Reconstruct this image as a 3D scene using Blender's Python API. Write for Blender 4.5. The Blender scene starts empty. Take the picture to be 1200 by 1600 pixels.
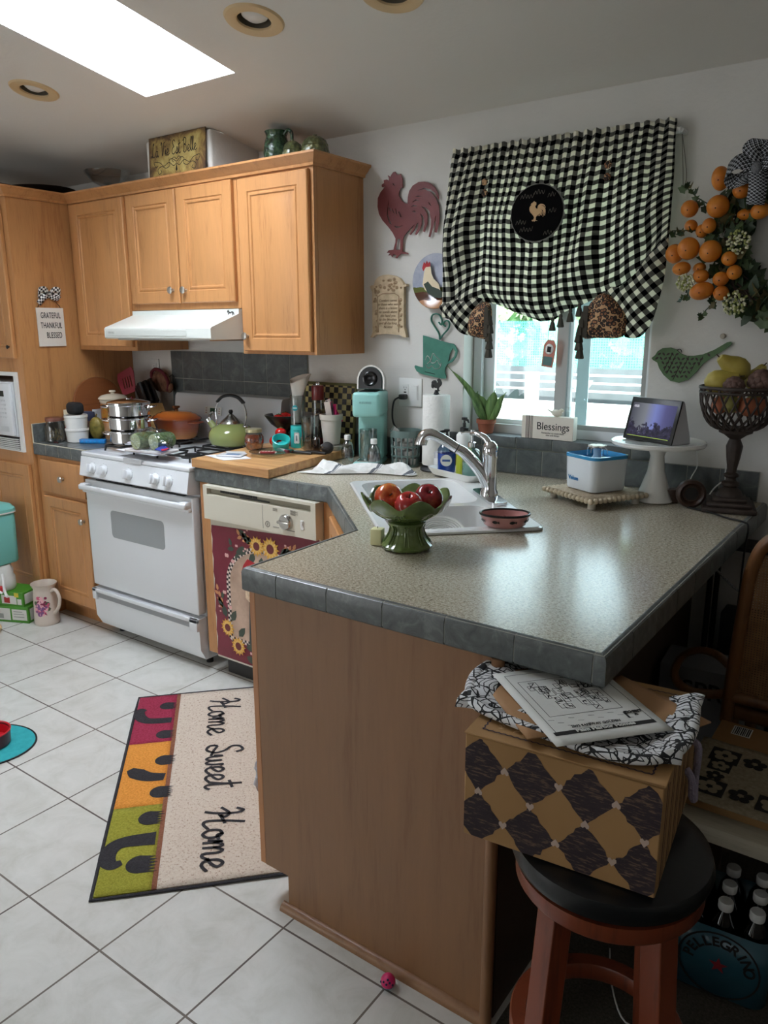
import bpy, bmesh, math, random
from mathutils import Vector, Matrix, Euler
from mathutils.geometry import tessellate_polygon
random.seed(7)
PI = math.pi
SC = bpy.context.scene
COL = SC.collection

def lin(c):
    return tuple(((v/255)/12.92 if v/255 <= .04045 else ((v/255+.055)/1.055)**2.4) for v in c[:3]) + (1.,)

# ---------------------------------------------------------------- camera, light, exposure
cam_d = bpy.data.cameras.new('camera'); cam = bpy.data.objects.new('camera', cam_d); COL.objects.link(cam)
cam_d.sensor_fit = 'VERTICAL'; cam_d.sensor_height = 36.0; cam_d.lens = 1196.03/1600*36.0
cam_d.clip_start = .02; cam_d.clip_end = 100
cam.matrix_world = Matrix.Translation((3.2281, -2.7078, 1.4696)) @ (Matrix.Rotation(.6237, 4, 'Z') @ Matrix.Rotation(1.3358, 4, 'X') @ Matrix.Rotation(-.0014, 4, 'Z'))
SC.camera = cam
SC.view_settings.view_transform = 'Standard'; SC.view_settings.look = 'None'
SC.view_settings.gamma = 1.0; SC.view_settings.use_curve_mapping = False
SC.view_settings.exposure = 0.42

w = bpy.data.worlds.new('sky'); SC.world = w; w.use_nodes = True
wb = w.node_tree.nodes['Background']; wb.inputs['Color'].default_value = (.80, .91, 1, 1); wb.inputs['Strength'].default_value = 4.6

def area(name, loc, rot, sx, sy, power, col, portal=False, spread=PI):
    l = bpy.data.lights.new(name, 'AREA'); l.shape = 'RECTANGLE'; l.size = sx; l.size_y = sy; l.energy = power; l.color = col[:3]; l.spread = spread
    o = bpy.data.objects.new(name, l); COL.objects.link(o); o.location = loc; o.rotation_euler = rot
    if portal: l.cycles.is_portal = True
    return o
sun_d = bpy.data.lights.new('sun', 'SUN'); sun_d.energy = 15; sun_d.angle = .02; sun_d.color = (1, .97, .9)
sun = bpy.data.objects.new('sun', sun_d); COL.objects.link(sun); sun.rotation_euler = (math.radians(38), 0, math.radians(-25)); sun.location = (0, -6, 8)
area('window_daylight_portal', (2.04, .16, 1.55), (PI/2, 0, PI), .8, 1.05, 1, (1, 1, 1), portal=True)
# added soft fill from behind the camera
area('rear_fill_left', (-.9, -5.05, 1.3), (math.radians(90), 0, 0), 1.9, 2.0, 25, (.93, .97, 1))
area('rear_fill_right', (2.6, -5.05, 1.6), (math.radians(90), 0, 0), 1.6, 1.1, 7, (.93, .97, 1))

# ---------------------------------------------------------------- material helpers
class G:
    def __init__(s, name):
        s.m = bpy.data.materials.new(name); s.m.use_nodes = True; s.t = s.m.node_tree
        s.b = s.t.nodes['Principled BSDF']; s.out = s.t.nodes['Material Output']; s._o = None
    def n(s, ty, **kw):
        x = s.t.nodes.new(ty)
        for k, v in kw.items(): setattr(x, k, v)
        return x
    def put(s, sock, v):
        if isinstance(v, bpy.types.NodeSocket): s.t.links.new(v, sock)
        elif v is not None:
            if isinstance(v, tuple) and len(v) == 3 and sock.type == 'RGBA': v = lin(v)
            sock.default_value = v
    def obj(s):
        if s._o is None: s._o = s.n('ShaderNodeTexCoord')
        return s._o.outputs['Object']
    def uv(s):
        s.obj(); return s._o.outputs['UV']
    def math(s, op, a, b=0.0, c=None):
        x = s.n('ShaderNodeMath', operation=op); s.put(x.inputs[0], a); s.put(x.inputs[1], b)
        if c is not None: s.put(x.inputs[2], c)
        return x.outputs[0]
    def sep(s, v):
        x = s.n('ShaderNodeSeparateXYZ'); s.put(x.inputs[0], v); return x.outputs
    def scale(s, v, sc, loc=(0, 0, 0), rot=(0, 0, 0)):
        x = s.n('ShaderNodeMapping'); s.put(x.inputs['Vector'], v); x.inputs['Scale'].default_value = sc
        x.inputs['Location'].default_value = loc; x.inputs['Rotation'].default_value = rot; return x.outputs[0]
    def noise(s, v, sc, det=3, rough=.55, dist=0):
        x = s.n('ShaderNodeTexNoise'); s.put(x.inputs['Vector'], v); x.inputs['Scale'].default_value = sc
        x.inputs['Detail'].default_value = det; x.inputs['Roughness'].default_value = rough; x.inputs['Distortion'].default_value = dist
        return x.outputs[0]
    def vor(s, v, sc, out='Distance', feat='F1', rnd=1.):
        x = s.n('ShaderNodeTexVoronoi', feature=feat); s.put(x.inputs['Vector'], v); x.inputs['Scale'].default_value = sc
        x.inputs['Randomness'].default_value = rnd
        return x.outputs[out]
    def ramp(s, f, stops):
        x = s.n('ShaderNodeValToRGB'); s.put(x.inputs[0], f); e = x.color_ramp.elements
        while len(e) < len(stops): e.new(.5)
        for i, (p, c) in enumerate(stops): e[i].position = p; e[i].color = lin(c)
        return x.outputs[0]
    def mix(s, f, a, b):
        x = s.n('ShaderNodeMix', data_type='RGBA'); s.put(x.inputs[0], f); s.put(x.inputs[6], a); s.put(x.inputs[7], b); return x.outputs[2]
    def bump(s, h, st=.3, d=.002):
        x = s.n('ShaderNodeBump'); x.inputs['Strength'].default_value = st; x.inputs['Distance'].default_value = d; s.put(x.inputs['Height'], h)
        s.t.links.new(x.outputs[0], s.b.inputs['Normal']); return x.outputs[0]
    def set(s, **kw):
        for k, v in kw.items():
            s.put(s.b.inputs[{'col': 'Base Color', 'rough': 'Roughness', 'metal': 'Metallic', 'ior': 'IOR', 'sss': 'Subsurface Weight', 'tr': 'Transmission Weight', 'coat': 'Coat Weight', 'sheen': 'Sheen Weight', 'ecol': 'Emission Color', 'es': 'Emission Strength', 'spec': 'Specular IOR Level', 'alpha': 'Alpha'}[k]], v)
        return s.m

_mc = {}
def mat(name, col, rough=.5, metal=0., var=0, vs=20, bump=0, bs=60, bd=.002, coat=0, sheen=0, spec=.5, stretch=(1, 1, 1)):
    """plain paint with optional soft colour variation and bump"""
    if name in _mc: return _mc[name]
    g = G(name); g.set(rough=rough, metal=metal, coat=coat, sheen=sheen, spec=spec)
    if var:
        a = tuple(max(0, c-var) for c in col); b = tuple(min(255, c+var) for c in col)
        g.set(col=g.ramp(g.noise(g.scale(g.obj(), stretch), vs, 4), [(.3, a), (.7, b)]))
    else: g.set(col=tuple(col))
    if bump: g.bump(g.noise(g.scale(g.obj(), stretch), bs, 3), bump, bd)
    _mc[name] = g.m; return g.m

def thin_glass(name, tint=(255, 255, 255), gl=.08, rough=.02):
    if name in _mc: return _mc[name]
    g = G(name); t = g.n('ShaderNodeBsdfTransparent'); g.put(t.inputs[0], tint)
    gg = g.n('ShaderNodeBsdfGlossy'); gg.inputs['Roughness'].default_value = rough
    fr = g.n('ShaderNodeLayerWeight'); fr.inputs[0].default_value = .25
    f = g.math('MULTIPLY_ADD', fr.outputs['Facing'], .55, gl)
    mx = g.n('ShaderNodeMixShader'); g.put(mx.inputs[0], f); g.t.links.new(t.outputs[0], mx.inputs[1]); g.t.links.new(gg.outputs[0], mx.inputs[2])
    g.t.links.new(mx.outputs[0], g.out.inputs[0]); _mc[name] = g.m; return g.m

def wood(name, base, dark, rough=.38, sc=1.0, axis='Z', coat=.15):
    if name in _mc: return _mc[name]
    g = G(name)
    st = {'Z': (9, 9, .9), 'X': (.9, 9, 9), 'Y': (9, .9, 9)}[axis]; st = tuple(v*sc for v in st)
    big = g.noise(g.scale(g.obj(), st), 1.6, 4, .6, 1.2)
    fine = g.noise(g.scale(g.obj(), tuple(v*7 for v in st)), 2.2, 3, .6)
    f = g.math('MULTIPLY_ADD', fine, .35, g.math('MULTIPLY', big, .75))
    g.set(col=g.ramp(f, [(.36, dark), (.52, base), (.72, tuple(min(255, int(c*1.05)) for c in base))]), rough=rough, coat=coat)
    g.b.inputs['Coat Roughness'].default_value = .25
    _mc[name] = g.m; return g.m

# ---------------------------------------------------------------- mesh helpers
class B:
    def __init__(s): s.V = []; s.F = []; s.I = []; s.U = {}; s.M = Matrix(); s.m = 0
    def add(s, vs, fs, uv=None):
        n = len(s.V); s.V += [s.M @ Vector(v) for v in vs]; s.F += [[i+n for i in f] for f in fs]; s.I += [s.m]*len(fs)
        if uv:
            for i, u in enumerate(uv): s.U[n+i] = u
        return s
    def at(s, loc=(0, 0, 0), rot=(0, 0, 0), sc=1.0):
        s.M = Matrix.Translation(loc) @ Euler(rot).to_matrix().to_4x4() @ (Matrix.Scale(sc, 4) if not isinstance(sc, tuple) else Matrix.Diagonal((*sc, 1))); return s
    def bx(s, x0, x1, y0, y1, z0, z1, bev=0, seg=2):
        b = bmesh.new(); bmesh.ops.create_cube(b, size=1)
        for v in b.verts: v.co = Vector(((x0+x1)/2+v.co.x*(x1-x0), (y0+y1)/2+v.co.y*(y1-y0), (z0+z1)/2+v.co.z*(z1-z0)))
        if bev: bmesh.ops.bevel(b, geom=b.edges[:], offset=bev, segments=seg, affect='EDGES', profile=.5)
        b.verts.index_update(); s.add([v.co.copy() for v in b.verts], [[v.index for v in f.verts] for f in b.faces]); b.free(); return s
    def lathe(s, prof, seg=32, c=(0, 0, 0), rx=1., ry=1., fn=None):
        vs = []; fs = []; rows = []
        for k, (r, z) in enumerate(prof):
            if abs(r) < 1e-6: rows.append([len(vs)]); vs.append((c[0], c[1], c[2]+z))
            else:
                row = []
                for i in range(seg):
                    a = 2*PI*i/seg; q = fn(a, k) if fn else (1., 0.)
                    row.append(len(vs)); vs.append((c[0]+r*q[0]*rx*math.cos(a), c[1]+r*q[0]*ry*math.sin(a), c[2]+z+q[1]))
                rows.append(row)
        for a, b in zip(rows, rows[1:]):
            if len(a) == 1 and len(b) == 1: continue
            for i in range(seg):
                j = (i+1) % seg
                if len(a) == 1: fs.append([a[0], b[i], b[j]])
                elif len(b) == 1: fs.append([a[i], a[j], b[0]])
                else: fs.append([a[i], a[j], b[j], b[i]])
        return s.add(vs, fs)
    def cyl(s, c, r, z0, z1, seg=24, r2=None, bev=0):
        r2 = r if r2 is None else r2
        p = [(0, z0), (r-bev, z0)] + ([(r, z0+bev)] if bev else []) + ([(r2, z1-bev)] if bev else []) + [(r2-bev, z1), (0, z1)]
        return s.lathe(p, seg, (c[0], c[1], c[2] if len(c) > 2 else 0))
    def ell(s, c, r, useg=24, vseg=14, rot=(0, 0, 0), fn=None):
        R = Euler(rot).to_matrix(); vs = []; fs = []
        if not isinstance(r, (tuple, list)): r = (r, r, r)
        rows = []
        for j in range(vseg+1):
            t = PI*j/vseg; row = []
            for i in (range(useg) if 0 < j < vseg else [0]):
                a = 2*PI*i/useg; v = Vector((math.sin(t)*math.cos(a), math.sin(t)*math.sin(a), -math.cos(t)))
                if fn: v = v*fn(v)
                v = R @ Vector((v.x*r[0], v.y*r[1], v.z*r[2])); row.append(len(vs)); vs.append((c[0]+v.x, c[1]+v.y, c[2]+v.z))
            rows.append(row)
        for a, b in zip(rows, rows[1:]):
            for i in range(useg):
                j = (i+1) % useg
                if len(a) == 1: fs.append([a[0], b[i], b[j]])
                elif len(b) == 1: fs.append([a[i], a[j], b[0]])
                else: fs.append([a[i], a[j], b[j], b[i]])
        return s.add(vs, fs)
    def tube(s, pts, r, seg=8, closed=False, flat=1.0, sm=0):
        pts = [Vector(p) for p in pts]
        if sm: pts = crom(pts, sm, closed)
        n = len(pts); rr = r if isinstance(r, (list, tuple)) else [r]*n
        if len(rr) != n: rr = [rr[min(len(rr)-1, int(i*len(rr)/n))] if len(rr) < 2 else rr[0]+(rr[-1]-rr[0])*i/(n-1) for i in range(n)]
        T = [((pts[(i+1) % n] if closed or i < n-1 else pts[i])-(pts[i-1] if closed or i > 0 else pts[i])).normalized() for i in range(n)]
        up = Vector((0, 0, 1)) if abs(T[0].z) < .9 else Vector((1, 0, 0)); nrm = (up-T[0]*up.dot(T[0])).normalized(); vs = []; fs = []
        for i in range(n):
            nrm = (nrm-T[i]*nrm.dot(T[i])).normalized(); bn = T[i].cross(nrm)
            for k in range(seg):
                a = 2*PI*k/seg; vs.append(pts[i]+nrm*(rr[i]*flat*math.cos(a))+bn*(rr[i]*math.sin(a)))
        for i in range(n if closed else n-1):
            for k in range(seg): a = i*seg; b = ((i+1) % n)*seg; fs.append([a+k, a+(k+1) % seg, b+(k+1) % seg, b+k])
        if not closed: fs.append(list(range(seg))[::-1]); fs.append([(n-1)*seg+k for k in range(seg)])
        return s.add(vs, fs)
    def prism(s, out, t, fn, holes=()):
        """2-D outline (with holes) turned into a slab of thickness t; fn(a, b, depth) -> point"""
        loops = [list(out)]+[list(h) for h in holes]
        flat = [p for l in loops for p in l]; n = len(flat)
        tri = tessellate_polygon([[Vector((p[0], p[1], 0)) for p in l] for l in loops])
        vs = [fn(p[0], p[1], 0) for p in flat]+[fn(p[0], p[1], t) for p in flat]
        fs = [list(q) for q in tri]+[[i+n for i in q][::-1] for q in tri]
        if t:
            k = 0
            for l in loops:
                for i in range(len(l)): a = k+i; b = k+(i+1) % len(l); fs.append([a, b, b+n, a+n])
                k += len(l)
        else: vs = vs[:n]; fs = fs[:len(tri)]
        return s.add(vs, fs)
    def grid(s, f, nu, nv, uvf=None, closed_u=False):
        vs = [f(i/nu, j/nv) for j in range(nv+1) for i in range(nu+1)]
        uv = [(uvf(i/nu, j/nv) if uvf else (i/nu, j/nv)) for j in range(nv+1) for i in range(nu+1)]
        fs = [[j*(nu+1)+i, j*(nu+1)+i+1, (j+1)*(nu+1)+i+1, (j+1)*(nu+1)+i] for j in range(nv) for i in range(nu)]
        return s.add(vs, fs, uv)
    def done(s, name, mats, parent=None, loc=None, world=False, ang=38, solid=0, sub=0):
        if not isinstance(mats, (list, tuple)): mats = [mats]
        V = s.V
        if world and parent is not None:
            inv = Matrix(); q = parent
            while q is not None: inv = Matrix.Translation(q.location) @ q.rotation_euler.to_matrix().to_4x4() @ inv; q = q.parent
            inv = inv.inverted(); V = [inv @ v for v in V]
        elif world and loc is not None: V = [v-Vector(loc) for v in V]
        me = bpy.data.meshes.new(name); me.from_pydata([tuple(v) for v in V], [], s.F)
        for m in mats: me.materials.append(m)
        me.polygons.foreach_set('material_index', s.I)
        if s.U:
            l = me.uv_layers.new(name='UVMap')
            for lp in me.loops:
                if lp.vertex_index in s.U: l.data[lp.index].uv = s.U[lp.vertex_index]
        b = bmesh.new(); b.from_mesh(me)
        bmesh.ops.recalc_face_normals(b, faces=b.faces[:]); b.to_mesh(me); b.free()
        me.shade_smooth()
        try: me.set_sharp_from_angle(angle=math.radians(ang))
        except Exception: pass
        o = bpy.data.objects.new(name, me); COL.objects.link(o)
        if loc is not None: o.location = loc
        if parent is not None: o.parent = parent
        if solid:
            md = o.modifiers.new('thickness', 'SOLIDIFY'); md.thickness = solid; md.offset = 0
        if sub:
            md = o.modifiers.new('smooth', 'SUBSURF'); md.levels = sub; md.render_levels = sub
        return o

def crom(pts, k=6, closed=False):
    n = len(pts); out = []
    for i in range(n if closed else n-1):
        p0 = pts[(i-1) % n] if closed or i > 0 else pts[i]; p1 = pts[i]; p2 = pts[(i+1) % n]; p3 = pts[(i+2) % n] if closed or i < n-2 else p2
        for j in range(k):
            t = j/k; out.append(.5*((2*p1)+(p2-p0)*t+(2*p0-5*p1+4*p2-p3)*t*t+(3*p1-p0-3*p2+p3)*t**3))
    if not closed: out.append(pts[-1])
    return out

def thing(name, label, cat, loc=(0, 0, 0), rz=0., group=None, rot=None):
    o = bpy.data.objects.new(name, None); COL.objects.link(o); o.empty_display_size = .05
    o.location = loc; o.rotation_euler = rot if rot else (0, 0, rz); o['label'] = label; o['category'] = cat
    if group: o['group'] = group
    return o
def tag(o, label, cat, group=None, kind=None):
    o['label'] = label; o['category'] = cat
    if group: o['group'] = group
    if kind: o['kind'] = kind
    return o
def struct(o): o['kind'] = 'structure'; return o
def copy_tree(o, parent=None):
    c = o.copy(); COL.objects.link(c)
    if parent is not None: c.parent = parent
    for ch in o.children: copy_tree(ch, c)
    return c

def text(name, body, size, m, parent, loc, rgt=(1, 0, 0), up=(0, 0, 1), al='CENTER', shear=0, ext=.0004, sx=1., off=0., space=1., lsp=1.):
    """lettering as a mesh part; rgt/up are the directions of the baseline and the letter tops"""
    cu = bpy.data.curves.new(name, 'FONT'); cu.body = body; cu.size = size; cu.align_x = al; cu.align_y = 'CENTER'; cu.shear = shear; cu.extrude = ext; cu.offset = off
    cu.space_character = space; cu.space_line = lsp
    t = bpy.data.objects.new(name, cu); me = bpy.data.meshes.new_from_object(t); bpy.data.objects.remove(t)
    r = Vector(rgt).normalized(); u = Vector(up).normalized(); nn = r.cross(u)
    M = Matrix((r, u, nn)).transposed().to_4x4()
    for v in me.vertices: v.co = M @ Vector((v.co.x*sx, v.co.y, v.co.z)) + Vector(loc)
    me.materials.clear(); me.materials.append(m); me.name = name
    o = bpy.data.objects.new(name, me); COL.objects.link(o)
    if parent is not None: o.parent = parent
    return o

# handwritten letters: strokes in units of cap height
CUR = {
 'H': (.78, [[(.02, .8), (.14, .97), (.22, .8), (.17, .35), (.06, .02)], [(-.06, .42), (.2, .62), (.34, .5), (.22, .38), (.3, .42), (.6, .52)], [(.62, 1.), (.5, .55), (.44, .1), (.55, .0), (.76, .12)]]),
 'o': (.40, [[(.22, .46), (.06, .38), (.03, .15), (.16, .0), (.3, .12), (.3, .34), (.2, .46), (.24, .34), (.42, .38)]]),
 'm': (.66, [[(0, .12), (.08, .44), (.1, .3), (.08, .0)], [(.09, .25), (.2, .46), (.28, .36), (.26, .0)], [(.27, .25), (.4, .46), (.48, .34), (.47, .06), (.56, .0), (.68, .12)]]),
 'e': (.40, [[(-.02, .12), (.16, .2), (.3, .34), (.2, .47), (.07, .36), (.06, .1), (.2, .0), (.42, .12)]]),
 'S': (.58, [[(.5, .82), (.4, 1.), (.2, .92), (.16, .7), (.36, .5), (.44, .24), (.26, .0), (.04, .08), (.08, .28), (.3, .2), (.6, .12)]]),
 'w': (.58, [[(0, .2), (.06, .44), (.08, .12), (.18, .0), (.27, .14), (.29, .42), (.3, .12), (.4, .0), (.5, .2), (.5, .44), (.58, .38)]]),
 't': (.34, [[(.0, .12), (.12, .5), (.17, .95), (.13, .4), (.12, .08), (.22, .0), (.34, .12)], [(-.02, .62), (.34, .7)]]),
 'L': (.62, [[(.34, .84), (.42, 1.), (.28, .92), (.22, .5), (.14, .08), (.02, .04), (.08, .14), (.3, .02), (.56, .08)]]),
 'a': (.42, [[(.3, .42), (.1, .42), (.03, .16), (.14, .0), (.28, .16), (.32, .44), (.3, .1), (.36, .0), (.46, .1)]]),
 'V': (.62, [[(.0, .78), (.1, .98), (.18, .84), (.24, .02), (.42, .5), (.48, .9), (.6, .98)]]),
 'i': (.22, [[(.0, .1), (.08, .44), (.08, .08), (.14, .0), (.24, .12)], [(.1, .62), (.11, .66)]]),
 'E': (.6, [[(.5, .86), (.34, 1.), (.14, .84), (.3, .56), (.36, .54), (.12, .4), (.06, .14), (.26, .0), (.54, .14)]]),
 's': (.34, [[(-.02, .1), (.14, .3), (.18, .48), (.26, .2), (.16, .0), (.04, .06), (.3, .06), (.36, .14)]]),
 'B': (.62, [[(.1, .9), (.14, .4), (.1, .0)], [(-.02, .8), (.2, 1.), (.44, .9), (.36, .6), (.16, .54), (.42, .46), (.46, .14), (.24, -.02), (.04, .1)]]),
 'l': (.24, [[(.0, .12), (.14, .6), (.2, .92), (.1, .94), (.06, .3), (.12, .0), (.26, .12)]]),
 ' ': (.34, [])}
def ribbon(b, pts, wd, P):
    n = len(pts); vs = []
    for i in range(n):
        d = (pts[min(i+1, n-1)]-pts[max(i-1, 0)]); d = d.normalized() if d.length > 1e-9 else Vector((1, 0, 0)); q = Vector((-d.y, d.x, 0))*wd/2
        for sgn in (1, -1): p = pts[i]+q*sgn; vs.append(P(p.x, p.y))
    b.add(vs, [[2*i, 2*i+1, 2*i+3, 2*i+2] for i in range(n-1)])
def cursive(b, body, x0, h, wd, P, sx=1.0):
    """writes body with the stroke letters; P(x, y) maps the writing plane to a point"""
    x = x0
    for ch in body:
        adv, st = CUR[ch]
        for k in st: ribbon(b, crom([Vector((x+p[0]*h*sx, p[1]*h, 0)) for p in k], 7), wd, P)
        x += adv*h*sx
    return x
# ---------------------------------------------------------------- shared materials
WALL = mat('wall_paint', (212, 209, 203), .75, bump=.35, bs=55, bd=.004, var=3, vs=4)
CEIL = mat('ceiling_paint', (214, 209, 201), .85, bump=.2, bs=60, bd=.003)
MAPLE = wood('maple', (186, 132, 82), (163, 108, 62))
MAPLE_D = wood('maple_panel', (186, 128, 84), (168, 110, 68), .45)
WHITE = mat('white_enamel', (226, 228, 230), .22, coat=.3)
WPLAST = mat('white_plastic', (228, 228, 224), .35)
CHROME = mat('chrome', (225, 225, 228), .08, 1.)
STEEL = mat('brushed_steel', (196, 194, 190), .22, 1.)
NICKEL = mat('satin_nickel', (190, 186, 180), .3, 1.)
BLACK = mat('black_plastic', (18, 18, 19), .35)
IRON = mat('cast_iron', (24, 24, 25), .55)
INK = mat('black_ink', (26, 24, 24), .7)
GROUT = mat('pale_grout', (150, 150, 142), .85)
CREAM = mat('cream_plastic', (214, 208, 190), .38)
SLATE_ = G('slate_tile')
SLATE_.set(col=SLATE_.ramp(SLATE_.noise(SLATE_.obj(), 26, 6, .65, .8), [(.3, (66, 70, 69)), (.55, (90, 95, 94)), (.75, (122, 127, 125))]), rough=.32, coat=.1)
SLATE_.bump(SLATE_.noise(SLATE_.obj(), 60, 4), .15, .001)
SLATE = SLATE_.m
SLATE2_ = G('dark_slate_tile')
SLATE2_.set(col=SLATE2_.ramp(SLATE2_.noise(SLATE2_.obj(), 14, 6, .65, 1.), [(.3, (64, 68, 68)), (.55, (86, 91, 91)), (.78, (112, 116, 114))]), rough=.4)
SLATE2 = SLATE2_.m
g = G('speckled_laminate')
n1 = g.noise(g.scale(g.obj(), (1, 1.5, 1)), 130, 3, .7); n2 = g.noise(g.obj(), 300, 2, .6); n3 = g.noise(g.obj(), 5, 3)
f = g.math('ADD', g.math('MULTIPLY', n1, .62), g.math('MULTIPLY', n2, .38))
g.set(col=g.ramp(f, [(.37, (112, 102, 86)), (.46, (166, 156, 136)), (.55, (196, 187, 167)), (.66, (222, 214, 197))]), rough=.21, spec=.5)
LAM = g.m
g = G('floor_tile')
x, y, z = g.sep(g.obj()); T = .3135
def cellf(g, v, off, T): return g.math('FRACT', g.math('DIVIDE', g.math('SUBTRACT', v, off), T))
ax = g.math('ABSOLUTE', g.math('SUBTRACT', cellf(g, x, -.1275, T), .5)); ay = g.math('ABSOLUTE', g.math('SUBTRACT', cellf(g, y, -.5906, T), .5))
edge = g.math('MAXIMUM', ax, ay); line = g.math('GREATER_THAN', edge, .4915)
ci = g.math('FLOOR', g.math('DIVIDE', g.math('SUBTRACT', x, -.1275), T)); cj = g.math('FLOOR', g.math('DIVIDE', g.math('SUBTRACT', y, -.5906), T))
cmb = g.n('ShaderNodeCombineXYZ'); g.put(cmb.inputs[0], g.math('ADD', x, g.math('MULTIPLY', ci, 3.7))); g.put(cmb.inputs[1], g.math('ADD', y, g.math('MULTIPLY', cj, 5.3))); g.put(cmb.inputs[2], z)
tc = g.ramp(g.noise(cmb.outputs[0], 9, 6, .68, .6), [(.3, (192, 190, 181)), (.5, (205, 203, 196)), (.7, (214, 212, 206))])
gr = g.ramp(g.noise(g.obj(), 3, 3), [(.35, (88, 78, 72)), (.65, (124, 114, 106))])
g.set(col=g.mix(line, tc, gr), rough=g.math('MULTIPLY_ADD', line, .5, .3))
g.bump(g.math('MULTIPLY_ADD', g.math('SMOOTH_MIN', edge, .4915, .02), -3., g.math('MULTIPLY', g.noise(g.obj(), 26, 4), .25)), .35, .002)
FLOORT = g.m
CARPET = mat('dark_carpet', (74, 68, 58), .95, var=14, vs=160, bump=.8, bs=300, bd=.004)

# ---------------------------------------------------------------- room shell
H0, SL = 2.248, .1694
cz = lambda y: H0-SL*y
b = B(); b.bx(-1.75, 2.63, -5.2, 0, -.1, 0); struct(b.done('floor', FLOORT))
b = B(); b.bx(2.63, 5., -5.2, 0, -.1, 0); struct(b.done('floor', CARPET))
# wall with the window
WX0, WX1, WZ0, WZ1 = 1.672, 2.405, 1.045, 2.02
b = B()
b.prism([(-1.75, 0), (5, 0), (5, 2.4), (-1.75, 2.4)], .15, lambda a, c, d: (a, d, c), [[(WX0, WZ0), (WX1, WZ0), (WX1, WZ1), (WX0, WZ1)]])
struct(b.done('wall_back', WALL))
b = B(); b.bx(-1.85, -1.75, -5.2, .15, -.1, 3.4); struct(b.done('wall_left', WALL))
b = B(); b.bx(5, 5.1, -5.2, .15, -.1, 3.4); struct(b.done('wall_right', WALL))
b = B(); b.bx(-1.85, 5.1, -5.3, -5.2, -.1, 3.4); struct(b.done('wall_front', WALL))
# sloping ceiling with the skylight well and the three can openings
SK = (.5664, 1.06, -1.80, -.590)
CANS = [(1.379, -.812), (1.845, -.745), (.170, -.815)]
b = B()
circ = lambda c, r, n=28: [(c[0]+r*math.cos(2*PI*i/n), c[1]+r*math.sin(2*PI*i/n)) for i in range(n)]
b.prism([(-1.8, -5.25), (5.05, -5.25), (5.05, .1), (-1.8, .1)], 0, lambda a, c, d: (a, c, cz(c)), [[(SK[0], SK[2]), (SK[1], SK[2]), (SK[1], SK[3]), (SK[0], SK[3])]]+[circ(c, .056) for c in CANS])
struct(b.done('ceiling', CEIL))
b = B(); x0, x1, y0, y1 = SK
for (p, q) in (((x0, y0), (x1, y0)), ((x1, y0), (x1, y1)), ((x1, y1), (x0, y1)), ((x0, y1), (x0, y0))):
    b.add([(p[0], p[1], cz(p[1])), (q[0], q[1], cz(q[1])), (q[0], q[1], cz(q[1])+.22), (p[0], p[1], cz(p[1])+.22)], [[0, 1, 2, 3]])
struct(b.done('ceiling', mat('shaft_paint', (232, 232, 230), .7)))
g = G('skylight_diffuser'); g.set(col=(240, 244, 246), ecol=(232, 242, 255), es=19.0); SKYM = g.m
b = B(); b.prism([(x0-.02, y0-.02), (x1+.02, y0-.02), (x1+.02, y1+.02), (x0-.02, y1+.02)], .01, lambda a, c, d: (a, c, cz(c)+.215+d))
o = b.done('window_2', SKYM); struct(o)
# can lights
TRIM = mat('beige_trim_ring', (204, 176, 134), .5); CANM = mat('can_baffle', (92, 84, 70), .6); BULB = mat('frosted_bulb', (214, 210, 204), .25)
tilt = math.atan(-SL)
for i, (cx_, cy_) in enumerate(CANS):
    t = thing('recessed_light', ['beige ringed recessed ceiling light nearest the skylight corner, above the wall cabinets', 'beige ringed recessed ceiling light cut off by the top of the photo', 'beige ringed recessed ceiling light on the far left, left of the skylight'][i], 'ceiling light', (cx_, cy_, cz(cy_)), rot=(tilt, 0, 0), group='recessed lights in the ceiling')
    B().lathe([(.052, .002), (.053, -.004), (.062, -.008), (.088, -.006), (.093, .0), (.09, .003), (.056, .003)], 40).done('trim_ring', TRIM, t)
    B().lathe([(.0545, .002), (.0545, .09), (0, .09)], 32).done('baffle', CANM, t)
    B().lathe([(0, -.0), (.024, .002), (.04, .012), (.046, .03), (.04, .06), (.02, .089)], 28).done('bulb', BULB, t)

# duct chase above the range hood
b = B(); b.bx(.162, .59, -.29, -.001, 2.0, 2.292, .012, 3); struct(b.done('wall_duct_chase', WALL))

# ---------------------------------------------------------------- window
VINYL = mat('white_vinyl', (216, 220, 222), .4); VGREY = mat('grey_aluminium', (150, 152, 150), .35, .4)  # white vinyl, and an even darker grey metal for one sash
o = B(); o.prism([(WX0+.004, WZ0+.012), (WX1-.004, WZ0+.012), (WX1-.004, WZ1-.004), (WX0+.004, WZ1-.004)], .06, lambda a, c, d: (a, .075+d, c), [[(WX0+.04, WZ0+.05), (WX1-.03, WZ0+.05), (WX1-.03, WZ1-.04), (WX0+.04, WZ1-.04)]])
win = thing('window_1', 'white sliding window over the counter', 'window', (2.04, .1, 1.045)); win['kind'] = 'structure'
o.done('window_frame', VINYL, win, world=True)
def sash(x0, x1, y, wl, wr, m, name):
    z0, z1 = WZ0+.048, WZ1-.038
    b = B(); b.prism([(x0, z0), (x1, z0), (x1, z1), (x0, z1)], .018, lambda a, c, d: (a, y+d, c), [[(x0+wl, z0+.02), (x1-wr, z0+.02), (x1-wr, z1-.02), (x0+wl, z1-.02)]])
    s = b.done(name, m, win, world=True)
    B().bx(x0+wl-.003, x1-wr+.003, y+.007, y+.010, z0+.016, z1-.016).done('pane', thin_glass('window_glass', (240, 250, 250), .03), s, world=True)
sash(1.712, 2.085, .10, .045, .042, VINYL, 'sliding_sash')
sash(2.03, 2.378, .078, .045, .02, VGREY, 'sliding_sash')
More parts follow.
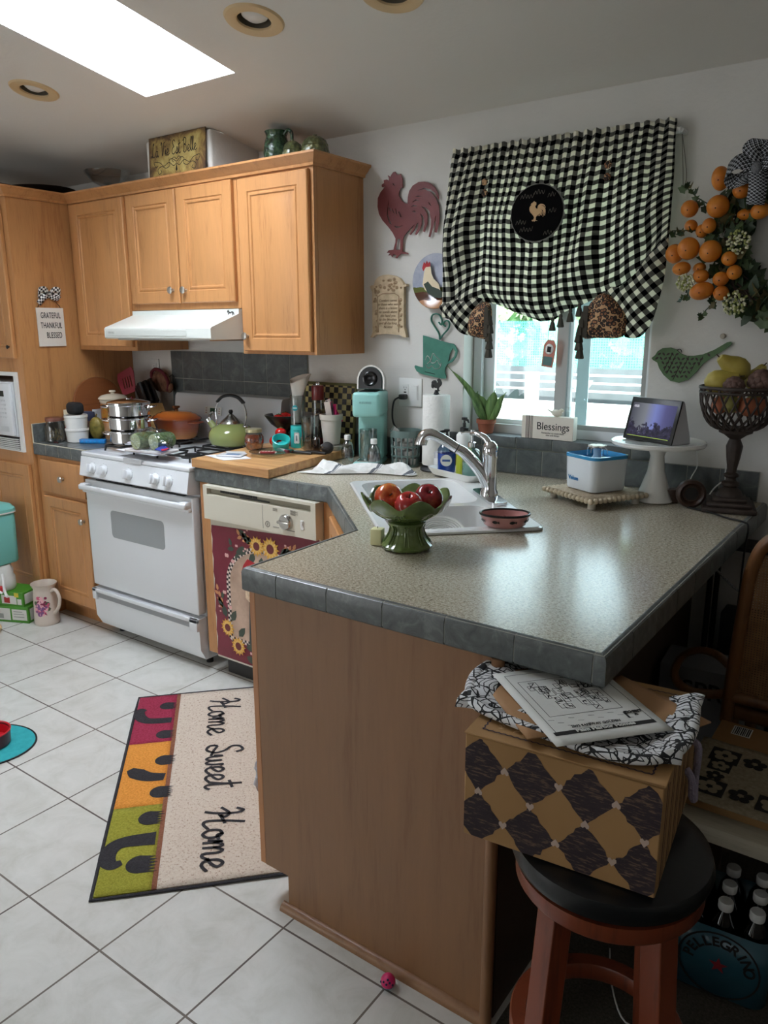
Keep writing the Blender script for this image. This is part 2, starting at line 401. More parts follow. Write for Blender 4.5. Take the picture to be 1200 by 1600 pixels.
b = B(); b.bx(2.098, 2.145, .122, .128, WZ0+.05, WZ1-.04); b.done('screen_rail', mat('screen_rail', (196, 206, 210), .4), win, world=True)

# ---------------------------------------------------------------- outside
OUT = mat('pale_concrete', (214, 212, 204), .8, var=8, vs=3)
b = B(); b.bx(-8, 10, .16, 9, -.5, -.4); struct(b.done('ground_patio', OUT))
t = thing('garden_urn', 'white garden urn outside, seen right of the window post', 'urn', (1.10, 2.72, .62))
t.scale = (.42, .42, .42)
B().lathe([(0, .75), (.07, .75), (.06, .79), (.03, .84), (.035, .9), (.10, .97), (.16, 1.06), (.19, 1.14), (.15, 1.14), (.08, 1.02), (0, 1.0)], 28).done('urn', mat('white_urn', (236, 236, 232), .6), t); B().bx(-.07, .07, -.07, .07, -2.4, .75).done('pedestal', mat('white_urn', (236, 236, 232), .6), t)
PW = mat('white_garden_wall', (232, 232, 228), .7)
b = B(); b.bx(-3, 5, 2.35, 2.5, -.4, .93); b.bx(-3, 5, 2.32, 2.53, .93, .96); tag(b.done('garden_wall', PW), 'sunlit white low garden wall outside beyond the window', 'wall')
BLK = mat('grey_block', (92, 94, 98), .8, var=10, vs=8)
b = B(); b.bx(-4, 6, 3.1, 3.25, -.4, 1.17); tag(b.done('block_wall', BLK), 'grey block wall below the ivy, seen through the window', 'wall')
t = thing('patio_railing', 'white railing with square posts outside the window', 'railing', (.6, 2.9, -.4))
b = B(); [b.bx(-3, 5, 2.93, 2.96, z_, z_+.014) for z_ in (1.0, 1.06, 1.12)]; b.done('rail', PW, t, world=True)
for px_ in (-.9, .63, 1.9): B().bx(px_-.045, px_+.045, 2.86, 2.93, -.4, 1.14).done('post', PW, t, world=True)
B().bx(.14, .22, 2.6, 2.68, -.4, 3.).done('tall_post', mat('blue_white_post', (190, 206, 232), .5), t, world=True)
IVY = [mat('ivy_leaf_%s' % n_, c_, .55) for n_, c_ in (('green', (130, 166, 110)), ('light', (206, 222, 168)), ('dark', (70, 112, 74)))]
b = B()
b.m = 2; b.bx(-4, 6, 3.35, 3.6, .9, 1.84)
random.seed(3)
for i in range(5200):
    x_ = random.uniform(-2.2, 3.6); z_ = random.uniform(1.12, 1.93); s_ = random.uniform(.035, .07)
    if i % 4 == 0: z_ = random.uniform(1.5, 1.9)
    b.m = 1 if (random.random() < (.4 if z_ < 1.5 else .75)) else (0 if random.random() < .7 else 2)
    b.at((x_, 3.33-random.uniform(0, .12), z_), (random.uniform(.9, 2.2), random.uniform(-.6, .6), random.uniform(-.7, .7)))
    b.add([(0, -s_, 0), (s_*.8, -s_*.4, .01), (s_*.9, s_*.4, 0), (0, s_, .01), (-s_*.9, s_*.4, 0), (-s_*.8, -s_*.4, .01)], [[0, 1, 2, 3, 4, 5]])
b.M = Matrix(); tag(b.done('ivy_hedge', IVY), 'dense green ivy growing over the fence outside the window', 'ivy', kind='stuff')
# teal mesh screen
g = G('teal_mesh'); xx, yy_, zz = g.sep(g.obj())
f = g.math('MAXIMUM', g.math('GREATER_THAN', g.math('FRACT', g.math('MULTIPLY', xx, 50)), .62), g.math('GREATER_THAN', g.math('FRACT', g.math('MULTIPLY', zz, 50)), .62))
tr_ = g.n('ShaderNodeBsdfTransparent'); df = g.n('ShaderNodeBsdfDiffuse'); g.put(df.inputs[0], (120, 200, 184)); mx = g.n('ShaderNodeMixShader')
g.put(mx.inputs[0], g.math('MULTIPLY_ADD', f, .45, .18)); g.t.links.new(tr_.outputs[0], mx.inputs[1]); g.t.links.new(df.outputs[0], mx.inputs[2]); g.t.links.new(mx.outputs[0], g.out.inputs[0])
b = B(); b.bx(-3, 5, 3.12, 3.123, 1.15, 1.53); tag(b.done('mesh_screen', g.m), 'teal green mesh screen along the foot of the ivy', 'mesh')
# ---------------------------------------------------------------- cabinets
def panel_front(b, x0, x1, z0, z1, y, t=.019, fw=.058):
    """raised-panel door front facing -y; y = back plane"""
    rings = [(0, 0), (0, t-.004), (.004, t), (fw-.006, t), (fw-.003, t-.004), (fw, t-.0045), (fw+.004, t-.001), (fw+.010, t-.001), (fw+.014, t-.006), (fw+.017, t-.006), (fw+.034, t-.0015)]
    vs = []; fs = []
    for i, d in rings: vs += [(x0+i, y-d, z0+i), (x1-i, y-d, z0+i), (x1-i, y-d, z1-i), (x0+i, y-d, z1-i)]
    for k in range(len(rings)-1):
        for q in range(4): a = k*4+q; c = k*4+(q+1) % 4; fs.append([a, c, c+4, a+4])
    n = (len(rings)-1)*4; fs.append([n, n+1, n+2, n+3]); fs.append([3, 2, 1, 0]); b.add(vs, fs)
KNOBP = [(0, 0), (.007, 0), (.0055, .008), (.006, .014), (.0145, .019), (.016, .023), (.014, .027), (.006, .029), (0, .0292)]
def knob(parent, x, y, z, name='knob', m=None, sc=1.0, rot=(PI/2, 0, 0)):
    b = B(); b.at((x, y, z), rot, sc); b.lathe(KNOBP, 20); b.M = Matrix(); return b.done(name, m or NICKEL, parent, world=True)
def door(parent, x0, x1, z0, z1, y, kx=None, kz=None, name='door', fw=.058):
    b = B(); panel_front(b, x0, x1, z0, z1, y, fw=fw); d = b.done(name, MAPLE, parent, world=True, ang=25)
    if kx is not None: knob(d, kx, y-.018, kz)
    return d
YF = -.317
UZ0, UZ1 = 1.366, 2.086
def wallcab(name, label, x0, x1, z0, doors, endr=False):
    t = thing(name, label, 'cabinet', ((x0+x1)/2, -.15, z0), group='wall cabinets above the stove')
    b = B(); b.bx(x0, x1, -.298, -.001, z0, UZ1, .001, 1); b.done('carcass', MAPLE, t, world=True)
    b = B(); b.prism([(x0, z0), (x1, z0), (x1, UZ1), (x0, UZ1)], .018, lambda a, c, d: (a, -.3-d, c), [[(x0+.03, z0+.03), (x1-.03, z0+.03), (x1-.03, UZ1-.03), (x0+.03, UZ1-.03)]])
    b.done('face_frame', MAPLE, t, world=True)
    for d in doors: door(t, *d)
    return t
wallcab('wall_cabinet', 'maple wall cabinet with one tall door in the left corner by the pantry', -.438, .033, UZ0, [(-.40, .018, 1.385, 2.068, -.319)])
wallcab('wall_cabinet', 'short maple wall cabinet with two doors above the range hood', .035, .762, 1.556, [(.046, .390, 1.583, 2.068, -.319, .350, 1.640), (.400, .744, 1.583, 2.068, -.319, .436, 1.638)])
wallcab('wall_cabinet', 'maple wall cabinet with one tall door at the right end, beside the red rooster', .764, 1.178, UZ0, [(.786, 1.162, 1.378, 2.064, -.319, .812, 1.44)])
# crown moulding along pantry side, cabinet fronts and right end
def sweep(b, path, sect, caps=True):
    """mitred sweep: path of (x, y); sect of (outward, z); outward is to the right of travel"""
    n = len(path); P = [Vector(p) for p in path]; rows = []
    for i in range(n):
        ds = []
        if i > 0: ds.append((P[i]-P[i-1]).normalized())
        if i < n-1: ds.append((P[i+1]-P[i]).normalized())
        ns = [Vector((d.y, -d.x)) for d in ds]; m = sum(ns, Vector((0, 0)))
        m = m/(m.length)*(1/max(.2, (m.normalized().dot(ns[0])))); rows.append([(P[i].x+m.x*o, P[i].y+m.y*o, z) for o, z in sect])
    k = len(sect); vs = [v for r in rows for v in r]; fs = []
    for i in range(n-1):
        for j in range(k): a = i*k+j; c = i*k+(j+1) % k; fs.append([a, c, c+k, a+k])
    if caps: fs += [list(range(k))[::-1], [(n-1)*k+j for j in range(k)]]
    b.add(vs, fs)
b = B(); zc = 2.086
sweep(b, [(-1.25, -.642), (-.438, -.642), (-.438, -.321), (1.180, -.321), (1.180, -.002)], [(0, zc-.012), (.008, zc-.012), (.010, zc-.002), (.022, zc+.008), (.032, zc+.020), (.040, zc+.026), (.040, zc+.034), (-.03, zc+.034), (-.03, zc+.0015), (0, zc+.0015)])
tag(b.done('crown_moulding', MAPLE, loc=(.4, -.321, zc), world=True, ang=30), 'maple crown moulding running along the tops of the pantry and the wall cabinets', 'moulding')
# pantry
t = thing('pantry_cabinet', 'tall maple pantry cabinet with built-in microwave at the left edge', 'cabinet', (-.84, -.32, 0))
b = B(); PX0, PX1 = -1.245, -.4405
b.bx(PX1-.018, PX1, -.62, -.001, 0, 2.085); b.bx(PX0, PX0+.018, -.62, -.001, 0, 2.085); b.bx(PX0+.018, PX1-.018, -.02, -.001, 0, 2.085)
for z_ in (.1, .835, 1.27, 2.067): b.bx(PX0+.018, PX1-.018, -.62, -.02, z_, z_+.018)
b.bx(PX0+.018, PX1-.018, -.56, -.545, 0, .1); b.done('carcass', MAPLE, t, world=True)
b = B(); b.prism([(PX0, .1), (PX1, .1), (PX1, 2.085), (PX0, 2.085)], .019, lambda a, c, d: (a, -.62-d, c), [[(PX0+.05, .14), (PX1-.05, .14), (PX1-.05, .79), (PX0+.05, .79)], [(PX0+.07, .885), (PX1-.065, .885), (PX1-.065, 1.25), (PX0+.07, 1.25)], [(PX0+.05, 1.36), (PX1-.05, 1.36), (PX1-.05, 2.04), (PX0+.05, 2.04)]])
b.done('face_frame', MAPLE, t, world=True)
door(t, PX0+.03, -.848, .13, .80, -.641); door(t, -.843, PX1-.025, .13, .80, -.641, fw=.062)
door(t, PX0+.03, -.848, 1.33, 2.055, -.641, -.875, 1.40); door(t, -.843, -.482, 1.33, 2.055, -.641)
knob(t, -.512, -.657, 1.385, m=BLACK, sc=.6)
# microwave with its trim frame
mw = thing('microwave', 'white built-in microwave with keypad in the pantry cabinet', 'microwave', (-.84, -.5, .855))
b = B(); b.prism([(-1.18, .862), (-.497, .862), (-.497, 1.262), (-1.18, 1.262)], .012, lambda a, c, d: (a, -.6405-d, c), [[(-1.15, .93), (-.522, .93), (-.522, 1.243), (-1.15, 1.243)]])
b.done('trim_frame', WPLAST, mw, world=True)
b = B()
for i in range(6): b.at((0, 0, 0)); b.bx(-1.14, -.53, -.662, -.642, .874+i*.0095, .879+i*.0095)
b.m = 1; b.bx(-1.145, -.525, -.6525, -.6515, .87, .932); b.done('vent_grille', [WPLAST, BLACK], mw, world=True)
b = B(); b.bx(-1.12, -.535, -.655, -.22, .936, 1.212, .006); b.done('case', WHITE, mw, world=True)
b = B(); b.bx(-1.115, -.70, -.672, -.656, .945, 1.206, .004); b.m = 1; b.bx(-1.07, -.745, -.674, -.671, .985, 1.165, .001); b.done('door', [WHITE, mat('dark_window_glass', (40, 42, 44), .12)], mw, world=True)
b = B(); b.bx(-.695, -.54, -.672, -.656, .945, 1.206, .004); b.m = 1; b.bx(-.65, -.595, -.6735, -.671, 1.14, 1.168); b.m = 2
for i in range(5):
    for j in range(3): b.bx(-.652+j*.024, -.636+j*.024, -.6733, -.671, 1.115-i*.021, 1.124-i*.021)
b.bx(-.655, -.578, -.6733, -.671, .962, .99); b.bx(-.70, -.663, -.6733, -.671, .962, .99)
b.done('control_panel', [WHITE, mat('display', (34, 40, 36), .2), mat('keypad_grey', (196, 198, 200), .4)], mw, world=True)

# ---------------------------------------------------------------- base cabinets
bc = thing('base_cabinet', 'maple base cabinet with one drawer and one door, left of the stove', 'cabinet', (-.22, -.3, 0))
b = B(); b.bx(-.436, -.006, -.60, -.004, .1, .856); b.bx(-.436, -.006, -.55, -.54, 0, .1); b.done('carcass', MAPLE, bc, world=True)
b = B(); b.prism([(-.436, .1), (-.006, .1), (-.006, .856), (-.436, .856)], .018, lambda a, c, d: (a, -.602-d, c), [[(-.38, .14), (-.04, .14), (-.04, .64), (-.38, .64)], [(-.38, .7), (-.04, .7), (-.04, .82), (-.38, .82)]]); b.done('face_frame', MAPLE, bc, world=True)
b = B(); b.bx(-.385, -.018, -.640, -.621, .675, .838, .004); d = b.done('drawer', MAPLE, bc, world=True); knob(d, -.19, -.638, .757)
door(bc, -.385, -.018, .115, .655, -.621, -.045, .565)
dc = thing('sink_cabinet', 'maple corner sink cabinet set at an angle beside the dishwasher', 'cabinet', (1.7, -.6, 0))
b = B()
b.prism([(1.452, -.05), (1.452, -.618), (1.49, -.618), (1.935, -1.04), (1.935, -.05)], .60, lambda a, c, d: (a, c, .1+d)); b.prism([(1.5, -.1), (1.5, -.56), (1.99, -1.0), (1.99, -.1)], .1, lambda a, c, d: (a, c, d))
b.bx(1.452, 1.49, -.618, -.60, .7, .856); b.bx(1.452, 1.49, -.05, -.03, .7, .856)
b.prism([(1.49, -.618), (1.935, -1.04), (1.945, -1.03), (1.5, -.608)], .156, lambda a, c, d: (a, c, .7+d))
b.done('carcass', MAPLE, dc, world=True)
b = B(); b.at((1.7125, -.829, 0), (0, 0, math.radians(-43.5))); panel_front(b, -.21, .21, .13, .83, -.003); b.M = Matrix(); b.done('door', MAPLE, dc, world=True, ang=25)
# dishwasher side stile
t = thing('filler_strip', 'narrow maple filler strip between the stove and the dishwasher', 'trim', (.81, -.6, .12))
B().bx(.786, .842, -.622, -.05, .1, .856).done('strip', MAPLE, t, world=True)
# peninsula cabinet
pc = thing('peninsula_cabinet', 'brown wood end panel of the peninsula under the countertop', 'cabinet', (2.28, -1.0, 0))
EP = wood('end_panel', (140, 101, 68), (124, 86, 55), .42, .8)  # maple tone darkened so the colour carries the shade on this end
b = B(); b.bx(1.957, 2.612, -1.455, -1.07, .1, .856); b.bx(1.957, 2.612, -1.07, -.05, .1, .68); b.bx(2.40, 2.612, -1.07, -.05, .70, .856); b.bx(2.035, 2.612, -1.455, -.05, 0, .1); b.done('carcass', MAPLE_D, pc, world=True)
b = B(); b.prism([(1.957, .1), (2.035, .1), (2.035, .0), (2.616, 0), (2.616, .856), (1.957, .856)], .018, lambda a, c, d: (a, -1.456-d, c)); b.done('end_panel', EP, pc, world=True)
B().bx(1.938, 1.956, -1.474, -.9, .1, .856, .001, 1).done('face_frame', MAPLE_D, pc, world=True)
b = B(); b.prism([(0, 0)]+[(.019*math.cos(a_), .019*math.sin(a_)) for a_ in [PI/2*i/6 for i in range(7)]], .600, lambda a, c, d: (2.018+d, -1.474-a, c)); b.done('base_moulding', EP, pc, world=True)
b = B(); b.tube([(2.612, -1.478, .0), (2.612, -1.478, .857)], .013, 12); b.done('corner_moulding', EP, pc, world=True)
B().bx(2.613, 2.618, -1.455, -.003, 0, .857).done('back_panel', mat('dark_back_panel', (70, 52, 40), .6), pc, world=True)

# ---------------------------------------------------------------- counters
SECT = [(-.016, .9155), (-.010, .9155), (-.003, .912), (.0, .904), (.0, .860), (-.004, .856), (-.014, .856), (-.016, .862)]
def edge_tiles(b, path, step=.152, gap=.0028, first=None):
    P = [Vector(p) for p in path]; n = len(P)
    for i in range(n-1):
        d = P[i+1]-P[i]; L = d.length; d.normalize(); nn = Vector((d.y, -d.x))
        def miter(k):
            if k <= 0 or k >= n-1: return nn
            d0 = (P[k]-P[k-1]).normalized(); d1 = (P[k+1]-P[k]).normalized(); m = (Vector((d0.y, -d0.x))+Vector((d1.y, -d1.x))).normalized(); return m/max(.2, m.dot(nn))
        cnt = max(1, round(L/step)); st = [L*k/cnt for k in range(cnt+1)]
        if first and i in first: st = [0]+[first[i]+k*step for k in range(int((L-first[i])/step)+1)]+[L]
        for k in range(len(st)-1):
            a0 = st[k]+(gap/2 if st[k] > 0 else .0004); a1 = st[k+1]-(gap/2 if st[k+1] < L else .0004)
            if a1-a0 < .004: continue
            m0 = miter(i) if k == 0 else nn; m1 = miter(i+1) if k == len(st)-2 else nn
            vs = [(P[i].x+d.x*a0+m0.x*o, P[i].y+d.y*a0+m0.y*o, z) for o, z in SECT]+[(P[i].x+d.x*a1+m1.x*o, P[i].y+d.y*a1+m1.y*o, z) for o, z in SECT]
            q = len(SECT); b.add(vs, [[j, (j+1) % q, (j+1) % q+q, j+q] for j in range(q)]+[list(range(q))[::-1], [q+j for j in range(q)]])
PATHC = [(.772, -.635), (1.481, -.635), (1.927, -1.055), (1.927, -1.486), (2.823, -1.486), (2.823, -.004)]
sA = Vector((1.505, -.535)); su = Vector((1, -1)).normalized(); sv = Vector((1, 1)).normalized(); SW, SD = .765, .47
sp = lambda u, v: tuple(sA+su*u+sv*v)
ct = thing('countertop', 'grey beige speckled countertop wrapping from the stove round to the peninsula', 'countertop', (2.2, -.8, .86))
inner = [(.772, -.620), (1.4750, -.620), (1.9420, -1.0597), (1.942, -1.471), (2.808, -1.471), (2.808, -.004), (.772, -.004)]
outer_hole = [sp(.02, .02), sp(SW-.02, .02), sp(SW-.02, SD-.02), sp(.02, SD-.02)]
b = B(); b.prism(inner, -.036, lambda a, c, d: (a, c, .914+d), [outer_hole]); b.done('worktop', LAM, ct, world=True)
b = B(); edge_tiles(b, PATHC, first={3: .112}); b.done('edge_tiles', SLATE, ct, world=True)
b = B(); sweep(b, PATHC, [(-.0155, .9148), (-.006, .9143), (-.0015, .9), (-.0015, .861), (-.0155, .861)]); b.done('grout', GROUT, ct, world=True)
c2 = thing('countertop', 'small grey tiled countertop between the pantry and the stove', 'countertop', (-.22, -.3, .86))
b = B(); k_ = 0
b.m = 1; b.bx(-.438, -.004, -.618, -.004, .878, .9125); b.m = 0
for i in range(3):
    for j in range(4): b.bx(-.437+i*.1445, -.437+i*.1445+.1415, -.611+j*.1515, -.611+j*.1515+.1485, .905, .9145, .001, 1)
b.done('tiled_top', [SLATE, mat('cream_grout', (206, 198, 176), .8)], c2, world=True)
b = B(); edge_tiles(b, [(-.438, -.635), (-.004, -.635)], .108, .004); b.done('edge_tiles', SLATE, c2, world=True)
b = B(); sweep(b, [(-.438, -.635), (-.004, -.635)], [(-.0155, .9148), (-.004, .9148), (-.0015, .9), (-.0015, .861), (-.0155, .861)]); b.done('grout', mat('cream_grout', (206, 198, 176), .8), c2, world=True)
b = B(); b.bx(-.4385, -.430, -.63, -.48, .9155, 1.008, .001, 1); b.bx(-.4385, -.430, -.477, -.327, .9155, 1.008, .001, 1); b.bx(-.4385, -.430, -.324, -.17, .9155, 1.008, .001, 1)
b.m = 1; b.bx(-.4398, -.434, -.633, -.168, .9155, 1.009); b.done('side_splash', [SLATE, mat('cream_grout', (206, 198, 176), .8)], c2, world=True)
# splash tiles (parts of the wall)
def tilewall(x0, x1, z0, z1, tw, th, m, name, y=-.001, t=.008, xs=None, zs=None):
    b = B(); b.m = 1; b.bx(x0, x1, y-t+.0015, y, z0, z1); b.m = 0
    xs = xs or [x0+i*tw for i in range(int((x1-x0)/tw)+1)]+[x1]; zs = zs or [z1-i*th for i in range(int((z1-z0)/th)+1)][::-1]
    if zs[0] > z0+.01: zs = [z0]+zs
    for a, c in zip(xs, xs[1:]):
        for p, q in zip(zs, zs[1:]):
            if c-a > .01: b.bx(a+.0015, c-.0015, y-t, y, p+.0015, q-.0015, .0008, 1)
    return struct(b.done(name, [m, GROUT]))
tilewall(-.106, .852, .917, 1.358, .151, .14, SLATE2, 'wall_tile_splash', xs=[-.106, -.016, .136, .286, .437, .592, .742, .852], zs=[.917, 1.07, 1.217, 1.358])
tilewall(.856, 2.79, .917, 1.0145, .107, .1, SLATE2, 'wall_tile_splash', xs=[.856+.1067*i for i in range(18)]+[2.79])
# window sill tiles
b = B(); b.m = 1; b.bx(1.62, 2.46, -.010, -.001, 1.0165, 1.056); b.bx(WX0, WX1, -.004, .09, 1.0455, 1.056); b.m = 0
for i in range(6):
    x_ = 1.62+i*.15-.0; x1_ = min(x_+.1475, 2.46)
    if x1_-x_ > .02: b.bx(x_, x1_, -.013, -.001, 1.0175, 1.0595, .003, 2)
for i in range(5): b.bx(max(WX0, 1.62+i*.15), min(1.62+i*.15+.1475, WX1), -.010, .085, 1.0505, 1.0605, .001, 1)
struct(b.done('trim_window_sill', [SLATE2, GROUT]))
# ---------------------------------------------------------------- range hood
hd = thing('range_hood', 'white slanted range hood under the short wall cabinet', 'range hood', (.4, -.25, 1.43))
HX0, HX1 = .037, .760
b = B(); b.prism([(-.003, 1.553), (-.335, 1.553), (-.335, 1.533), (-.49, 1.478), (-.497, 1.472), (-.497, 1.432), (-.49, 1.426), (-.003, 1.426)], HX1-HX0, lambda a, c, d: (HX0+d, a, c)); b.done('canopy', mat('hood_white', (216, 219, 212), .35, bump=.1, bs=300, bd=.0005), hd, world=True, ang=20)
b = B(); b.bx(HX0+.012, HX1-.15, -.4995, -.497, 1.440, 1.466, .0008, 1); b.done('front_trim', mat('hood_trim', (206, 209, 202), .4), hd, world=True)
text('lettering', 'VENTING', .011, mat('hood_letter', (176, 178, 172), .5), hd, (HX0+.055-.4, -.4998+.25, 1.4535-1.43))
B().bx(HX0+.05, HX1-.05, -.46, -.06, 1.420, 1.4262).done('filter', STEEL, hd, world=True)
b = B(); b.tube([(.700, -.342, 1.540), (.712, -.35, 1.546), (.722, -.35, 1.536), (.735, -.347, 1.541), (.748, -.35, 1.529)], [.003, .006, .005, .006, .002], 7, sm=4); b.tube([(.718, -.35, 1.54), (.715, -.354, 1.529)], .002, 5); b.tube([(.738, -.35, 1.538), (.742, -.354, 1.526)], .002, 5)
tag(b.done('gecko_magnet', BLACK, loc=(.72, -.345, 1.54), world=True), 'tiny black metal lizard stuck on the range hood', 'magnet')

# ---------------------------------------------------------------- stove
st = thing('stove', 'white gas stove with oven door, five knobs and storage drawer', 'stove', (.381, -.32, 0))
X0, X1 = .002, .760
b = B(); b.bx(X0+.004, X1-.004, -.60, -.01, .045, .895, .004); b.done('body', WHITE, st, world=True)
for lx, ly in ((.06, -.55), (.70, -.55), (.06, -.06), (.70, -.06)): B().cyl((lx, ly, 0), .016, .0, .047, 14).done('foot', BLACK, st, world=True)
b = B(); b.bx(X0, X1, -.655, -.07, .893, .914, .006, 3); b.m = 1; b.bx(X0+.05, X1-.05, -.60, -.10, .9135, .9145, .0004, 1); b.done('cooktop', [WHITE, mat('cooktop_well', (216, 218, 220), .25)], st, world=True)
b = B(); b.prism([(-.60, .79), (-.665, .80), (-.672, .806), (-.655, .893), (-.60, .893)], X1-X0, lambda a, c, d: (X0+d, a, c)); cp = b.done('control_panel', WHITE, st, world=True)
for kx_ in (.100, .188, .370, .553, .640):
    b = B(); b.at((kx_, -.665, .845), (PI/2-.19, 0, 0)); b.lathe([(0, 0), (.025, 0), (.026, .004), (.021, .008), (.020, .02), (.018, .022), (0, .022)], 24); b.bx(-.006, .006, -.0205, .0205, .018, .034, .003); b.M = Matrix(); b.done('knob', WHITE, st, world=True)
    b = B(); b.at((kx_, -.6668, .845), (PI/2-.19, 0, 0)); b.m = 0
    for a_ in range(0, 300, 40): b.bx(.03*math.cos(math.radians(a_-60))-.001, .03*math.cos(math.radians(a_-60))+.001, .03*math.sin(math.radians(a_-60))-.001, .03*math.sin(math.radians(a_-60))+.001, 0, .0006)
    b.M = Matrix(); b.done('dial_marks', mat('dial_grey', (120, 120, 124), .5), st, world=True)
b = B(); b.bx(X0, X1, -.648, -.605, .262, .782, .006, 3)
od = b.done('oven_door', WHITE, st, world=True)
b = B(); rr = .02; cx0, cx1, cz0, cz1 = .185, .565, .525, .655
b.prism([(cx0+rr-rr*math.cos(a_), cz0+rr-rr*math.sin(a_)) for a_ in [PI/2*i/5 for i in range(6)]]+[(cx1-rr+rr*math.sin(a_), cz0+rr-rr*math.cos(a_)) for a_ in [PI/2*i/5 for i in range(6)]]+[(cx1-rr+rr*math.cos(a_), cz1-rr+rr*math.sin(a_)) for a_ in [PI/2*i/5 for i in range(6)]]+[(cx0+rr-rr*math.sin(a_), cz1-rr+rr*math.cos(a_)) for a_ in [PI/2*i/5 for i in range(6)]], .0015, lambda a, c, d: (a, -.6475-d, c))
b.done('window', mat('oven_glass', (158, 162, 163), .16, coat=.4), od, world=True)
b = B(); b.bx(X0+.004, X1-.004, -.690, -.672, .738, .764, .008, 3); b.bx(X0+.004, X0+.05, -.68, -.645, .735, .768, .006); b.bx(X1-.05, X1-.004, -.68, -.645, .735, .768, .006); b.bx(X0+.002, X1-.002, -.668, -.645, .722, .742, .006); b.done('handle', WHITE, od, world=True)
b = B(); [b.bx(.08+i*.052, .123+i*.052, -.640, -.62, .7825, .7865) for i in range(12)]; b.done('vent_slots', BLACK, st, world=True)
b = B(); b.prism([(-.605, .05), (-.62, .05), (-.648, .10), (-.652, .245), (-.605, .248)], X1-X0, lambda a, c, d: (X0+d, a, c)); dr = b.done('drawer', WHITE, st, world=True)
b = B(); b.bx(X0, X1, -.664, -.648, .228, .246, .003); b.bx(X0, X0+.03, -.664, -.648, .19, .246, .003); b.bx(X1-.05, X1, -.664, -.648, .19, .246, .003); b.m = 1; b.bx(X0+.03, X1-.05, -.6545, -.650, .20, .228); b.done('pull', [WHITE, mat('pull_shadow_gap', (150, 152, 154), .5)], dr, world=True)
b = B(); b.prism([(-.012, .905), (-.115, .905), (-.115, .93), (-.085, 1.135), (-.075, 1.15), (-.012, 1.156)], X1-X0-.01, lambda a, c, d: (X0+.005+d, a, c)); bg = b.done('backguard', mat('backguard_white', (198, 200, 202), .3, coat=.2), st, world=True)
b = B(); b.at((.30, -.0965, 1.072), (-.145+PI, 0, 0)); b.m = 0; b.bx(-.062, .062, -.001, .002, -.021, .021, .001, 1); b.m = 1; b.bx(-.02, .03, -.001, .0026, -.014, .006); b.m = 2
for i in range(3): b.bx(-.052, -.042, -.001, .0026, -.014+i*.011, -.010+i*.011); b.bx(.042, .052, -.001, .0026, -.014+i*.011, -.010+i*.011)
b.M = Matrix(); b.done('clock', [mat('clock_frame', (208, 208, 200), .4), mat('clock_display', (30, 66, 44), .2), mat('clock_keys', (150, 90, 86), .5)], bg, world=True)
for gx, gy in ((.19, -.21), (.19, -.47), (.57, -.21), (.57, -.47)):
    b = B(); b.lathe([(.0, .9145), (.05, .9145), (.052, .917), (.034, .922), (.034, .929), (0, .931)], 24, (gx, gy, 0)); b.done('burner', IRON, st, world=True)
    b = B(); h_ = .938
    b.tube([(gx+.105*s1, gy+.105*s2, h_) for s1, s2 in ((-1, -1), (1, -1), (1, 1), (-1, 1))], .0045, 8, closed=True)
    for s1, s2 in ((1, 0), (-1, 0), (0, 1), (0, -1)): b.tube([(gx+.105*s1, gy+.105*s2, h_), (gx+.03*s1, gy+.03*s2, h_+.003)], .0045, 8)
    for s1 in (-1, 1):
        for s2 in (-1, 1): b.tube([(gx+.105*s1, gy+.105*s2, h_), (gx+.108*s1, gy+.108*s2, .915)], .0045, 8)
    b.done('grate', IRON, st, world=True)

# ---------------------------------------------------------------- dishwasher
dw = thing('dishwasher', 'cream dishwasher with control dial and a rooster art panel on its door', 'dishwasher', (1.14, -.32, .04))
b = B(); b.bx(.846, 1.448, -.60, -.04, .09, .855, .002, 1); b.done('tub', mat('grey_tub', (120, 120, 118), .5), dw, world=True)
b = B(); b.bx(.848, 1.446, -.575, -.56, .0, .1); b.done('toe_panel', mat('dark_toe', (46, 44, 42), .5), dw, world=True)
b = B(); b.bx(.848, 1.446, -.632, -.602, .095, .72, .003); dd = b.done('door', CREAM, dw, world=True)
# control panel with the recessed grip
b = B(); b.prism([(.846, .714), (1.448, .714), (1.448, .854), (.846, .854)], .045, lambda a, c, d: (a, -.615-d, c), [[(.868, .818), (1.425, .818), (1.425, .843), (.868, .843)]])
b.m = 1; b.bx(.866, 1.427, -.640, -.636, .817, .845); b.m = 2
for i in range(8): b.bx(.93+i*.026, .952+i*.026, -.643, -.639, .828, .840)
b.bx(1.04, 1.2, -.643, -.639, .821, .826)
cpn = b.done('control_panel', [CREAM, mat('grip_recess', (150, 145, 128), .5), BLACK], dw, world=True)
b = B(); b.bx(.868, 1.18, -.6608, -.6598, .722, .815); b.m = 1; b.bx(1.18, 1.181, -.6608, -.6598, .722, .815)
b.m = 1
for q in range(5): b.bx(1.325, 1.35+q % 2*.012, -.6612, -.6598, .797+q*.004-.002, .7985+q*.004-.002)
for q in range(3): b.bx(1.235, 1.258, -.6612, -.6598, .80+q*.004, .8012+q*.004)
b.bx(1.235, 1.265, -.6612, -.6598, .735, .737); b.bx(1.30, 1.345, -.6612, -.6598, .732, .734)

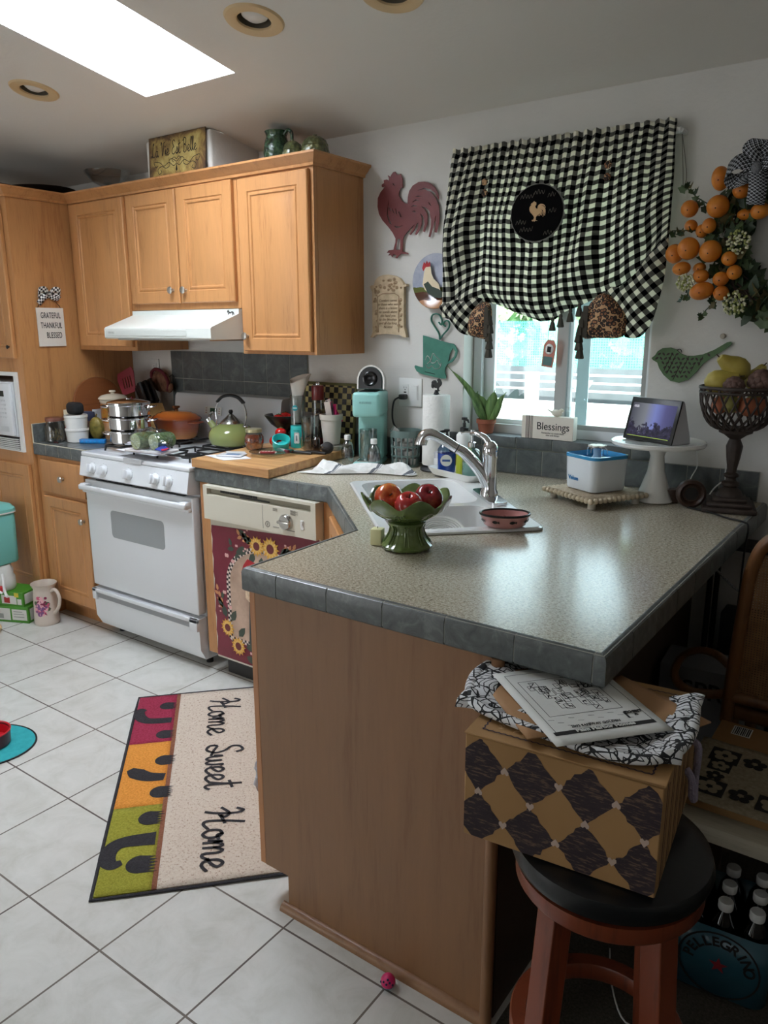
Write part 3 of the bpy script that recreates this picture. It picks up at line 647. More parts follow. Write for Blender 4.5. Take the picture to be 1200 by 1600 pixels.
b.done('panel_print', [CREAM, mat('print_grey', (96, 92, 84), .6)], cpn, world=True)
b = B(); b.at((1.205, -.6602, .742), (PI/2, 0, 0)); b.lathe([(.0098, 0), (.012, 0), (.012, .0007), (.0098, .0007), (.0098, 0)], 20); b.M = Matrix(); b.tube([(1.201, -.6610, .7455), (1.206, -.6610, .747), (1.208, -.661, .742), (1.203, -.661, .739), (1.206, -.661, .737)], .0009, 5, sm=3); b.done('emblem', mat('print_grey', (96, 92, 84), .6), cpn, world=True)
b = B(); b.at((1.305, -.6598, .765), (PI/2, 0, 0)); b.lathe([(0, 0), (.031, 0), (.030, .012), (.026, .018), (0, .018)], 28); b.bx(-.03, .03, -.006, .006, .014, .026, .004); b.M = Matrix(); b.done('dial', STEEL, cpn, world=True)
b = B(); b.bx(1.375, 1.391, -.6625, -.6598, .745, .782, .001, 1); b.bx(1.378, 1.388, -.667, -.6605, .765, .78, .001, 1); b.done('rocker_switch', WPLAST, cpn, world=True)
# door art panel: maroon ground, checked arch, sunflowers
MARO = mat('maroon_print', (116, 26, 46), .35, var=10, vs=6); FIELD = mat('tan_print', (190, 160, 138), .5, var=26, vs=9)
b = B(); b.prism([(.852, .105)]+[(.852+.003*(i % 3), .13+i*.029) for i in range(20)]+[(1.442-.003*(i % 2), .71-i*.029) for i in range(20)]+[(1.442, .105)], .0012, lambda a, c, d: (a, -.6325-d, c))
art = b.done('door_art', MARO, dw, world=True)
ay = -.6342; acx, arx, abot, atop = 1.155, .215, .20, .62
def arch(r, dz=0):
    return [(acx-r, abot-dz), (acx+r, abot-dz)]+[(acx+r*math.cos(a_), atop-r*.78+r*.78*math.sin(a_)) for a_ in [PI*i/24 for i in range(25)]]
b = B(); b.prism(arch(arx-.012), .0004, lambda a, c, d: (a, ay-d, c)); b.done('painted_field', FIELD, art, world=True)
b = B(); outl = arch(arx); oo = [Vector((p[0], p[1], 0)) for p in outl]; oo = oo[1:]+[oo[0]]; oo.append(oo[0])
L = [0]
for p, q in zip(oo, oo[1:]): L.append(L[-1]+(q-p).length)
def along(s_):
    for k in range(len(L)-1):
        if L[k+1] >= s_: break
    f_ = (s_-L[k])/(L[k+1]-L[k]); p = oo[k].lerp(oo[k+1], f_); d = (oo[k+1]-oo[k]).normalized(); return p, Vector((-d.y, d.x, 0))
N_ = int(L[-1]/.0105)
for i in range(N_):
    p0, n0 = along(i*L[-1]/N_); p1, n1 = along((i+.999)*L[-1]/N_)
    for r_ in range(2):
        b.m = (i+r_) % 2; a0, a1 = (r_-.9)*.0105, (r_+.1)*.0105
        q = [p0+n0*a0, p1+n1*a0, p1+n1*a1, p0+n0*a1]; b.add([(v.x, ay-.0006, v.y) for v in q], [[0, 1, 2, 3]])
b.done('checked_border', [mat('print_black', (34, 22, 26), .5), mat('print_cream', (224, 208, 196), .5)], art, world=True)
def sunflower(b, cx, czz, r, y0):
    for ring, (rr_, n_, of) in enumerate(((1., 13, 0), (.82, 13, .24))):
        b.m = ring
        for i in range(n_):
            a_ = 2*PI*i/n_+of; c_, s_ = math.cos(a_), math.sin(a_); R_ = r*rr_
            pts = [(.3, -.1), (.65, -.13), (1., 0), (.65, .13), (.3, .1)]
            b.add([(cx+R_*(u*c_-v*s_), y0-.0004*ring, czz+R_*(u*s_+v*c_)) for u, v in pts], [[0, 1, 2, 3, 4]])
    b.m = 2; b.add([(cx+r*.4*math.cos(2*PI*i/14), y0-.001, czz+r*.4*math.sin(2*PI*i/14)) for i in range(14)], [list(range(14))])
def leaf2(b, cx, czz, l, a_, y0, m, wd=.32):
    b.m = m; c_, s_ = math.cos(a_), math.sin(a_)
    b.add([(cx+l*(u*c_-v*s_), y0, czz+l*(u*s_+v*c_)) for u, v in [(0, 0), (.3, wd*.8), (.65, wd*.7), (1, 0), (.65, -wd*.7), (.3, -wd*.8)]], [[0, 1, 2, 3, 4, 5]])
SFM = [mat('petal_gold', (226, 168, 62), .5), mat('petal_pale', (238, 196, 110), .5), mat('seed_red', (112, 44, 44), .6), mat('leaf_print', (66, 78, 66), .6), mat('tan_leaf_print', (206, 142, 96), .6), mat('pink_print', (226, 176, 170), .6)]
random.seed(5)
def bouquet(pts, lv, berries, nm):
    b = B()
    for l in lv: leaf2(b, l[0], l[1], l[2], math.radians(l[3]), ay-.0011, l[4] if len(l) > 4 else 3)
    for p in berries:
        b.m = 5; b.add([(p[0]+p[2]*math.cos(2*PI*i/8), ay-.0012, p[1]+p[2]*math.sin(2*PI*i/8)*(1 if i % 2 else .6)) for i in range(8)], [list(range(8))])
    for p in pts: sunflower(b, p[0], p[1], p[2], ay-.0018)
    b.done(nm, SFM, art, world=True)
bouquet([(1.115, .632, .044), (1.19, .633, .05)],
        [(1.09, .64, .06, 160), (1.06, .61, .07, 200), (1.10, .6, .06, 240), (1.14, .59, .06, 265), (1.2, .59, .06, 280), (1.24, .62, .07, 20), (1.06, .66, .05, 150), (.985, .60, .04, 190), (.97, .61, .035, 110), (1.01, .585, .035, 230)]
        + [(1.02+i*.014, .662-i*.004, .03, 120+(i % 2)*80, 4) for i in range(6)]+[(1.25+i*.012, .63+i*.004, .028, 60+(i % 2)*60-60, 4) for i in range(6)],
        [(.94, .565, .012), (.975, .545, .011), (1.0, .615, .008), (1.05, .68, .006), (1.065, .69, .005), (1.05, .61, .007), (1.04, .60, .005), (1.27, .66, .006), (1.285, .655, .005)], 'sunflower_spray')
bouquet([(.925, .245, .042), (.985, .175, .044)],
        [(.92, .29, .06, 110), (.95, .28, .06, 60), (.9, .33, .05, 120), (.99, .22, .06, 50), (1.03, .18, .06, 10), (1.03, .14, .06, -20), (.9, .37, .035, 80)]+[(.875+i*.006, .40-i*.014, .03, 100+(i % 2)*60, 4) for i in range(6)],
        [(.945, .34, .011), (.915, .40, .011), (.93, .36, .007), (1.06, .16, .009), (1.08, .15, .007), (.88, .33, .006), (.885, .31, .005)], 'sunflower_spray')
b = B(); b.m = 0; b.prism([(1.05, .20), (1.06, .38), (1.03, .46), (1.06, .50), (1.12, .52), (1.2, .5), (1.26, .4), (1.28, .22)], .0003, lambda a, c, d: (a, ay-.0006-d, c))
b.m = 1; b.prism([(1.02, .505), (1.035, .54), (1.06, .57), (1.10, .56), (1.10, .50), (1.05, .47), (1.03, .49)], .0003, lambda a, c, d: (a, ay-.0009-d, c))
b.m = 2; [b.add([(1.03+i*.017, ay-.0016, .46-i*.006), (1.037+i*.017, ay-.0016, .51), (1.044+i*.017, ay-.0016, .44-i*.006)], [[0, 1, 2]]) for i in range(12)]
b.m = 2; b.prism([(1.04, .40), (1.04, .47), (1.2, .47), (1.18, .36), (1.1, .36)], .0003, lambda a, c, d: (a, ay-.0010-d, c)); b.done('painted_rooster', [mat('hen_dark', (60, 66, 64), .6), mat('comb_red', (176, 34, 42), .6), mat('hen_cream', (214, 190, 160), .6, var=24, vs=60)], art, world=True)
# ---------------------------------------------------------------- wall and cabinet-top decor
ROOSTER = [(1.2804,2.038),(1.2912,2.0423),(1.2898,2.0533),(1.3055,2.0544),(1.3162,2.0479),(1.3147,2.0599),(1.3091,2.0702),(1.3232,2.0623),(1.3282,2.0709),(1.3373,2.079),(1.3465,2.0791),(1.3535,2.0682),(1.3654,2.0653),(1.3744,2.0686),(1.3758,2.0588),(1.3828,2.049),(1.3815,2.0358),(1.3844,2.0141),(1.376,2.0176),(1.3656,2.0041),(1.3636,1.9892),(1.3763,1.9692),(1.3938,1.9568),(1.4063,1.9546),(1.4075,1.9771),(1.4142,2.0005),(1.4312,2.0191),(1.4582,2.029),(1.4851,2.0279),(1.5118,2.0199),(1.5351,2.0019),(1.5493,1.9797),(1.555,1.953),(1.5457,1.9617),(1.5355,1.981),(1.5154,1.997),(1.4854,2.0052),(1.4531,1.9978),(1.4854,2.0),(1.5156,1.9865),(1.5391,1.9623),(1.5527,1.9349),(1.5573,1.9003),(1.5539,1.8662),(1.5446,1.835),(1.5345,1.8378),(1.5406,1.8725),(1.5388,1.8992),(1.5307,1.8679),(1.5148,1.8209),(1.5073,1.8224),(1.5175,1.8582),(1.5185,1.8848),(1.51,1.9174),(1.493,1.9321),(1.4728,1.9376),(1.4898,1.9244),(1.5015,1.9022),(1.5006,1.8702),(1.4895,1.8414),(1.4807,1.8447),(1.4885,1.8711),(1.4834,1.8983),(1.4663,1.913),(1.4753,1.8935),(1.4736,1.8695),(1.4636,1.8486),(1.4487,1.8334),(1.4431,1.8364),(1.4566,1.8599),(1.4585,1.8787),(1.4496,1.874),(1.4382,1.8504),(1.4224,1.8351),(1.4154,1.8383),(1.4292,1.8565),(1.438,1.8721),(1.4257,1.8622),(1.4049,1.8472),(1.3896,1.8318),(1.384,1.8184),(1.3829,1.7742),(1.409,1.7683),(1.4139,1.7614),(1.3772,1.7661),(1.3652,1.7595),(1.3559,1.7488),(1.3473,1.7526),(1.3544,1.7618),(1.3379,1.7654),(1.3307,1.7557),(1.3257,1.7633),(1.3112,1.7624),(1.3213,1.772),(1.3053,1.774),(1.3141,1.7825),(1.3379,1.7834),(1.3472,1.8096),(1.3485,1.8262),(1.3342,1.8493),(1.3126,1.873),(1.2837,1.9002),(1.2656,1.9266),(1.2584,1.9549),(1.2599,1.9879),(1.2731,2.0087),(1.2875,2.0209),(1.2983,2.0324),(1.2854,2.0266),(1.2789,2.0311)]
RH = [[(1.3571,1.8229),(1.372,1.8247),(1.3715,1.7815),(1.3501,1.7827)],[(1.3339,2.038),(1.3424,2.0334),(1.3445,2.0261),(1.336,2.0324)],[(1.3162,1.9773),(1.309,1.9506),(1.3054,1.9179),(1.3162,1.8894),(1.3306,1.88),(1.3184,1.9003),(1.3105,1.923),(1.3126,1.9503)],[(1.3413,1.8765),(1.3662,1.8703),(1.3852,1.8744),(1.3662,1.8664),(1.3499,1.8681)],[(1.4418,1.9766),(1.4588,1.9787),(1.4757,1.9734),(1.4588,1.975)],[(1.4262,1.9566),(1.4453,1.9656),(1.4644,1.9596),(1.4453,1.9613)],[(1.4215,1.9409),(1.4352,1.9467),(1.4558,1.9406),(1.4353,1.9419)],[(1.5041,1.9523),(1.5129,1.9447),(1.5197,1.9351),(1.5103,1.9412)],[(1.4286,1.9231),(1.4402,1.9243),(1.4471,1.9194),(1.4375,1.9191)],[(1.3212,1.9468),(1.3255,1.9327),(1.3226,1.933),(1.3169,1.9444)],[(1.334,1.943),(1.3412,1.9232),(1.3369,1.9252),(1.3312,1.9405)],[(1.3496,1.9416),(1.3568,1.9192),(1.3525,1.9196),(1.3468,1.9392)],[(1.3659,1.9294),(1.3766,1.9067),(1.3723,1.907),(1.3624,1.9269)]]
b = B(); b.prism(ROOSTER, .003, lambda a, c, d: (a, -.010-d, c), RH)
tag(b.done('metal_rooster', mat('oxblood_metal', (112, 42, 42), .5, var=8, vs=14), loc=(1.4, -.01, 1.9), world=True), 'dark red metal rooster cutout hung high on the wall left of the curtain', 'wall decoration')
b = B()
PLQ = [(1.2322,1.6467),(1.2442,1.6463),(1.2518,1.6663),(1.2683,1.68),(1.2941,1.6865),(1.3197,1.6866),(1.3487,1.6809),(1.3738,1.6704),(1.3918,1.65),(1.3954,1.6431),(1.4096,1.6464),(1.4096,1.6379),(1.3964,1.6356),(1.3954,1.5648),(1.3975,1.4787),(1.4101,1.4353),(1.3987,1.4335),(1.3784,1.4439),(1.3123,1.4484),(1.2522,1.4447),(1.2354,1.4326),(1.2255,1.4344),(1.2371,1.4553),(1.2361,1.5501),(1.2358,1.6204),(1.2231,1.6411)]
t = thing('plaque', 'cream resin plaque with arched top and raised flowers beside the cabinet end', 'plaque', (1.316, -.01, 1.56))
b.prism(PLQ, .018, lambda a, c, d: (a, -.004-d, c)); b.done('slab', mat('antique_resin', (196, 176, 144), .55, var=18, vs=30), t, world=True)
b = B(); random.seed(2)
for i in range(58):
    if i < 30: x_, z_ = random.uniform(1.262, 1.382), random.uniform(1.615, 1.668); 
    else: x_, z_ = random.choice((random.uniform(1.247, 1.262), random.uniform(1.372, 1.388))), random.uniform(1.46, 1.64)
    if i < 30 and abs(x_-1.32) > .066-(z_-1.60)*.5: continue
    r_ = random.uniform(.005, .009); b.ell((x_, -.0225, z_), (r_, .004, r_*.8), 8, 6); b.ell((x_, -.0255, z_), (r_*.45, .003, r_*.4), 6, 5)
b.tube([(1.268, -.023, 1.455), (1.264, -.023, 1.6), (1.29, -.023, 1.612), (1.35, -.023, 1.612), (1.372, -.023, 1.6), (1.372, -.023, 1.455)], .0022, 6)
o = b.done('raised_flowers', mat('antique_relief', (168, 142, 112), .6, var=20, vs=60), t, world=True); o['kind'] = 'stuff'
text('lettering', 'Comfort comes\nto those who wait\nthere is a house\non stands above\nthe hand you\nto the blessings\nand all day long\nBe kind', .0145, mat('sepia_ink', (104, 78, 54), .7), t, (1.317-1.316, -.0225+.01, 1.53-1.56), shear=.25, lsp=1.05)
# rooster plate
t = thing('decor_plate', 'round painted rooster plate on the wall, half hidden behind the curtain', 'plate', (1.548, -.012, 1.652))
g = G('painted_plate'); x, y, z = g.sep(g.obj())
nz = g.noise(g.obj(), 22, 4)
sky_ = g.mix(g.math('MULTIPLY', nz, 1.), (120, 132, 168), (214, 216, 222)); h = g.math('ADD', z, g.math('MULTIPLY', nz, .02))
c1 = g.mix(g.math('LESS_THAN', h, -.012), sky_, (98, 104, 52)); c2_ = g.mix(g.math('LESS_THAN', h, -.03), c1, (86, 50, 34)); c3 = g.mix(g.math('LESS_THAN', h, -.062), c2_, (176, 122, 74))
g.set(col=c3, rough=.2, coat=.4)
b = B(); b.at((0, 0, 0), (PI/2, 0, 0)); b.lathe([(0, .002), (.062, .002), (.072, .008), (.104, .016), (.106, .014), (.104, .011), (.07, .0), (0, -.003)], 48); b.M = Matrix(); b.done('plate', g.m, t)
b = B(); P = lambda a, c, d: (a, -.0175-d, c)
b.m = 0; b.prism([(-.055, -.01), (-.05, .03), (-.045, .05), (-.032, .062), (-.018, .055), (-.014, .03), (-.004, .01), (.02, -.01), (.03, -.04), (.01, -.06), (-.02, -.05), (-.045, -.03)], .0006, P)
b.m = 1; b.prism([(-.058, .052), (-.05, .075), (-.042, .068), (-.036, .08), (-.03, .068), (-.022, .076), (-.02, .056), (-.04, .055), (-.052, .04)], .0008, P)
b.m = 2; b.prism([(-.05, -.01), (-.03, .0), (-.01, -.02), (.02, -.03), (.05, -.05), (.03, -.065), (0, -.062), (-.03, -.045)], .0009, P)
b.done('painted_rooster', [mat('rooster_cream', (222, 204, 172), .5), mat('comb_red', (176, 34, 42), .6), mat('rooster_green', (40, 58, 46), .5)], t)
# teal teacup cutout
CUP = [(1.4857,1.443),(1.4997,1.4397),(1.5516,1.4274),(1.5891,1.4175),(1.6281,1.4111),(1.6375,1.4056),(1.65,1.3833),(1.6439,1.3607),(1.6277,1.3406),(1.6044,1.3315),(1.5945,1.317),(1.5915,1.2968),(1.5986,1.2827),(1.5954,1.2728),(1.5749,1.2721),(1.5229,1.2802),(1.4806,1.2875),(1.4555,1.2985),(1.4446,1.3159),(1.4481,1.3218),(1.4696,1.3165),(1.4873,1.3141)]
TEAL = mat('teal_painted_metal', (52, 118, 100), .5, var=10, vs=20)
t = thing('teacup_cutout', 'teal metal teacup cutout with heart steam under the rooster plate', 'wall decoration', (1.55, -.01, 1.37))
b = B(); b.prism(CUP, .004, lambda a, c, d: (a, -.008-d, c), [[(1.628,1.394),(1.6401,1.3804),(1.6339,1.3606),(1.6175,1.3461),(1.607,1.341),(1.6136,1.3715)]]); b.done('cup', TEAL, t, world=True)
b = B(); b.tube([(p, -.010, q) for p, q in [(1.5652,1.4275),(1.5614,1.4501),(1.5405,1.4783),(1.5251,1.501),(1.5275,1.5206),(1.5431,1.5278),(1.5601,1.5242),(1.5704,1.5118),(1.5754,1.4978),(1.571,1.4838),(1.5593,1.4951)]], .0058, 8, flat=.5, sm=4)
b.tube([(p, -.010, q) for p, q in [(1.5652,1.4275),(1.5818,1.4473),(1.6048,1.4698),(1.6091,1.4893),(1.6008,1.5004),(1.5875,1.4977),(1.581,1.4866),(1.5913,1.4782)]], .0058, 8, flat=.5, sm=4); b.done('heart_steam', TEAL, t, world=True)
b = B(); SV = mat('silver_scroll', (176, 176, 170), .4, .6)
for pts in ([(1.50, 1.345), (1.508, 1.362), (1.52, 1.352), (1.528, 1.335), (1.545, 1.335), (1.556, 1.345), (1.566, 1.33), (1.575, 1.325)], [(1.508, 1.33), (1.525, 1.345), (1.535, 1.372), (1.55, 1.36), (1.57, 1.345)], [(1.5, 1.325), (1.515, 1.312), (1.53, 1.322), (1.548, 1.31), (1.568, 1.316), (1.575, 1.335)]):
    b.tube([(p, -.0125, q) for p, q in pts], .0017, 5, sm=4)
b.m = 1; b.tube([(1.497, -.0125, 1.297), (1.545, -.0125, 1.289)], .0012, 5); b.done('scroll_work', [SV, INK], t, world=True)
# bird cutout
BIRD = [(2.4138,1.3706),(2.4259,1.3817),(2.4332,1.3946),(2.4484,1.4044),(2.4735,1.4066),(2.4929,1.4006),(2.5095,1.3876),(2.5287,1.3804),(2.5502,1.3808),(2.58,1.3863),(2.6144,1.4017),(2.6502,1.4252),(2.6604,1.4277),(2.6661,1.4223),(2.6599,1.4144),(2.6329,1.3928),(2.5995,1.3694),(2.5828,1.3554),(2.564,1.328),(2.5417,1.3033),(2.5116,1.2914),(2.4827,1.2967),(2.4589,1.3152),(2.4423,1.3372),(2.4344,1.3563),(2.4195,1.3643)]
t = thing('bird_cutout', 'green patterned bird cutout on the wall right of the window', 'wall decoration', (2.53, -.008, 1.35))
b = B(); b.prism(BIRD, .006, lambda a, c, d: (a, -.005-d, c)); b.done('bird', mat('bird_green', (78, 108, 66), .55, var=6, vs=30), t, world=True)
b = B(); BR = mat('bird_brown', (52, 38, 32), .6)
def inb(x_, z_):
    c = False; n = len(BIRD)
    for i in range(n):
        (x1, z1), (x2, z2) = BIRD[i], BIRD[(i+1) % n]
        if (z1 > z_) != (z2 > z_) and x_ < (x2-x1)*(z_-z1)/(z2-z1)+x1: c = not c
    return c
for q in range(7):
    px_, pz = 2.447+q*.022, 1.31+.02*(q % 2); 
    b.tube([(px_+s_*.012, -.0115, pz-.01+s_*.03) for s_ in range(4) if inb(px_+s_*.012, pz-.01+s_*.03)] or [(2.5, -.0115, 1.34), (2.51, -.0115, 1.35)], .0009, 4) if sum(inb(px_+s_*.012, pz-.01+s_*.03) for s_ in range(4)) > 1 else None
for i in range(17):
    for j in range(9):
        x_ = 2.425+i*.0145+(j % 2)*.007; z_ = 1.298+j*.0145
        if all(inb(x_+dx, z_+dz) for dx in (-.007, .007) for dz in (-.006, .006)):
            a_ = .6 if (i+j) % 2 else 2.3; c_, s_ = math.cos(a_), math.sin(a_)
            b.add([(x_+.007*(u*c_-v*s_), -.0115, z_+.007*(u*s_+v*c_)) for u, v in [(-1, 0), (-.3, .45), (.5, .4), (1, 0), (.5, -.4), (-.3, -.45)]], [[0, 1, 2, 3, 4, 5]])
o = b.done('leaf_pattern', BR, t, world=True); o['kind'] = 'stuff'
b = B(); b.tube([(2.503+.008*math.cos(a_), -.008, 1.391+.011*math.sin(a_)) for a_ in [PI*i/8 for i in range(9)]], .0015, 5); b.done('hanging_loop', IRON, t, world=True)
b = B(); b.at((2.635, -.001, 1.445), (PI/2, 0, 0)); b.lathe([(0, 0), (.0085, 0), (.0085, .006), (.006, .008), (0, .008)], 18); b.M = Matrix(); tag(b.done('wall_peg', mat('peg_putty', (168, 158, 140), .5)), 'small round putty coloured peg stuck to the wall above the green bird', 'peg')

# outlets
def cover(name, label, cx, cz_, wd, ht, gangs, m, warp=None):
    t = thing(name, label, 'outlet', (cx, -.003, cz_))
    b = B(); b.bx(cx-wd/2, cx+wd/2, -.0065, -.001, cz_-ht/2, cz_+ht/2, .002); b.done('cover_plate', m, t, world=True)
    for k, (gx, kind) in enumerate(gangs):
        b = B(); b.bx(cx+gx-.0165, cx+gx+.0165, -.009, -.006, cz_-.033, cz_+.033, .001, 1); 
        if kind == 'rocker': b.at((cx+gx, -.0095, cz_), (.06, 0, 0)); b.bx(-.013, .013, -.002, .002, -.028, .028, .001, 1); b.M = Matrix(); b.done('rocker_switch', m, t, world=True); continue
        b.m = 1
        for dz in (.018, -.018): b.bx(cx+gx-.007, cx+gx-.0055, -.0095, -.0085, cz_+dz-.002, cz_+dz+.006); b.bx(cx+gx+.005, cx+gx+.0065, -.0095, -.0085, cz_+dz-.001, cz_+dz+.005); b.bx(cx+gx-.002, cx+gx+.002, -.0095, -.0085, cz_+dz-.009, cz_+dz-.005)
        b.bx(cx+gx-.006, cx+gx+.006, -.0098, -.0088, cz_-.003, cz_+.003); b.done('receptacle', [m, mat('slot_dark', (60, 56, 50), .6)], t, world=True)
    return t
cover('outlet_plate', 'white double plate with outlet and rocker switch right of the coffee maker', 1.421, 1.209, .114, .117, [(-.024, 'out'), (.024, 'rocker')], WPLAST)
cover('outlet_plate', 'dim white outlet plate low on the wall behind the knife block', -.246, 1.255, .07, .114, [(0, 'out')], WALL)

# GRATEFUL sign hanging on the pantry side (faces +x)
PXS = -.4385
t = thing('hanging_sign', 'small white hanging sign with checked bow on the pantry side', 'sign', (PXS, -.478, 1.48))
b = B(); b.prism([(-.547, 1.386), (-.402, 1.386), (-.402, 1.573), (-.547, 1.573)], .005, lambda a, c, d: (PXS+.002+d, a, c)); b.done('board', mat('sign_white', (222, 214, 202), .5), t, world=True)
for i, wd_ in enumerate(('GRATEFUL', 'THANKFUL', 'BLESSED')):
    text('lettering', wd_, .040, INK, t, (.0085, -.4745+.478+(.012 if i == 2 else 0), 1.535-.048*i-1.48+.0), rgt=(0, 1, 0), up=(0, 0, 1), sx=.52, off=.0002, space=1.1)
b = B(); b.tube([(PXS+.004, -.540, 1.565), (PXS+.004, -.53, 1.585), (PXS+.006, -.475, 1.640), (PXS+.004, -.42, 1.585), (PXS+.004, -.41, 1.565)], .0014, 5); b.done('cord', INK, t, world=True)
g = G('checked_ribbon'); u_, v_, _ = g.sep(g.uv()); ch = g.math('MODULO', g.math('ADD', g.math('FLOOR', g.math('MULTIPLY', u_, 7)), g.math('FLOOR', g.math('MULTIPLY', v_, 3))), 2.)
g.set(col=g.mix(ch, (30, 30, 32), (226, 224, 220)), rough=.6); RIB = g.m
def bowribbon(b, pts, wdir, wd, uvs=1.0):
    P = crom([Vector(p) for p in pts], 6); W = Vector(wdir).normalized()*wd/2; n = len(P)
    b.add([v for p in P for v in (p-W, p+W)], [[2*i, 2*i+1, 2*i+3, 2*i+2] for i in range(n-1)], [(i/(n-1)*uvs, s_) for i in range(n) for s_ in (0, 1)])
b = B(); Y0 = -.475
for s_ in (1, -1):
    bowribbon(b, [(PXS+.012, Y0, 1.637), (PXS+.024, Y0+s_*.022, 1.660), (PXS+.022, Y0+s_*.056, 1.655), (PXS+.012, Y0+s_*.052, 1.632), (PXS+.010, Y0, 1.637)], (.3, .0, 1), .028, 2.)
    bowribbon(b, [(PXS+.010, Y0, 1.637), (PXS+.012, Y0+s_*.028, 1.622), (PXS+.010, Y0+s_*.058, 1.592 if s_ < 0 else 1.618)], (.1, .7*s_, .8), .028, 1.3)
b.done('bow', RIB, t, world=True, solid=.0012)

# sign leaning on the duct chase
t = thing('tin_sign', 'yellowed tin sign with French cursive words leaning on the white duct chase', 'sign', (.385, -.305, 2.122), rot=(-.05, 0, 0))
g = G('aged_tin'); n_ = g.noise(g.obj(), 12, 5, .65, .6); x, y, z = g.sep(g.obj())
ed = g.math('MAXIMUM', g.math('DIVIDE', g.math('ABSOLUTE', x), .187), g.math('DIVIDE', g.math('ABSOLUTE', g.math('SUBTRACT', z, .088)), .088))
f = g.math('ADD', n_, g.math('MULTIPLY', g.math('POWER', ed, 5), .28))
g.set(col=g.ramp(f, [(.36, (200, 182, 116)), (.55, (166, 140, 78)), (.68, (112, 84, 50)), (.85, (58, 40, 32))]), rough=.55)
b = B(); b.bx(-.187, .187, -.003, .0, .0, .176, .001, 1); b.done('plate', g.m, t)
b = B(); P = lambda x, y: (x, -.0036, .092+y); cursive(b, 'La Vie Est Belle', -.168, .058, .0035, P, .80); b.done('lettering', INK, t, world=False)
b = B()
for s_ in (-1, 1):
    for pts in ([(0, .055), (.02, .045), (.05, .062), (.085, .05), (.11, .066), (.15, .072), (.14, .05), (.125, .055)], [(.0, .06), (.03, .075), (.05, .068), (.045, .05), (.07, .04), (.1, .05), (.125, .04), (.12, .02), (.10, .026), (.108, .036)], [(.0, .07), (.015, .08), (.03, .072), (.02, .06)]):
        ribbon(b, crom([Vector((s_*p[0], p[1], 0)) for p in pts], 6), .0028, lambda x, y: (x, -.0036, y))
b.lathe([(0, 0), (.006, .008), (.004, .018), (.0015, .03), (0, .034)], 10, (0, -.0036, .02), ry=.15); b.done('scroll_print', INK, t)
# green majolica pieces on the cabinet top
MAJ = G('green_majolica'); MAJ.set(col=MAJ.ramp(MAJ.noise(MAJ.obj(), 38, 4, .6), [(.35, (30, 52, 40)), (.55, (52, 86, 58)), (.75, (98, 112, 70))]), rough=.25, coat=.5); MAJ.bump(MAJ.vor(MAJ.obj(), 60), .9, .006); MAJ = MAJ.m
MAJ2 = G('olive_majolica'); MAJ2.set(col=MAJ2.ramp(MAJ2.noise(MAJ2.obj(), 45, 4, .6), [(.35, (58, 66, 40)), (.55, (98, 104, 62)), (.75, (140, 134, 88))]), rough=.28, coat=.5); MAJ2.bump(MAJ2.vor(MAJ2.obj(), 70), .9, .006); MAJ2 = MAJ2.m
TOPZ = 2.1215
t = thing('pitcher', 'dark green embossed pitcher on top of the wall cabinets', 'pitcher', (.875, -.19, TOPZ))
B().lathe([(0, 0), (.042, 0), (.047, .01), (.056, .05), (.05, .09), (.042, .115), (.046, .128), (.049, .134), (.044, .136), (.036, .115), (.0, .02)], 32).done('body', MAJ, t)
b = B(); b.tube([(.042, 0, .118), (.062, 0, .134), (.084, 0, .118), (.082, 0, .08), (.066, 0, .05), (.052, 0, .045)], .007, 10, sm=5); b.at((0, 0, 0), (0, 0, -.3)); b.done('handle', MAJ, t)
def beehive(x, y, r, h, lab):
    t = thing('lidded_jar', lab, 'jar', (x, y, TOPZ), group='lidded jars on the cabinet top')
    B().lathe([(0, 0), (r*.75, 0), (r, h*.12), (r*1.02, h*.3), (r*.93, h*.52), (r*.88, h*.53)], 28).done('body', MAJ2, t)
    B().lathe([(r*.92, h*.535), (r*.94, h*.56), (r*.78, h*.75), (r*.45, h*.88), (r*.14, h*.92), (r*.16, h*.97), (0, h)], 28).done('lid', MAJ2, t)
beehive(.985, -.215, .043, .088, 'smaller olive green beehive jar beside the green pitcher'); beehive(1.09, -.20, .056, .096, 'larger olive green beehive jar at the right end of the cabinet top')
# glass compote and dark trays
t = thing('glass_compote', 'clear cut-glass footed bowl on the cabinet top in the corner', 'bowl', (-.33, -.15, TOPZ))
CG = thin_glass('cut_glass', (240, 243, 243), .16, .04)
B().lathe([(0, .045), (.03, .047), (.075, .07), (.105, .105), (.112, .118), (.105, .118), (.07, .076), (0, .055)], 32, fn=lambda a, k: (1+.02*math.cos(16*a), 0)).done('bowl', CG, t)
B().lathe([(0, 0), (.035, 0), (.03, .006), (.012, .015), (.018, .028), (.01, .036), (.02, .045), (0, .045)], 24).done('foot', CG, t)
t = thing('serving_tray', 'dark oval tray lying on top of the pantry', 'tray', (-.66, -.33, TOPZ))
B().lathe([(0, 0), (.13, 0), (.16, .012), (.195, .034), (.20, .04), (.19, .038), (.15, .016), (0, .006)], 40, ry=.85).done('tray', BLACK, t)
t = thing('dark_basket', 'dark folded bundle on top of the pantry at the far left', 'basket', (-1.06, -.42, TOPZ))
b = B(); b.lathe([(0, 0), (.13, 0), (.17, .05), (.18, .09), (.165, .092), (.155, .05), (0, .02)], 30); b.done('basket', mat('dark_wicker', (38, 36, 36), .7, bump=.6, bs=80, bd=.006), t)

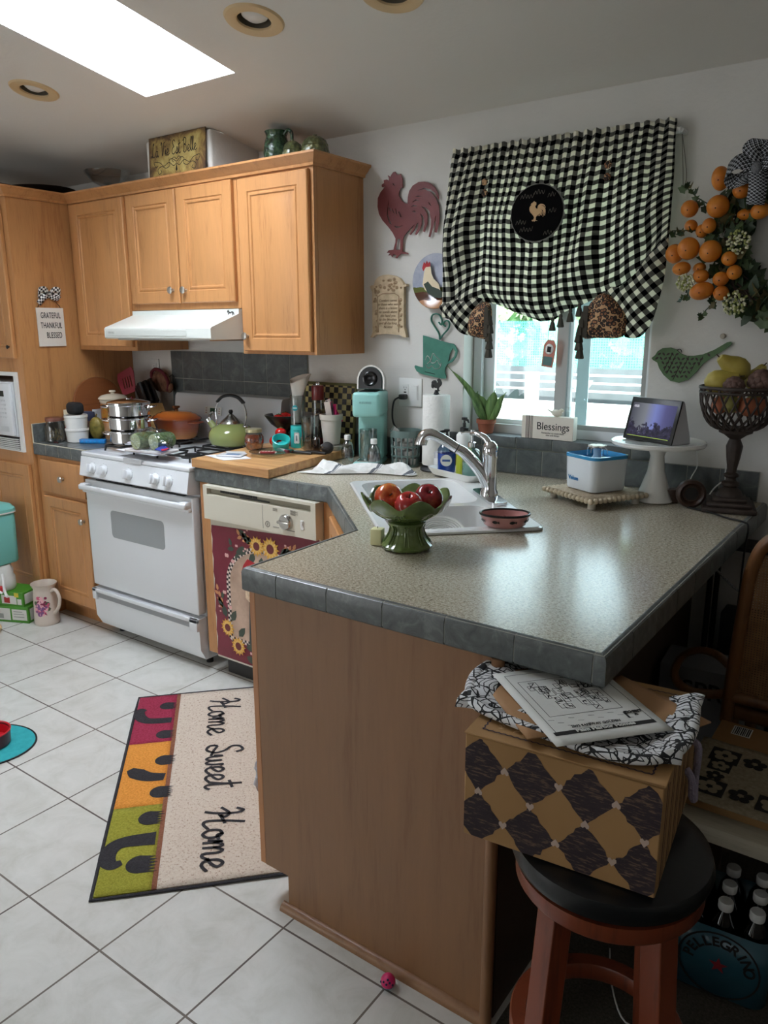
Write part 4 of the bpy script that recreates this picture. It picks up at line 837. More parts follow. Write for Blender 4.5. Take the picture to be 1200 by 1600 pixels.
# ---------------------------------------------------------------- curtain
g = G('gingham'); u_, v_, _ = g.sep(g.uv())
a_ = g.math('GREATER_THAN', g.math('FRACT', g.math('MULTIPLY', u_, 1.)), .5); c_ = g.math('GREATER_THAN', g.math('FRACT', g.math('MULTIPLY', v_, 1.)), .5)
s_ = g.math('MULTIPLY', g.math('ADD', a_, c_), .5)
colr = g.ramp(s_, [(.0, (246, 243, 228)), (.25, (246, 243, 228)), (.26, (116, 115, 108)), (.74, (116, 115, 108)), (.75, (16, 16, 18))]); colr.node.color_ramp.interpolation = 'CONSTANT'
d1 = g.n('ShaderNodeBsdfDiffuse'); t1 = g.n('ShaderNodeBsdfTranslucent'); g.t.links.new(colr, d1.inputs[0]); g.t.links.new(colr, t1.inputs[0]); mx = g.n('ShaderNodeMixShader'); mx.inputs[0].default_value = .5
g.t.links.new(d1.outputs[0], mx.inputs[1]); g.t.links.new(t1.outputs[0], mx.inputs[2]); g.t.links.new(mx.outputs[0], g.out.inputs[0]); GING = g.m
cur = thing('window_valance', 'black and white gingham balloon valance with rooster patch over the window', 'curtain', (2.04, -.07, 2.1))
def lerp_tab(tab, x):
    for (x0, z0), (x1, z1) in zip(tab, tab[1:]):
        if x <= x1: f = (x-x0)/(x1-x0); return z0+(z1-z0)*max(0, f)
    return tab[-1][1]
BOT = [(1.60, 1.515), (1.66, 1.50), (1.74, 1.545), (1.80, 1.565), (1.85, 1.552), (1.92, 1.525), (2.0, 1.495), (2.05, 1.50), (2.12, 1.535), (2.2, 1.568), (2.262, 1.585), (2.30, 1.60), (2.38, 1.655), (2.455, 1.745)]
PER = .0335
def curt(u, v):
    xt = 1.638+.81*u; xb = 1.606+.850*u; x = xt+(xb-xt)*min(1, v*2.2)
    zt = 2.116-.006*u+.003*math.sin(u*150)
    z = zt+(lerp_tab(BOT, 1.606+.85*u)-zt)*v
    g1 = math.exp(-((u-.215)/.045)**2); g2 = math.exp(-((u-.765)/.04)**2); gg = max(g1, g2)
    ple = (.5+.5*math.sin(u*58+1.2*math.sin(u*9)))*.012*(.35+.65*min(1, v*3)) + .006*math.sin(u*130)*max(0, 1-v*7)
    bil = .05*math.sin(min(1, v)*PI*.86)**1.5*(1-.75*gg)*(1+.3*math.sin(u*17+v*3))
    side = min(1, min(u, 1-u)/.05)
    fold = .012*math.sin((u*30+v*9))*v*v + .016*v*v*math.sin(v*14+u*6)*(1-gg)
    y = -.055-ple-bil*side-fold*side
    if v > .93: y += (v-.93)/.07*.04*side
    if v < .05: y += .004*math.sin(v/.05*PI)
    return (x, y, z)
def cuv(u, v):
    g1 = math.exp(-((u-.215)/.10)**2); g2 = math.exp(-((u-.765)/.10)**2)
    X = .86*u - .012*v*math.sin((u-.215)*8)*g1 - .012*v*math.sin((u-.765)*8)*g2
    Z = .62*v + .035*v*v*v*(math.cos((u-.48)*7)) + .012*math.sin(u*16)*v
    return (X/PER, Z/PER)
b = B(); b.grid(curt, 200, 90, cuv); b.done('panel', GING, cur, world=True, solid=.0015)
# tied-up tails: gingham outside, leopard lining inside
def tail(pts, m, nm, y0, sc=1., ang=0., wav=.012):
    n = len(pts); cx = sum(p[0] for p in pts)/n; cz_ = sum(p[1] for p in pts)/n; b = B(); N = 10
    P = crom([Vector((p[0], 0, p[1])) for p in pts], 4, True); M_ = len(P); vs = [(cx, y0-.028, cz_)]; uv = [(0, 0)]
    ca, sa = math.cos(ang), math.sin(ang)
    for k in range(1, N+1):
        f = k/N
        for i, p in enumerate(P):
            x = cx+(p.x-cx)*f; z = cz_+(p.z-cz_)*f; y = y0-.028*(1-f*f)+wav*f*math.sin(x*70+z*30)*.4
            vs.append((x, y, z)); uv.append((((x-cx)*ca-(z-cz_)*sa)/PER*sc, ((x-cx)*sa+(z-cz_)*ca)/PER*sc))
    fs = [[0, 1+i, 1+(i+1) % M_] for i in range(M_)]+[[1+k*M_+i, 1+k*M_+(i+1) % M_, 1+(k+1)*M_+(i+1) % M_, 1+(k+1)*M_+i] for k in range(N-1) for i in range(M_)]
    uv[0] = (0, 0); b.add(vs, fs, uv); return b.done(nm, m, cur, world=True, solid=.002)
g = G('leopard_print'); o_ = g.obj(); nn = g.noise(o_, 55, 2); d_ = g.vor(o_, 82, rnd=.7); f = g.math('ADD', d_, g.math('MULTIPLY', g.math('SUBTRACT', nn, .5), .35))
g.set(col=g.ramp(f, [(.0, (140, 92, 58)), (.34, (140, 92, 58)), (.39, (32, 22, 18)), (.60, (32, 22, 18)), (.65, (192, 150, 108))]), rough=.7); LEO = g.m
tail([(1.605, 1.56), (1.70, 1.585), (1.80, 1.575), (1.76, 1.53), (1.745, 1.452), (1.70, 1.455), (1.655, 1.50), (1.61, 1.535)], GING, 'tail', -.075, 1., .75)
tail([(1.775, 1.555), (1.835, 1.555), (1.836, 1.44), (1.78, 1.438), (1.738, 1.452), (1.742, 1.50)], LEO, 'lining', -.088)
tail([(2.262, 1.600), (2.33, 1.615), (2.45, 1.755), (2.455, 1.66), (2.444, 1.557), (2.405, 1.452), (2.34, 1.442), (2.335, 1.50)], GING, 'tail', -.078, 1., -.7)
tail([(2.215, 1.555), (2.262, 1.585), (2.32, 1.545), (2.342, 1.50), (2.336, 1.443), (2.25, 1.438), (2.192, 1.44), (2.20, 1.50)], LEO, 'lining', -.085)
FR = mat('grey_fringe', (66, 60, 50), .85)
def tassel(x, z, y, s=1.0):
    b = B(); b.tube([(x, y, z+.012*s), (x, y, z)], .0012, 5); b.lathe([(0, .002), (.004*s, .0), (.005*s, -.006*s), (.004*s, -.010*s), (.006*s, -.014*s), (.010*s, -.034*s), (.008*s, -.036*s), (0, -.034*s)], 12, (x, y, z), fn=lambda a, k: (1+.12*math.cos(6*a), 0)); b.done('tassel', FR, cur, world=True)
for p in [(1.834, 1.535), (1.838, 1.505), (1.835, 1.475), (1.838, 1.448), (1.836, 1.417)]: tassel(p[0], p[1], -.10, 1.5)
for p in [(2.197, 1.525), (2.19, 1.50), (2.186, 1.475), (2.188, 1.448), (2.192, 1.42)]: tassel(p[0], p[1], -.10, 1.5)
for p in [(2.075, 1.500), (2.105, 1.512), (2.14, 1.530), (2.172, 1.548)]: tassel(p[0], p[1]+.006, -.075, 1.25)
b = B(); b.bx(1.818, 1.834, -.112, -.108, 1.44, 1.548); b.done('braid_trim', FR, cur, world=True); b = B(); b.bx(2.20, 2.216, -.108, -.104, 1.44, 1.545); b.done('braid_trim', FR, cur, world=True)
for bxx, bz in ((1.80, 1.982), (1.80, 1.945), (2.252, 1.988), (2.252, 1.951)):
    b = B(); b.ell((bxx, -.1, bz), (.0125, .007, .0125), 16, 8); b.done('button', LEO, cur, world=True)
# round patch
b = B(); pc_ = (2.031, 1.853)
def disc(b, r, y, fr=0, m=0):
    b.m = m; n = 48; b.add([(pc_[0], y-.004, pc_[1])]+[(pc_[0]+(r+fr*(i % 2))*1.03*math.cos(2*PI*i/n), y, pc_[1]+(r+fr*(i % 2))*.98*math.sin(2*PI*i/n)) for i in range(n)], [[0, 1+i, 1+(i+1) % n] for i in range(n)])
YP = -.148
disc(b, .095, YP, .005, 1); disc(b, .093, YP-.003, 0, 0); pt = b.done('patch', [mat('patch_black', (9, 8, 9), .95, spec=.1), mat('patch_trim', (120, 118, 112), .8)], cur, world=True)
b = B(); rc = [((x-1.41)*.20+pc_[0]+.006, (z-1.915)*.20+pc_[1]+.004) for x, z in ROOSTER]; b.prism(rc, .0008, lambda a, c, d: (a, YP-.0085-d, c)); b.done('rooster_print', mat('rooster_tan', (206, 168, 122), .7), pt, world=True)
b = B()
for q, (ax_, az, l_) in enumerate([(-.06, .052, 5), (-.01, .062, 4), (.04, .05, 3), (-.075, -.03, 4), (-.06, -.055, 5), (.03, -.07, 4), (.045, .0, 3)]):
    pts = [(pc_[0]+ax_+k*.0055, pc_[1]+az+(.008 if k % 2 else -.003)*(1 if k % 3 else 1.5)) for k in range(l_*2)]
    ribbon(b, crom([Vector((p[0], p[1], 0)) for p in pts], 5), .0011, lambda x, y: (x, YP-.0072, y))
b.done('script_print', mat('script_grey', (96, 90, 80), .7), pt, world=True)
b = B(); b.tube([(1.625, -.045, 2.078), (2.46, -.045, 2.074)], .010, 10); b.tube([(1.625, -.045, 2.078), (1.622, -.002, 2.078)], .008, 8); b.tube([(2.46, -.045, 2.074), (2.463, -.002, 2.074)], .008, 8); b.done('curtain_rod', WPLAST, cur, world=True)
b = B(); b.tube([(2.458, -.03, 2.08), (2.475, -.015, 1.98), (2.48, -.012, 1.93), (2.472, -.012, 1.915), (2.468, -.015, 1.96), (2.46, -.03, 2.07)], .0012, 5, sm=4); b.done('pull_cord', mat('cord_grey', (120, 116, 108), .7), cur, world=True)
# ornament hanging in the window
t = thing('window_ornament', 'small framed picture ornament hanging on a thread in the window', 'ornament', (2.015, .045, 1.39))
b = B(); b.at((2.015, .045, 1.378), (0, .12, 0)); b.prism([(-.022, -.05), (.022, -.05), (.024, .03), (.012, .05), (-.012, .05), (-.024, .03)], .005, lambda a, c, d: (a, -d, c)); b.M = Matrix(); b.done('frame', mat('copper_edge', (176, 110, 96), .4, .4), t, world=True)
b = B(); b.at((2.015, .0388, 1.378), (0, .12, 0)); b.bx(-.018, .018, 0, .0006, -.044, -.012); b.m = 1; b.ell((0, 0, .016), (.017, .0015, .02), 14, 8); b.m = 2; b.bx(-.008, .008, -.0018, 0, .005, .026); b.M = Matrix(); b.done('picture', [mat('teal_label', (84, 122, 122), .5), mat('silver_oval', (206, 204, 200), .3, .5), INK], t, world=True)
b = B(); b.tube([(2.008, .045, 1.428), (2.006, .045, 1.50)], .0008, 5); b.done('thread', INK, t, world=True)

# ---------------------------------------------------------------- wreath
wr = thing('wreath', 'citrus wreath with ivy and houndstooth bow on the wall at the right edge', 'wreath', (2.83, -.05, 1.715))
VINE = mat('vine_brown', (58, 42, 34), .8); b = B(); random.seed(11)
for k in range(16):
    ph = random.uniform(0, 6.28); R_ = .195+random.uniform(-.022, .022); n = 40
    b.tube([(2.84+(R_+.012*math.sin(5*a_+ph))*math.cos(a_), -.045+.025*math.sin(3*a_+ph*2), 1.72+(R_+.012*math.sin(5*a_+ph))*math.sin(a_)) for a_ in [2*PI*i/n for i in range(n)]], .0035, 5, closed=True)
for k in range(7): a_ = -2.2+.15*k; b.tube([(2.84+.2*math.cos(a_), -.05, 1.72+.2*math.sin(a_)), (2.84+.215*math.cos(a_+.35), -.07, 1.712+.215*math.sin(a_+.35)), (2.84+.225*math.cos(a_+.8)+.02, -.06, 1.70+.22*math.sin(a_+.8))], .0025, 5)
b.done('vine_ring', VINE, wr, world=True)
LF = [mat('ivy_dark', (44, 62, 38), .5), mat('ivy_mid', (66, 86, 48), .5), mat('ivy_brown', (92, 84, 50), .6)]
def leafs(b, n, fx, size=(.018, .034), lob=True):
    for i in range(n):
        x, y, z = fx(i); s_ = random.uniform(*size); b.m = random.choice((0, 0, 0, 1, 1, 2)); b.at((x, y, z), (random.uniform(.8, 2.3), random.uniform(-.9, .9), random.uniform(-1.2, 1.2)))
        if lob: pts = [(0, -1), (.45, -.75), (.95, -.55), (.6, -.1), (.75, .35), (.3, .3), (0, 1), (-.3, .3), (-.75, .35), (-.6, -.1), (-.95, -.55), (-.45, -.75)]
        else: pts = [(0, -1), (.35, -.5), (.45, 0), (.3, .5), (0, 1), (-.3, .5), (-.45, 0), (-.35, -.5)]
        b.add([(0, 0, .12*s_)]+[(p[0]*s_, p[1]*s_, (abs(p[0])-.3)*.35*s_) for p in pts], [[0, 1+j, 1+(j+1) % len(pts)] for j in range(len(pts))])
    b.M = Matrix()
def ringpt(i):
    a_ = random.uniform(1.6, 4.75); R_ = random.uniform(.15, .275); return (2.84+R_*math.cos(a_)*.98, random.uniform(-.10, -.035), 1.725+R_*math.sin(a_)*.92)
b = B(); leafs(b, 260, ringpt, (.014, .03)); leafs(b, 90, ringpt, (.02, .036), False)
leafs(b, 60, lambda i: (2.84+.2*math.cos(i*.04-1.5)+random.uniform(-.03, .03), random.uniform(-.1, -.04), 1.72+.2*math.sin(i*.04-1.5)+random.uniform(-.03, .03)), (.014, .03))
o = b.done('leaves', LF, wr, world=True); o['kind'] = 'stuff'
for nm, pts, n in (('ivy_sprig', [(2.575, -.07, 1.84), (2.54, -.085, 1.862), (2.515, -.09, 1.885), (2.50, -.09, 1.897)], 9), ('ivy_sprig', [(2.55, -.08, 1.765), (2.50, -.10, 1.768), (2.474, -.105, 1.768)], 7), ('ivy_sprig', [(2.62, -.07, 1.55), (2.60, -.09, 1.53), (2.585, -.09, 1.51)], 6), ('ivy_sprig', [(2.55, -.07, 1.60), (2.535, -.09, 1.575), (2.525, -.09, 1.555)], 6)):
    b = B(); b.tube(pts, .0018, 5, sm=4); P = crom([Vector(p) for p in pts], 8); b.m = 0
    leafs(b, n, lambda i: tuple(P[int((i+.5)*len(P)/n)]+Vector((random.uniform(-.012, .012), -.004, random.uniform(-.012, .012)))), (.010, .017)); b.done(nm, LF, wr, world=True)
g = G('citrus_orange'); g.set(col=g.ramp(g.noise(g.obj(), 18, 3), [(.3, (190, 104, 28)), (.7, (212, 132, 36))]), rough=.45, sss=.0); g.bump(g.noise(g.obj(), 160, 2), .35, .001); ORG = g.m
FRU = [(2.607,1.908,.026,.034),(2.67,1.87,.026,.024),(2.607,1.829,.033,.032),(2.524,1.829,.026,.025),(2.525,1.782,.02,.018),(2.586,1.775,.021,.022),(2.559,1.764,.018,.02),(2.682,1.803,.025,.016),(2.727,1.806,.027,.023),(2.531,1.712,.033,.033),(2.597,1.70,.033,.032),(2.482,1.701,.028,.029),(2.654,1.676,.023,.021),(2.672,1.635,.022,.021),(2.515,1.653,.028,.02),(2.562,1.654,.02,.016),(2.575,1.628,.025,.02),(2.635,1.617,.024,.021),(2.582,1.583,.037,.026),(2.64,1.575,.023,.022)]
for i, (fx, fz, rx, rz_) in enumerate(FRU):
    deep = .028 if i in (4, 6, 7, 15, 11) else 0
    b = B(); b.ell((fx, -.108+deep, fz), (rx, (rx+rz_)/2, rz_), 22, 14, rot=(0, random.uniform(-.3, .3), 0), fn=lambda v: 1+.03*v.z*v.z); b.m = 1; b.ell((fx, -.108+deep-(rx+rz_)/2*.95, fz-rz_*.25), (.0022, .0022, .0022), 6, 5); b.done('orange', [ORG, VINE], wr, world=True)
FLW = [mat('flower_cream', (206, 204, 172), .7), mat('flower_green', (150, 156, 92), .7)]
for (fx, fz, r_) in ((2.678, 1.722, .034), (2.535, 1.609, .026), (2.685, 1.544, .036)):
    b = B()
    for i in range(80): a_ = random.uniform(0, 6.28); q = r_*math.sqrt(random.random()); b.m = int(random.random() < .4); b.ell((fx+q*math.cos(a_), -.115+q*q*9*.03-random.uniform(0, .012), fz+q*math.sin(a_)), .0042, 6, 4)
    o = b.done('blossom_cluster', FLW, wr, world=True); o['kind'] = 'stuff'
g = G('houndstooth'); u_, v_, _ = g.sep(g.uv()); p_ = g.math('MODULO', g.math('ADD', g.math('FLOOR', g.math('MULTIPLY', u_, 22)), g.math('FLOOR', g.math('MULTIPLY', v_, 7))), 2.)
sl = g.math('GREATER_THAN', g.math('FRACT', g.math('MULTIPLY', g.math('ADD', g.math('MULTIPLY', u_, 22), g.math('MULTIPLY', v_, 7)), 1.)), .62); g.set(col=g.mix(g.math('MAXIMUM', p_, sl), (196, 200, 206), (20, 20, 24)), rough=.7); HT = g.m
b = B(); bc_ = (2.715, 1.918)
bowribbon(b, [(bc_[0], -.15, bc_[1]), (bc_[0]-.02, -.165, bc_[1]+.05), (bc_[0]+.005, -.16, bc_[1]+.075), (bc_[0]+.022, -.15, bc_[1]+.045), (bc_[0], -.15, bc_[1])], (1, .2, -.2), .045, 1.3)
bowribbon(b, [(bc_[0], -.15, bc_[1]), (bc_[0]-.045, -.175, bc_[1]+.02), (bc_[0]-.08, -.165, bc_[1]-.005), (bc_[0]-.06, -.15, bc_[1]-.03), (bc_[0], -.15, bc_[1])], (.1, .3, 1), .045, 1.3)
bowribbon(b, [(bc_[0], -.15, bc_[1]), (bc_[0]+.05, -.175, bc_[1]+.02), (bc_[0]+.09, -.165, bc_[1]-.005), (bc_[0]+.06, -.15, bc_[1]-.03), (bc_[0], -.15, bc_[1])], (.1, .3, 1), .045, 1.3)
bowribbon(b, [(bc_[0], -.155, bc_[1]), (bc_[0]+.01, -.17, bc_[1]-.05), (bc_[0]+.005, -.155, bc_[1]-.10)], (1, .1, -.1), .05, 1.1)
bowribbon(b, [(bc_[0], -.155, bc_[1]), (bc_[0]-.03, -.165, bc_[1]-.025), (bc_[0]-.035, -.16, bc_[1]-.045)], (1, .1, .3), .035, .6)
b.ell((bc_[0], -.165, bc_[1]), (.014, .012, .016), 12, 8); b.done('bow', HT, wr, world=True, solid=.0015)
# ---------------------------------------------------------------- left counter, stove top and butcher board
CT = .9150
PORC = mat('white_porcelain', (232, 231, 226), .2, coat=.5)
CG2 = thin_glass('clear_glass', (228, 231, 230), .11)
# wire-pattern glass jar
t = thing('glass_jar', 'clear glass jar with copper lid and dried herbs beside the pantry', 'jar', (-.375, -.545, CT))
B().lathe([(0, .002), (.042, .002), (.047, .008), (.047, .085), (.040, .098), (.040, .106)], 28).done('glass', CG2, t)
b = B(); b.lathe([(0, .106), (.043, .106), (.044, .109), (.044, .120), (.041, .123), (0, .123)], 28); b.done('lid', mat('copper_lid', (150, 104, 92), .35, .7), t)
b = B(); random.seed(4)
for i in range(90):
    a_ = random.uniform(0, 6.28); r_ = random.uniform(0, .034); z_ = random.uniform(.006, .05); x, y = r_*math.cos(a_), r_*math.sin(a_); b.m = i % 2; b.tube([(x, y, z_), (x+random.uniform(-.01, .01), y+random.uniform(-.01, .01), z_+random.uniform(.004, .02))], .0016, 4)
o = b.done('dried_herbs', [mat('herb_straw', (148, 124, 76), .8), mat('herb_olive', (92, 88, 50), .8)], t); o['kind'] = 'stuff'
b = B(); rw = .0485
for k in range(14):
    for s_ in (1, -1): b.tube([(rw*math.cos(s_*(q*.22)+k*2*PI/14), rw*math.sin(s_*(q*.22)+k*2*PI/14), .006+q*.0155) for q in range(6)], .0006, 4)
b.done('wire_net', mat('net_wire', (120, 112, 100), .5, .6), t)
t = thing('recipe_card', 'small upright card, red and pale yellow, behind the glass jar', 'card', (-.415, -.43, CT), rz=1.1)
b = B(); b.bx(-.03, .03, -.001, .001, 0, .062); b.m = 1; b.bx(-.03, .03, -.001, .001, .062, .150); b.m = 2; b.bx(-.014, .014, -.0018, .0018, .075, .125); b.m = 3; b.lathe([(0, -.0), (.010, 0), (.006, .02), (.009, .03), (0, .04)], 10, (0, 0, .08), ry=.25); b.done('card', [mat('card_red', (196, 34, 60), .5), mat('card_cream', (232, 218, 190), .5), mat('card_gold', (206, 178, 92), .5), INK], t)
# ramekins
def ramekin(z, lab):
    t = thing('ramekin', lab, 'dish', (-.286, -.48, z), group='stacked ramekins')
    B().lathe([(0, .0), (.046, 0), (.05, .003), (.0545, .055), (.0575, .058), (.0575, .068), (.0545, .070), (.0515, .068), (.049, .008), (0, .006)], 64, fn=lambda a, k: (1+(.012*math.cos(32*a) if k in (2, 3) else 0), 0)).done('dish', PORC, t)
ramekin(CT, 'lower white fluted ramekin of the stack on the tiled counter'); ramekin(CT+.0662, 'upper white fluted ramekin holding the black padded mitt')
b = B(); b.bx(-.045, .045, -.03, .03, 0, .062, .022, 5); tag(b.done('pot_holder', mat('black_quilt', (26, 26, 28), .85, bump=.3, bs=160), loc=(-.286, -.48, CT+.1367)), 'black padded mitt sitting on top of the white ramekins', 'mitt')
b = B(); b.bx(-.065, .065, -.014, .014, 0, .023, .004); b.m = 1
for i in range(5): b.bx(-.055+i*.022, -.045+i*.022, -.0155, .0155, .007, .016, .002)
o = b.done('clip_strip', [mat('bright_blue_plastic', (20, 122, 196), .3), mat('blue_window', (40, 150, 216), .2)], loc=(-.165, -.475, CT)); o.rotation_euler = (0, 0, .55); tag(o, 'bright blue plastic bag clip lying on the tiled counter', 'clip')
b = B(); b.tube([(0, 0, .003), (.02, .008, .003), (.035, -.004, .003)], .003, 6, sm=3); b.tube([(.005, .012, .003), (.02, -.002, .003)], .0025, 6); tag(b.done('hair_tie', mat('dark_maroon', (70, 26, 26), .6), loc=(-.345, -.575, CT)), 'little dark red twisted tie on the counter edge by the glass jar', 'tie')
t = thing('squash', 'green-gold mottled squash behind the ramekins', 'squash', (-.275, -.375, CT))
g = G('squash_skin'); g.set(col=g.ramp(g.noise(g.obj(), 22, 4), [(.35, (98, 94, 42)), (.6, (164, 146, 72)), (.8, (196, 172, 96))]), rough=.45)
b = B(); b.ell((0, 0, .058), (.036, .036, .058), 40, 20, fn=lambda v: 1+.07*math.cos(8*math.atan2(v.y, v.x))*(1-v.z*v.z)); b.done('fruit', g.m, t)
B().tube([(0, 0, .11), (.004, .0, .122), (.01, 0, .13)], [.006, .004, .005], 7).done('stem', mat('stem_tan', (140, 118, 70), .8), t)
# painted canister
t = thing('canister', 'cream lidded canister painted with fruit, in front of the round board', 'canister', (-.245, -.285, CT))
g = G('fruit_painted_clay'); x, y, z = g.sep(g.obj()); nf = g.vor(g.obj(), 24, 'Color'); nn = g.noise(g.obj(), 26, 3)
paint = g.ramp(nn, [(.35, (196, 92, 44)), (.5, (206, 150, 60)), (.6, (120, 122, 58)), (.72, (176, 66, 48))]); msk = g.math('MULTIPLY', g.math('GREATER_THAN', z, .085), g.math('LESS_THAN', z, .178)); base = g.ramp(g.noise(g.obj(), 9, 3), [(.4, (206, 150, 104)), (.6, (214, 168, 124))])
g.set(col=g.mix(g.math('GREATER_THAN', z, .184), g.mix(msk, base, paint), (222, 212, 192)), rough=.3, coat=.3)
B().lathe([(0, 0), (.052, 0), (.055, .006), (.055, .02), (.06, .03), (.064, .10), (.064, .185), (.067, .19), (.067, .200)], 40).done('body', g.m, t)
B().lathe([(0, .201), (.068, .201), (.073, .205), (.072, .210), (.058, .222), (.03, .229), (.010, .231), (.010, .236), (.017, .240), (.015, .248), (0, .250)], 40).done('lid', mat('cream_glaze', (216, 206, 184), .25, coat=.4), t)
# round wooden board leaning on the pantry side
t = thing('round_board', 'round dark wooden board leaning against the pantry side', 'cutting board', (-.372, -.265, CT+.002), rot=(0, -.14, 0))
b = B(); b.at((0, 0, .155), (0, PI/2, 0)); b.lathe([(0, -.008), (.152, -.008), (.155, -.004), (.155, .004), (.152, .008), (0, .008)], 56); b.M = Matrix(); b.done('board', wood('red_brown_wood', (136, 80, 44), (108, 60, 32), .4, axis='Y'), t)
b = B(); b.at((-.0, 0, 0), (0, .10, 0)); b.bx(-.002, .002, -.10, .10, 0, .15); b.M = Matrix(); o = b.done('envelope', mat('white_paper', (222, 222, 226), .7), loc=(-.335, -.26, CT+.001)); tag(o, 'white envelopes propped up behind the painted canister', 'envelope')
b = B(); b.bx(-.03, .03, -.014, .014, 0, .14, .004); b.m = 1; b.bx(-.031, .031, -.015, .015, .05, .09, .001); o = b.done('spice_box', [mat('navy_box', (44, 48, 72), .5), mat('brown_band', (96, 66, 50), .5)], loc=(-.345, -.365, CT)); o.rotation_euler = (0, 0, .5); tag(o, 'small dark blue box between the ramekins and the painted canister', 'box')
# knife block with knives
t = thing('knife_block', 'pale wooden knife block with black handled knives in the corner', 'knife block', (-.112, -.135, CT), rot=(0, 0, -.35))
b = B(); b.prism([(-.05, 0), (.085, 0), (.085, .075), (-.01, .175), (-.075, .135)], .1, lambda a, c, d: (a, -.05+d, c)); b.done('block', wood('beech', (196, 160, 104), (176, 138, 84)), t)
for i in range(9):
    r_, q = divmod(i, 3); b = B(); a0 = (-.062+r_*.022, -.03+q*.03, .146+r_*.013)
    d_ = Vector((-.5, -.1, .85)).normalized(); p0 = Vector(a0); b.tube([p0+d_*.0, p0+d_*.012], .006, 8); b.tube([p0+d_*.012, p0+d_*.06, p0+d_*(.122+.01*((i*7) % 3))], [.0115, .0105, .013], 8, flat=1.3); b.done('knife_handle', BLACK, t)
# utensil crock
t = thing('utensil_crock', 'dark steel crock of cooking tools with a red spatula', 'utensils', (-.262, -.105, CT))
B().lathe([(0, 0), (.05, 0), (.052, .004), (.052, .125), (.054, .128), (.050, .128), (.048, .006), (0, .005)], 32).done('crock', mat('dark_crock', (44, 42, 42), .3, .3), t)
b = B(); b.tube([(.0, 0, .01), (-.045, -.02, .20)], .005, 8); b.at((-.062, -.03, .275), (-.15, -.32, .25)); b.prism([(-.045, -.06), (.045, -.06), (.06, .045), (.05, .075), (-.05, .062), (-.06, .03)], .004, lambda a, c, d: (a, d, c), [[(-.025+i*.017, -.03), (-.018+i*.017, -.03), (-.018+i*.017, .03), (-.025+i*.017, .03)] for i in range(4)]); b.M = Matrix(); b.done('spatula', mat('red_silicone', (140, 34, 48), .45), t)
for k, (dx, dy, l_) in enumerate(((.03, -.02, .22), (.02, .03, .24), (.045, .01, .2), (-.01, .02, .23))):
    b = B(); b.tube([(dx*.4, dy*.4, .01), (dx*1.4, dy*1.4, l_*.7)], .004, 7); b.m = 1; b.tube([(dx*1.4, dy*1.4, l_*.7), (dx*2, dy*2, l_)], [.008, .009], 8); b.done('tool_handle', [STEEL, BLACK], t)
# mitts hanging on the wall
t = thing('oven_mitts', 'dark red and tan oven mitts hanging on the wall behind the knife block', 'mitt', (-.165, -.02, 1.20))
b = B()
for (dx, dz, a_, rr_) in ((-.01, 0, .1, .055), (.035, -.005, -.4, .05)): b.ell((dx, -.02, dz), (rr_, .018, rr_*1.05), 20, 12, rot=(0, a_, 0)); b.ell((dx+.045, -.022, dz-.03), (.02, .014, .03), 12, 8, rot=(0, .7, 0))
b.done('mitt', mat('mitt_tan', (104, 66, 44), .9, var=26, vs=30), t)
b = B(); b.tube([(-.06, -.02, -.02), (-.055, -.03, .04), (-.01, -.035, .062), (.04, -.032, .045), (.075, -.03, .0), (.07, -.03, -.05)], .009, 8, sm=4); b.done('binding', mat('mitt_red', (96, 26, 34), .85), t)
b = B(); b.tube([(.07, -.02, .02), (.1, -.02, .035), (.115, -.02, .02), (.10, -.02, -.005), (.075, -.02, .0)], .0022, 6, sm=4); b.done('hook_ring', IRON, t)
# stainless steamer, three tiers
GZ = .9435
t = thing('steamer_pot', 'three-tier stainless steamer pot on the front left burner', 'pot', (.150, -.478, GZ))
for k in range(3):
    z0 = .004+k*.062
    b = B(); b.lathe([(0 if k == 0 else .084, z0), (.086 if k == 0 else .086, z0), (.094, z0+.008), (.094, z0+.052), (.0985, z0+.055), (.0985, z0+.060), (.092, z0+.060)] + ([(.09, z0+.01), (0, z0+.008)] if k == 0 else [(.088, z0+.006)]), 48); p_ = b.done('tier', STEEL if False else CHROME, t)
    for s_ in (0, PI):
        b = B(); b.at((0, 0, z0+.042), (0, 0, s_+.62)); b.tube([(.092, -.028, 0), (.118, -.026, .004), (.128, 0, .006), (.118, .026, .004), (.092, .028, 0)], .0052, 8, sm=4, flat=.7); b.done('handle', CHROME, p_)
b = B(); b.lathe([(.099, .190), (.099, .194), (.093, .198), (.05, .207), (.012, .209), (.012, .212), (0, .212)], 48); b.lathe([(0, .190), (.099, .190)], 48); b.done('lid', CHROME, t)
# enamelled casserole
ORN = G('orange_enamel'); x, y, z = ORN.sep(ORN.obj()); ORN.set(col=ORN.ramp(ORN.math('DIVIDE', z, .12), [(.02, (214, 138, 66)), (.45, (158, 74, 34)), (.9, (120, 48, 26))]), rough=.16, coat=.5); ORN = ORN.m
ORL = G('orange_lid_enamel'); x, y, z = ORL.sep(ORL.obj()); rad = ORL.math('SQRT', ORL.math('ADD', ORL.math('MULTIPLY', x, x), ORL.math('MULTIPLY', ORL.math('MULTIPLY', y, y), 1.6))); ORL.set(col=ORL.ramp(ORL.math('DIVIDE', rad, .15), [(.2, (226, 140, 66)), (.7, (206, 112, 46)), (1., (132, 54, 26))]), rough=.18, coat=.5); ORL = ORL.m
t = thing('casserole', 'orange and brown oval enamelled casserole on the back left burner', 'pot', (.165, -.215, GZ))
B().lathe([(0, 0), (.098, 0), (.112, .012), (.136, .088), (.138, .092), (.132, .092), (.108, .016), (0, .008)], 56, ry=.74).done('body', ORN, t)
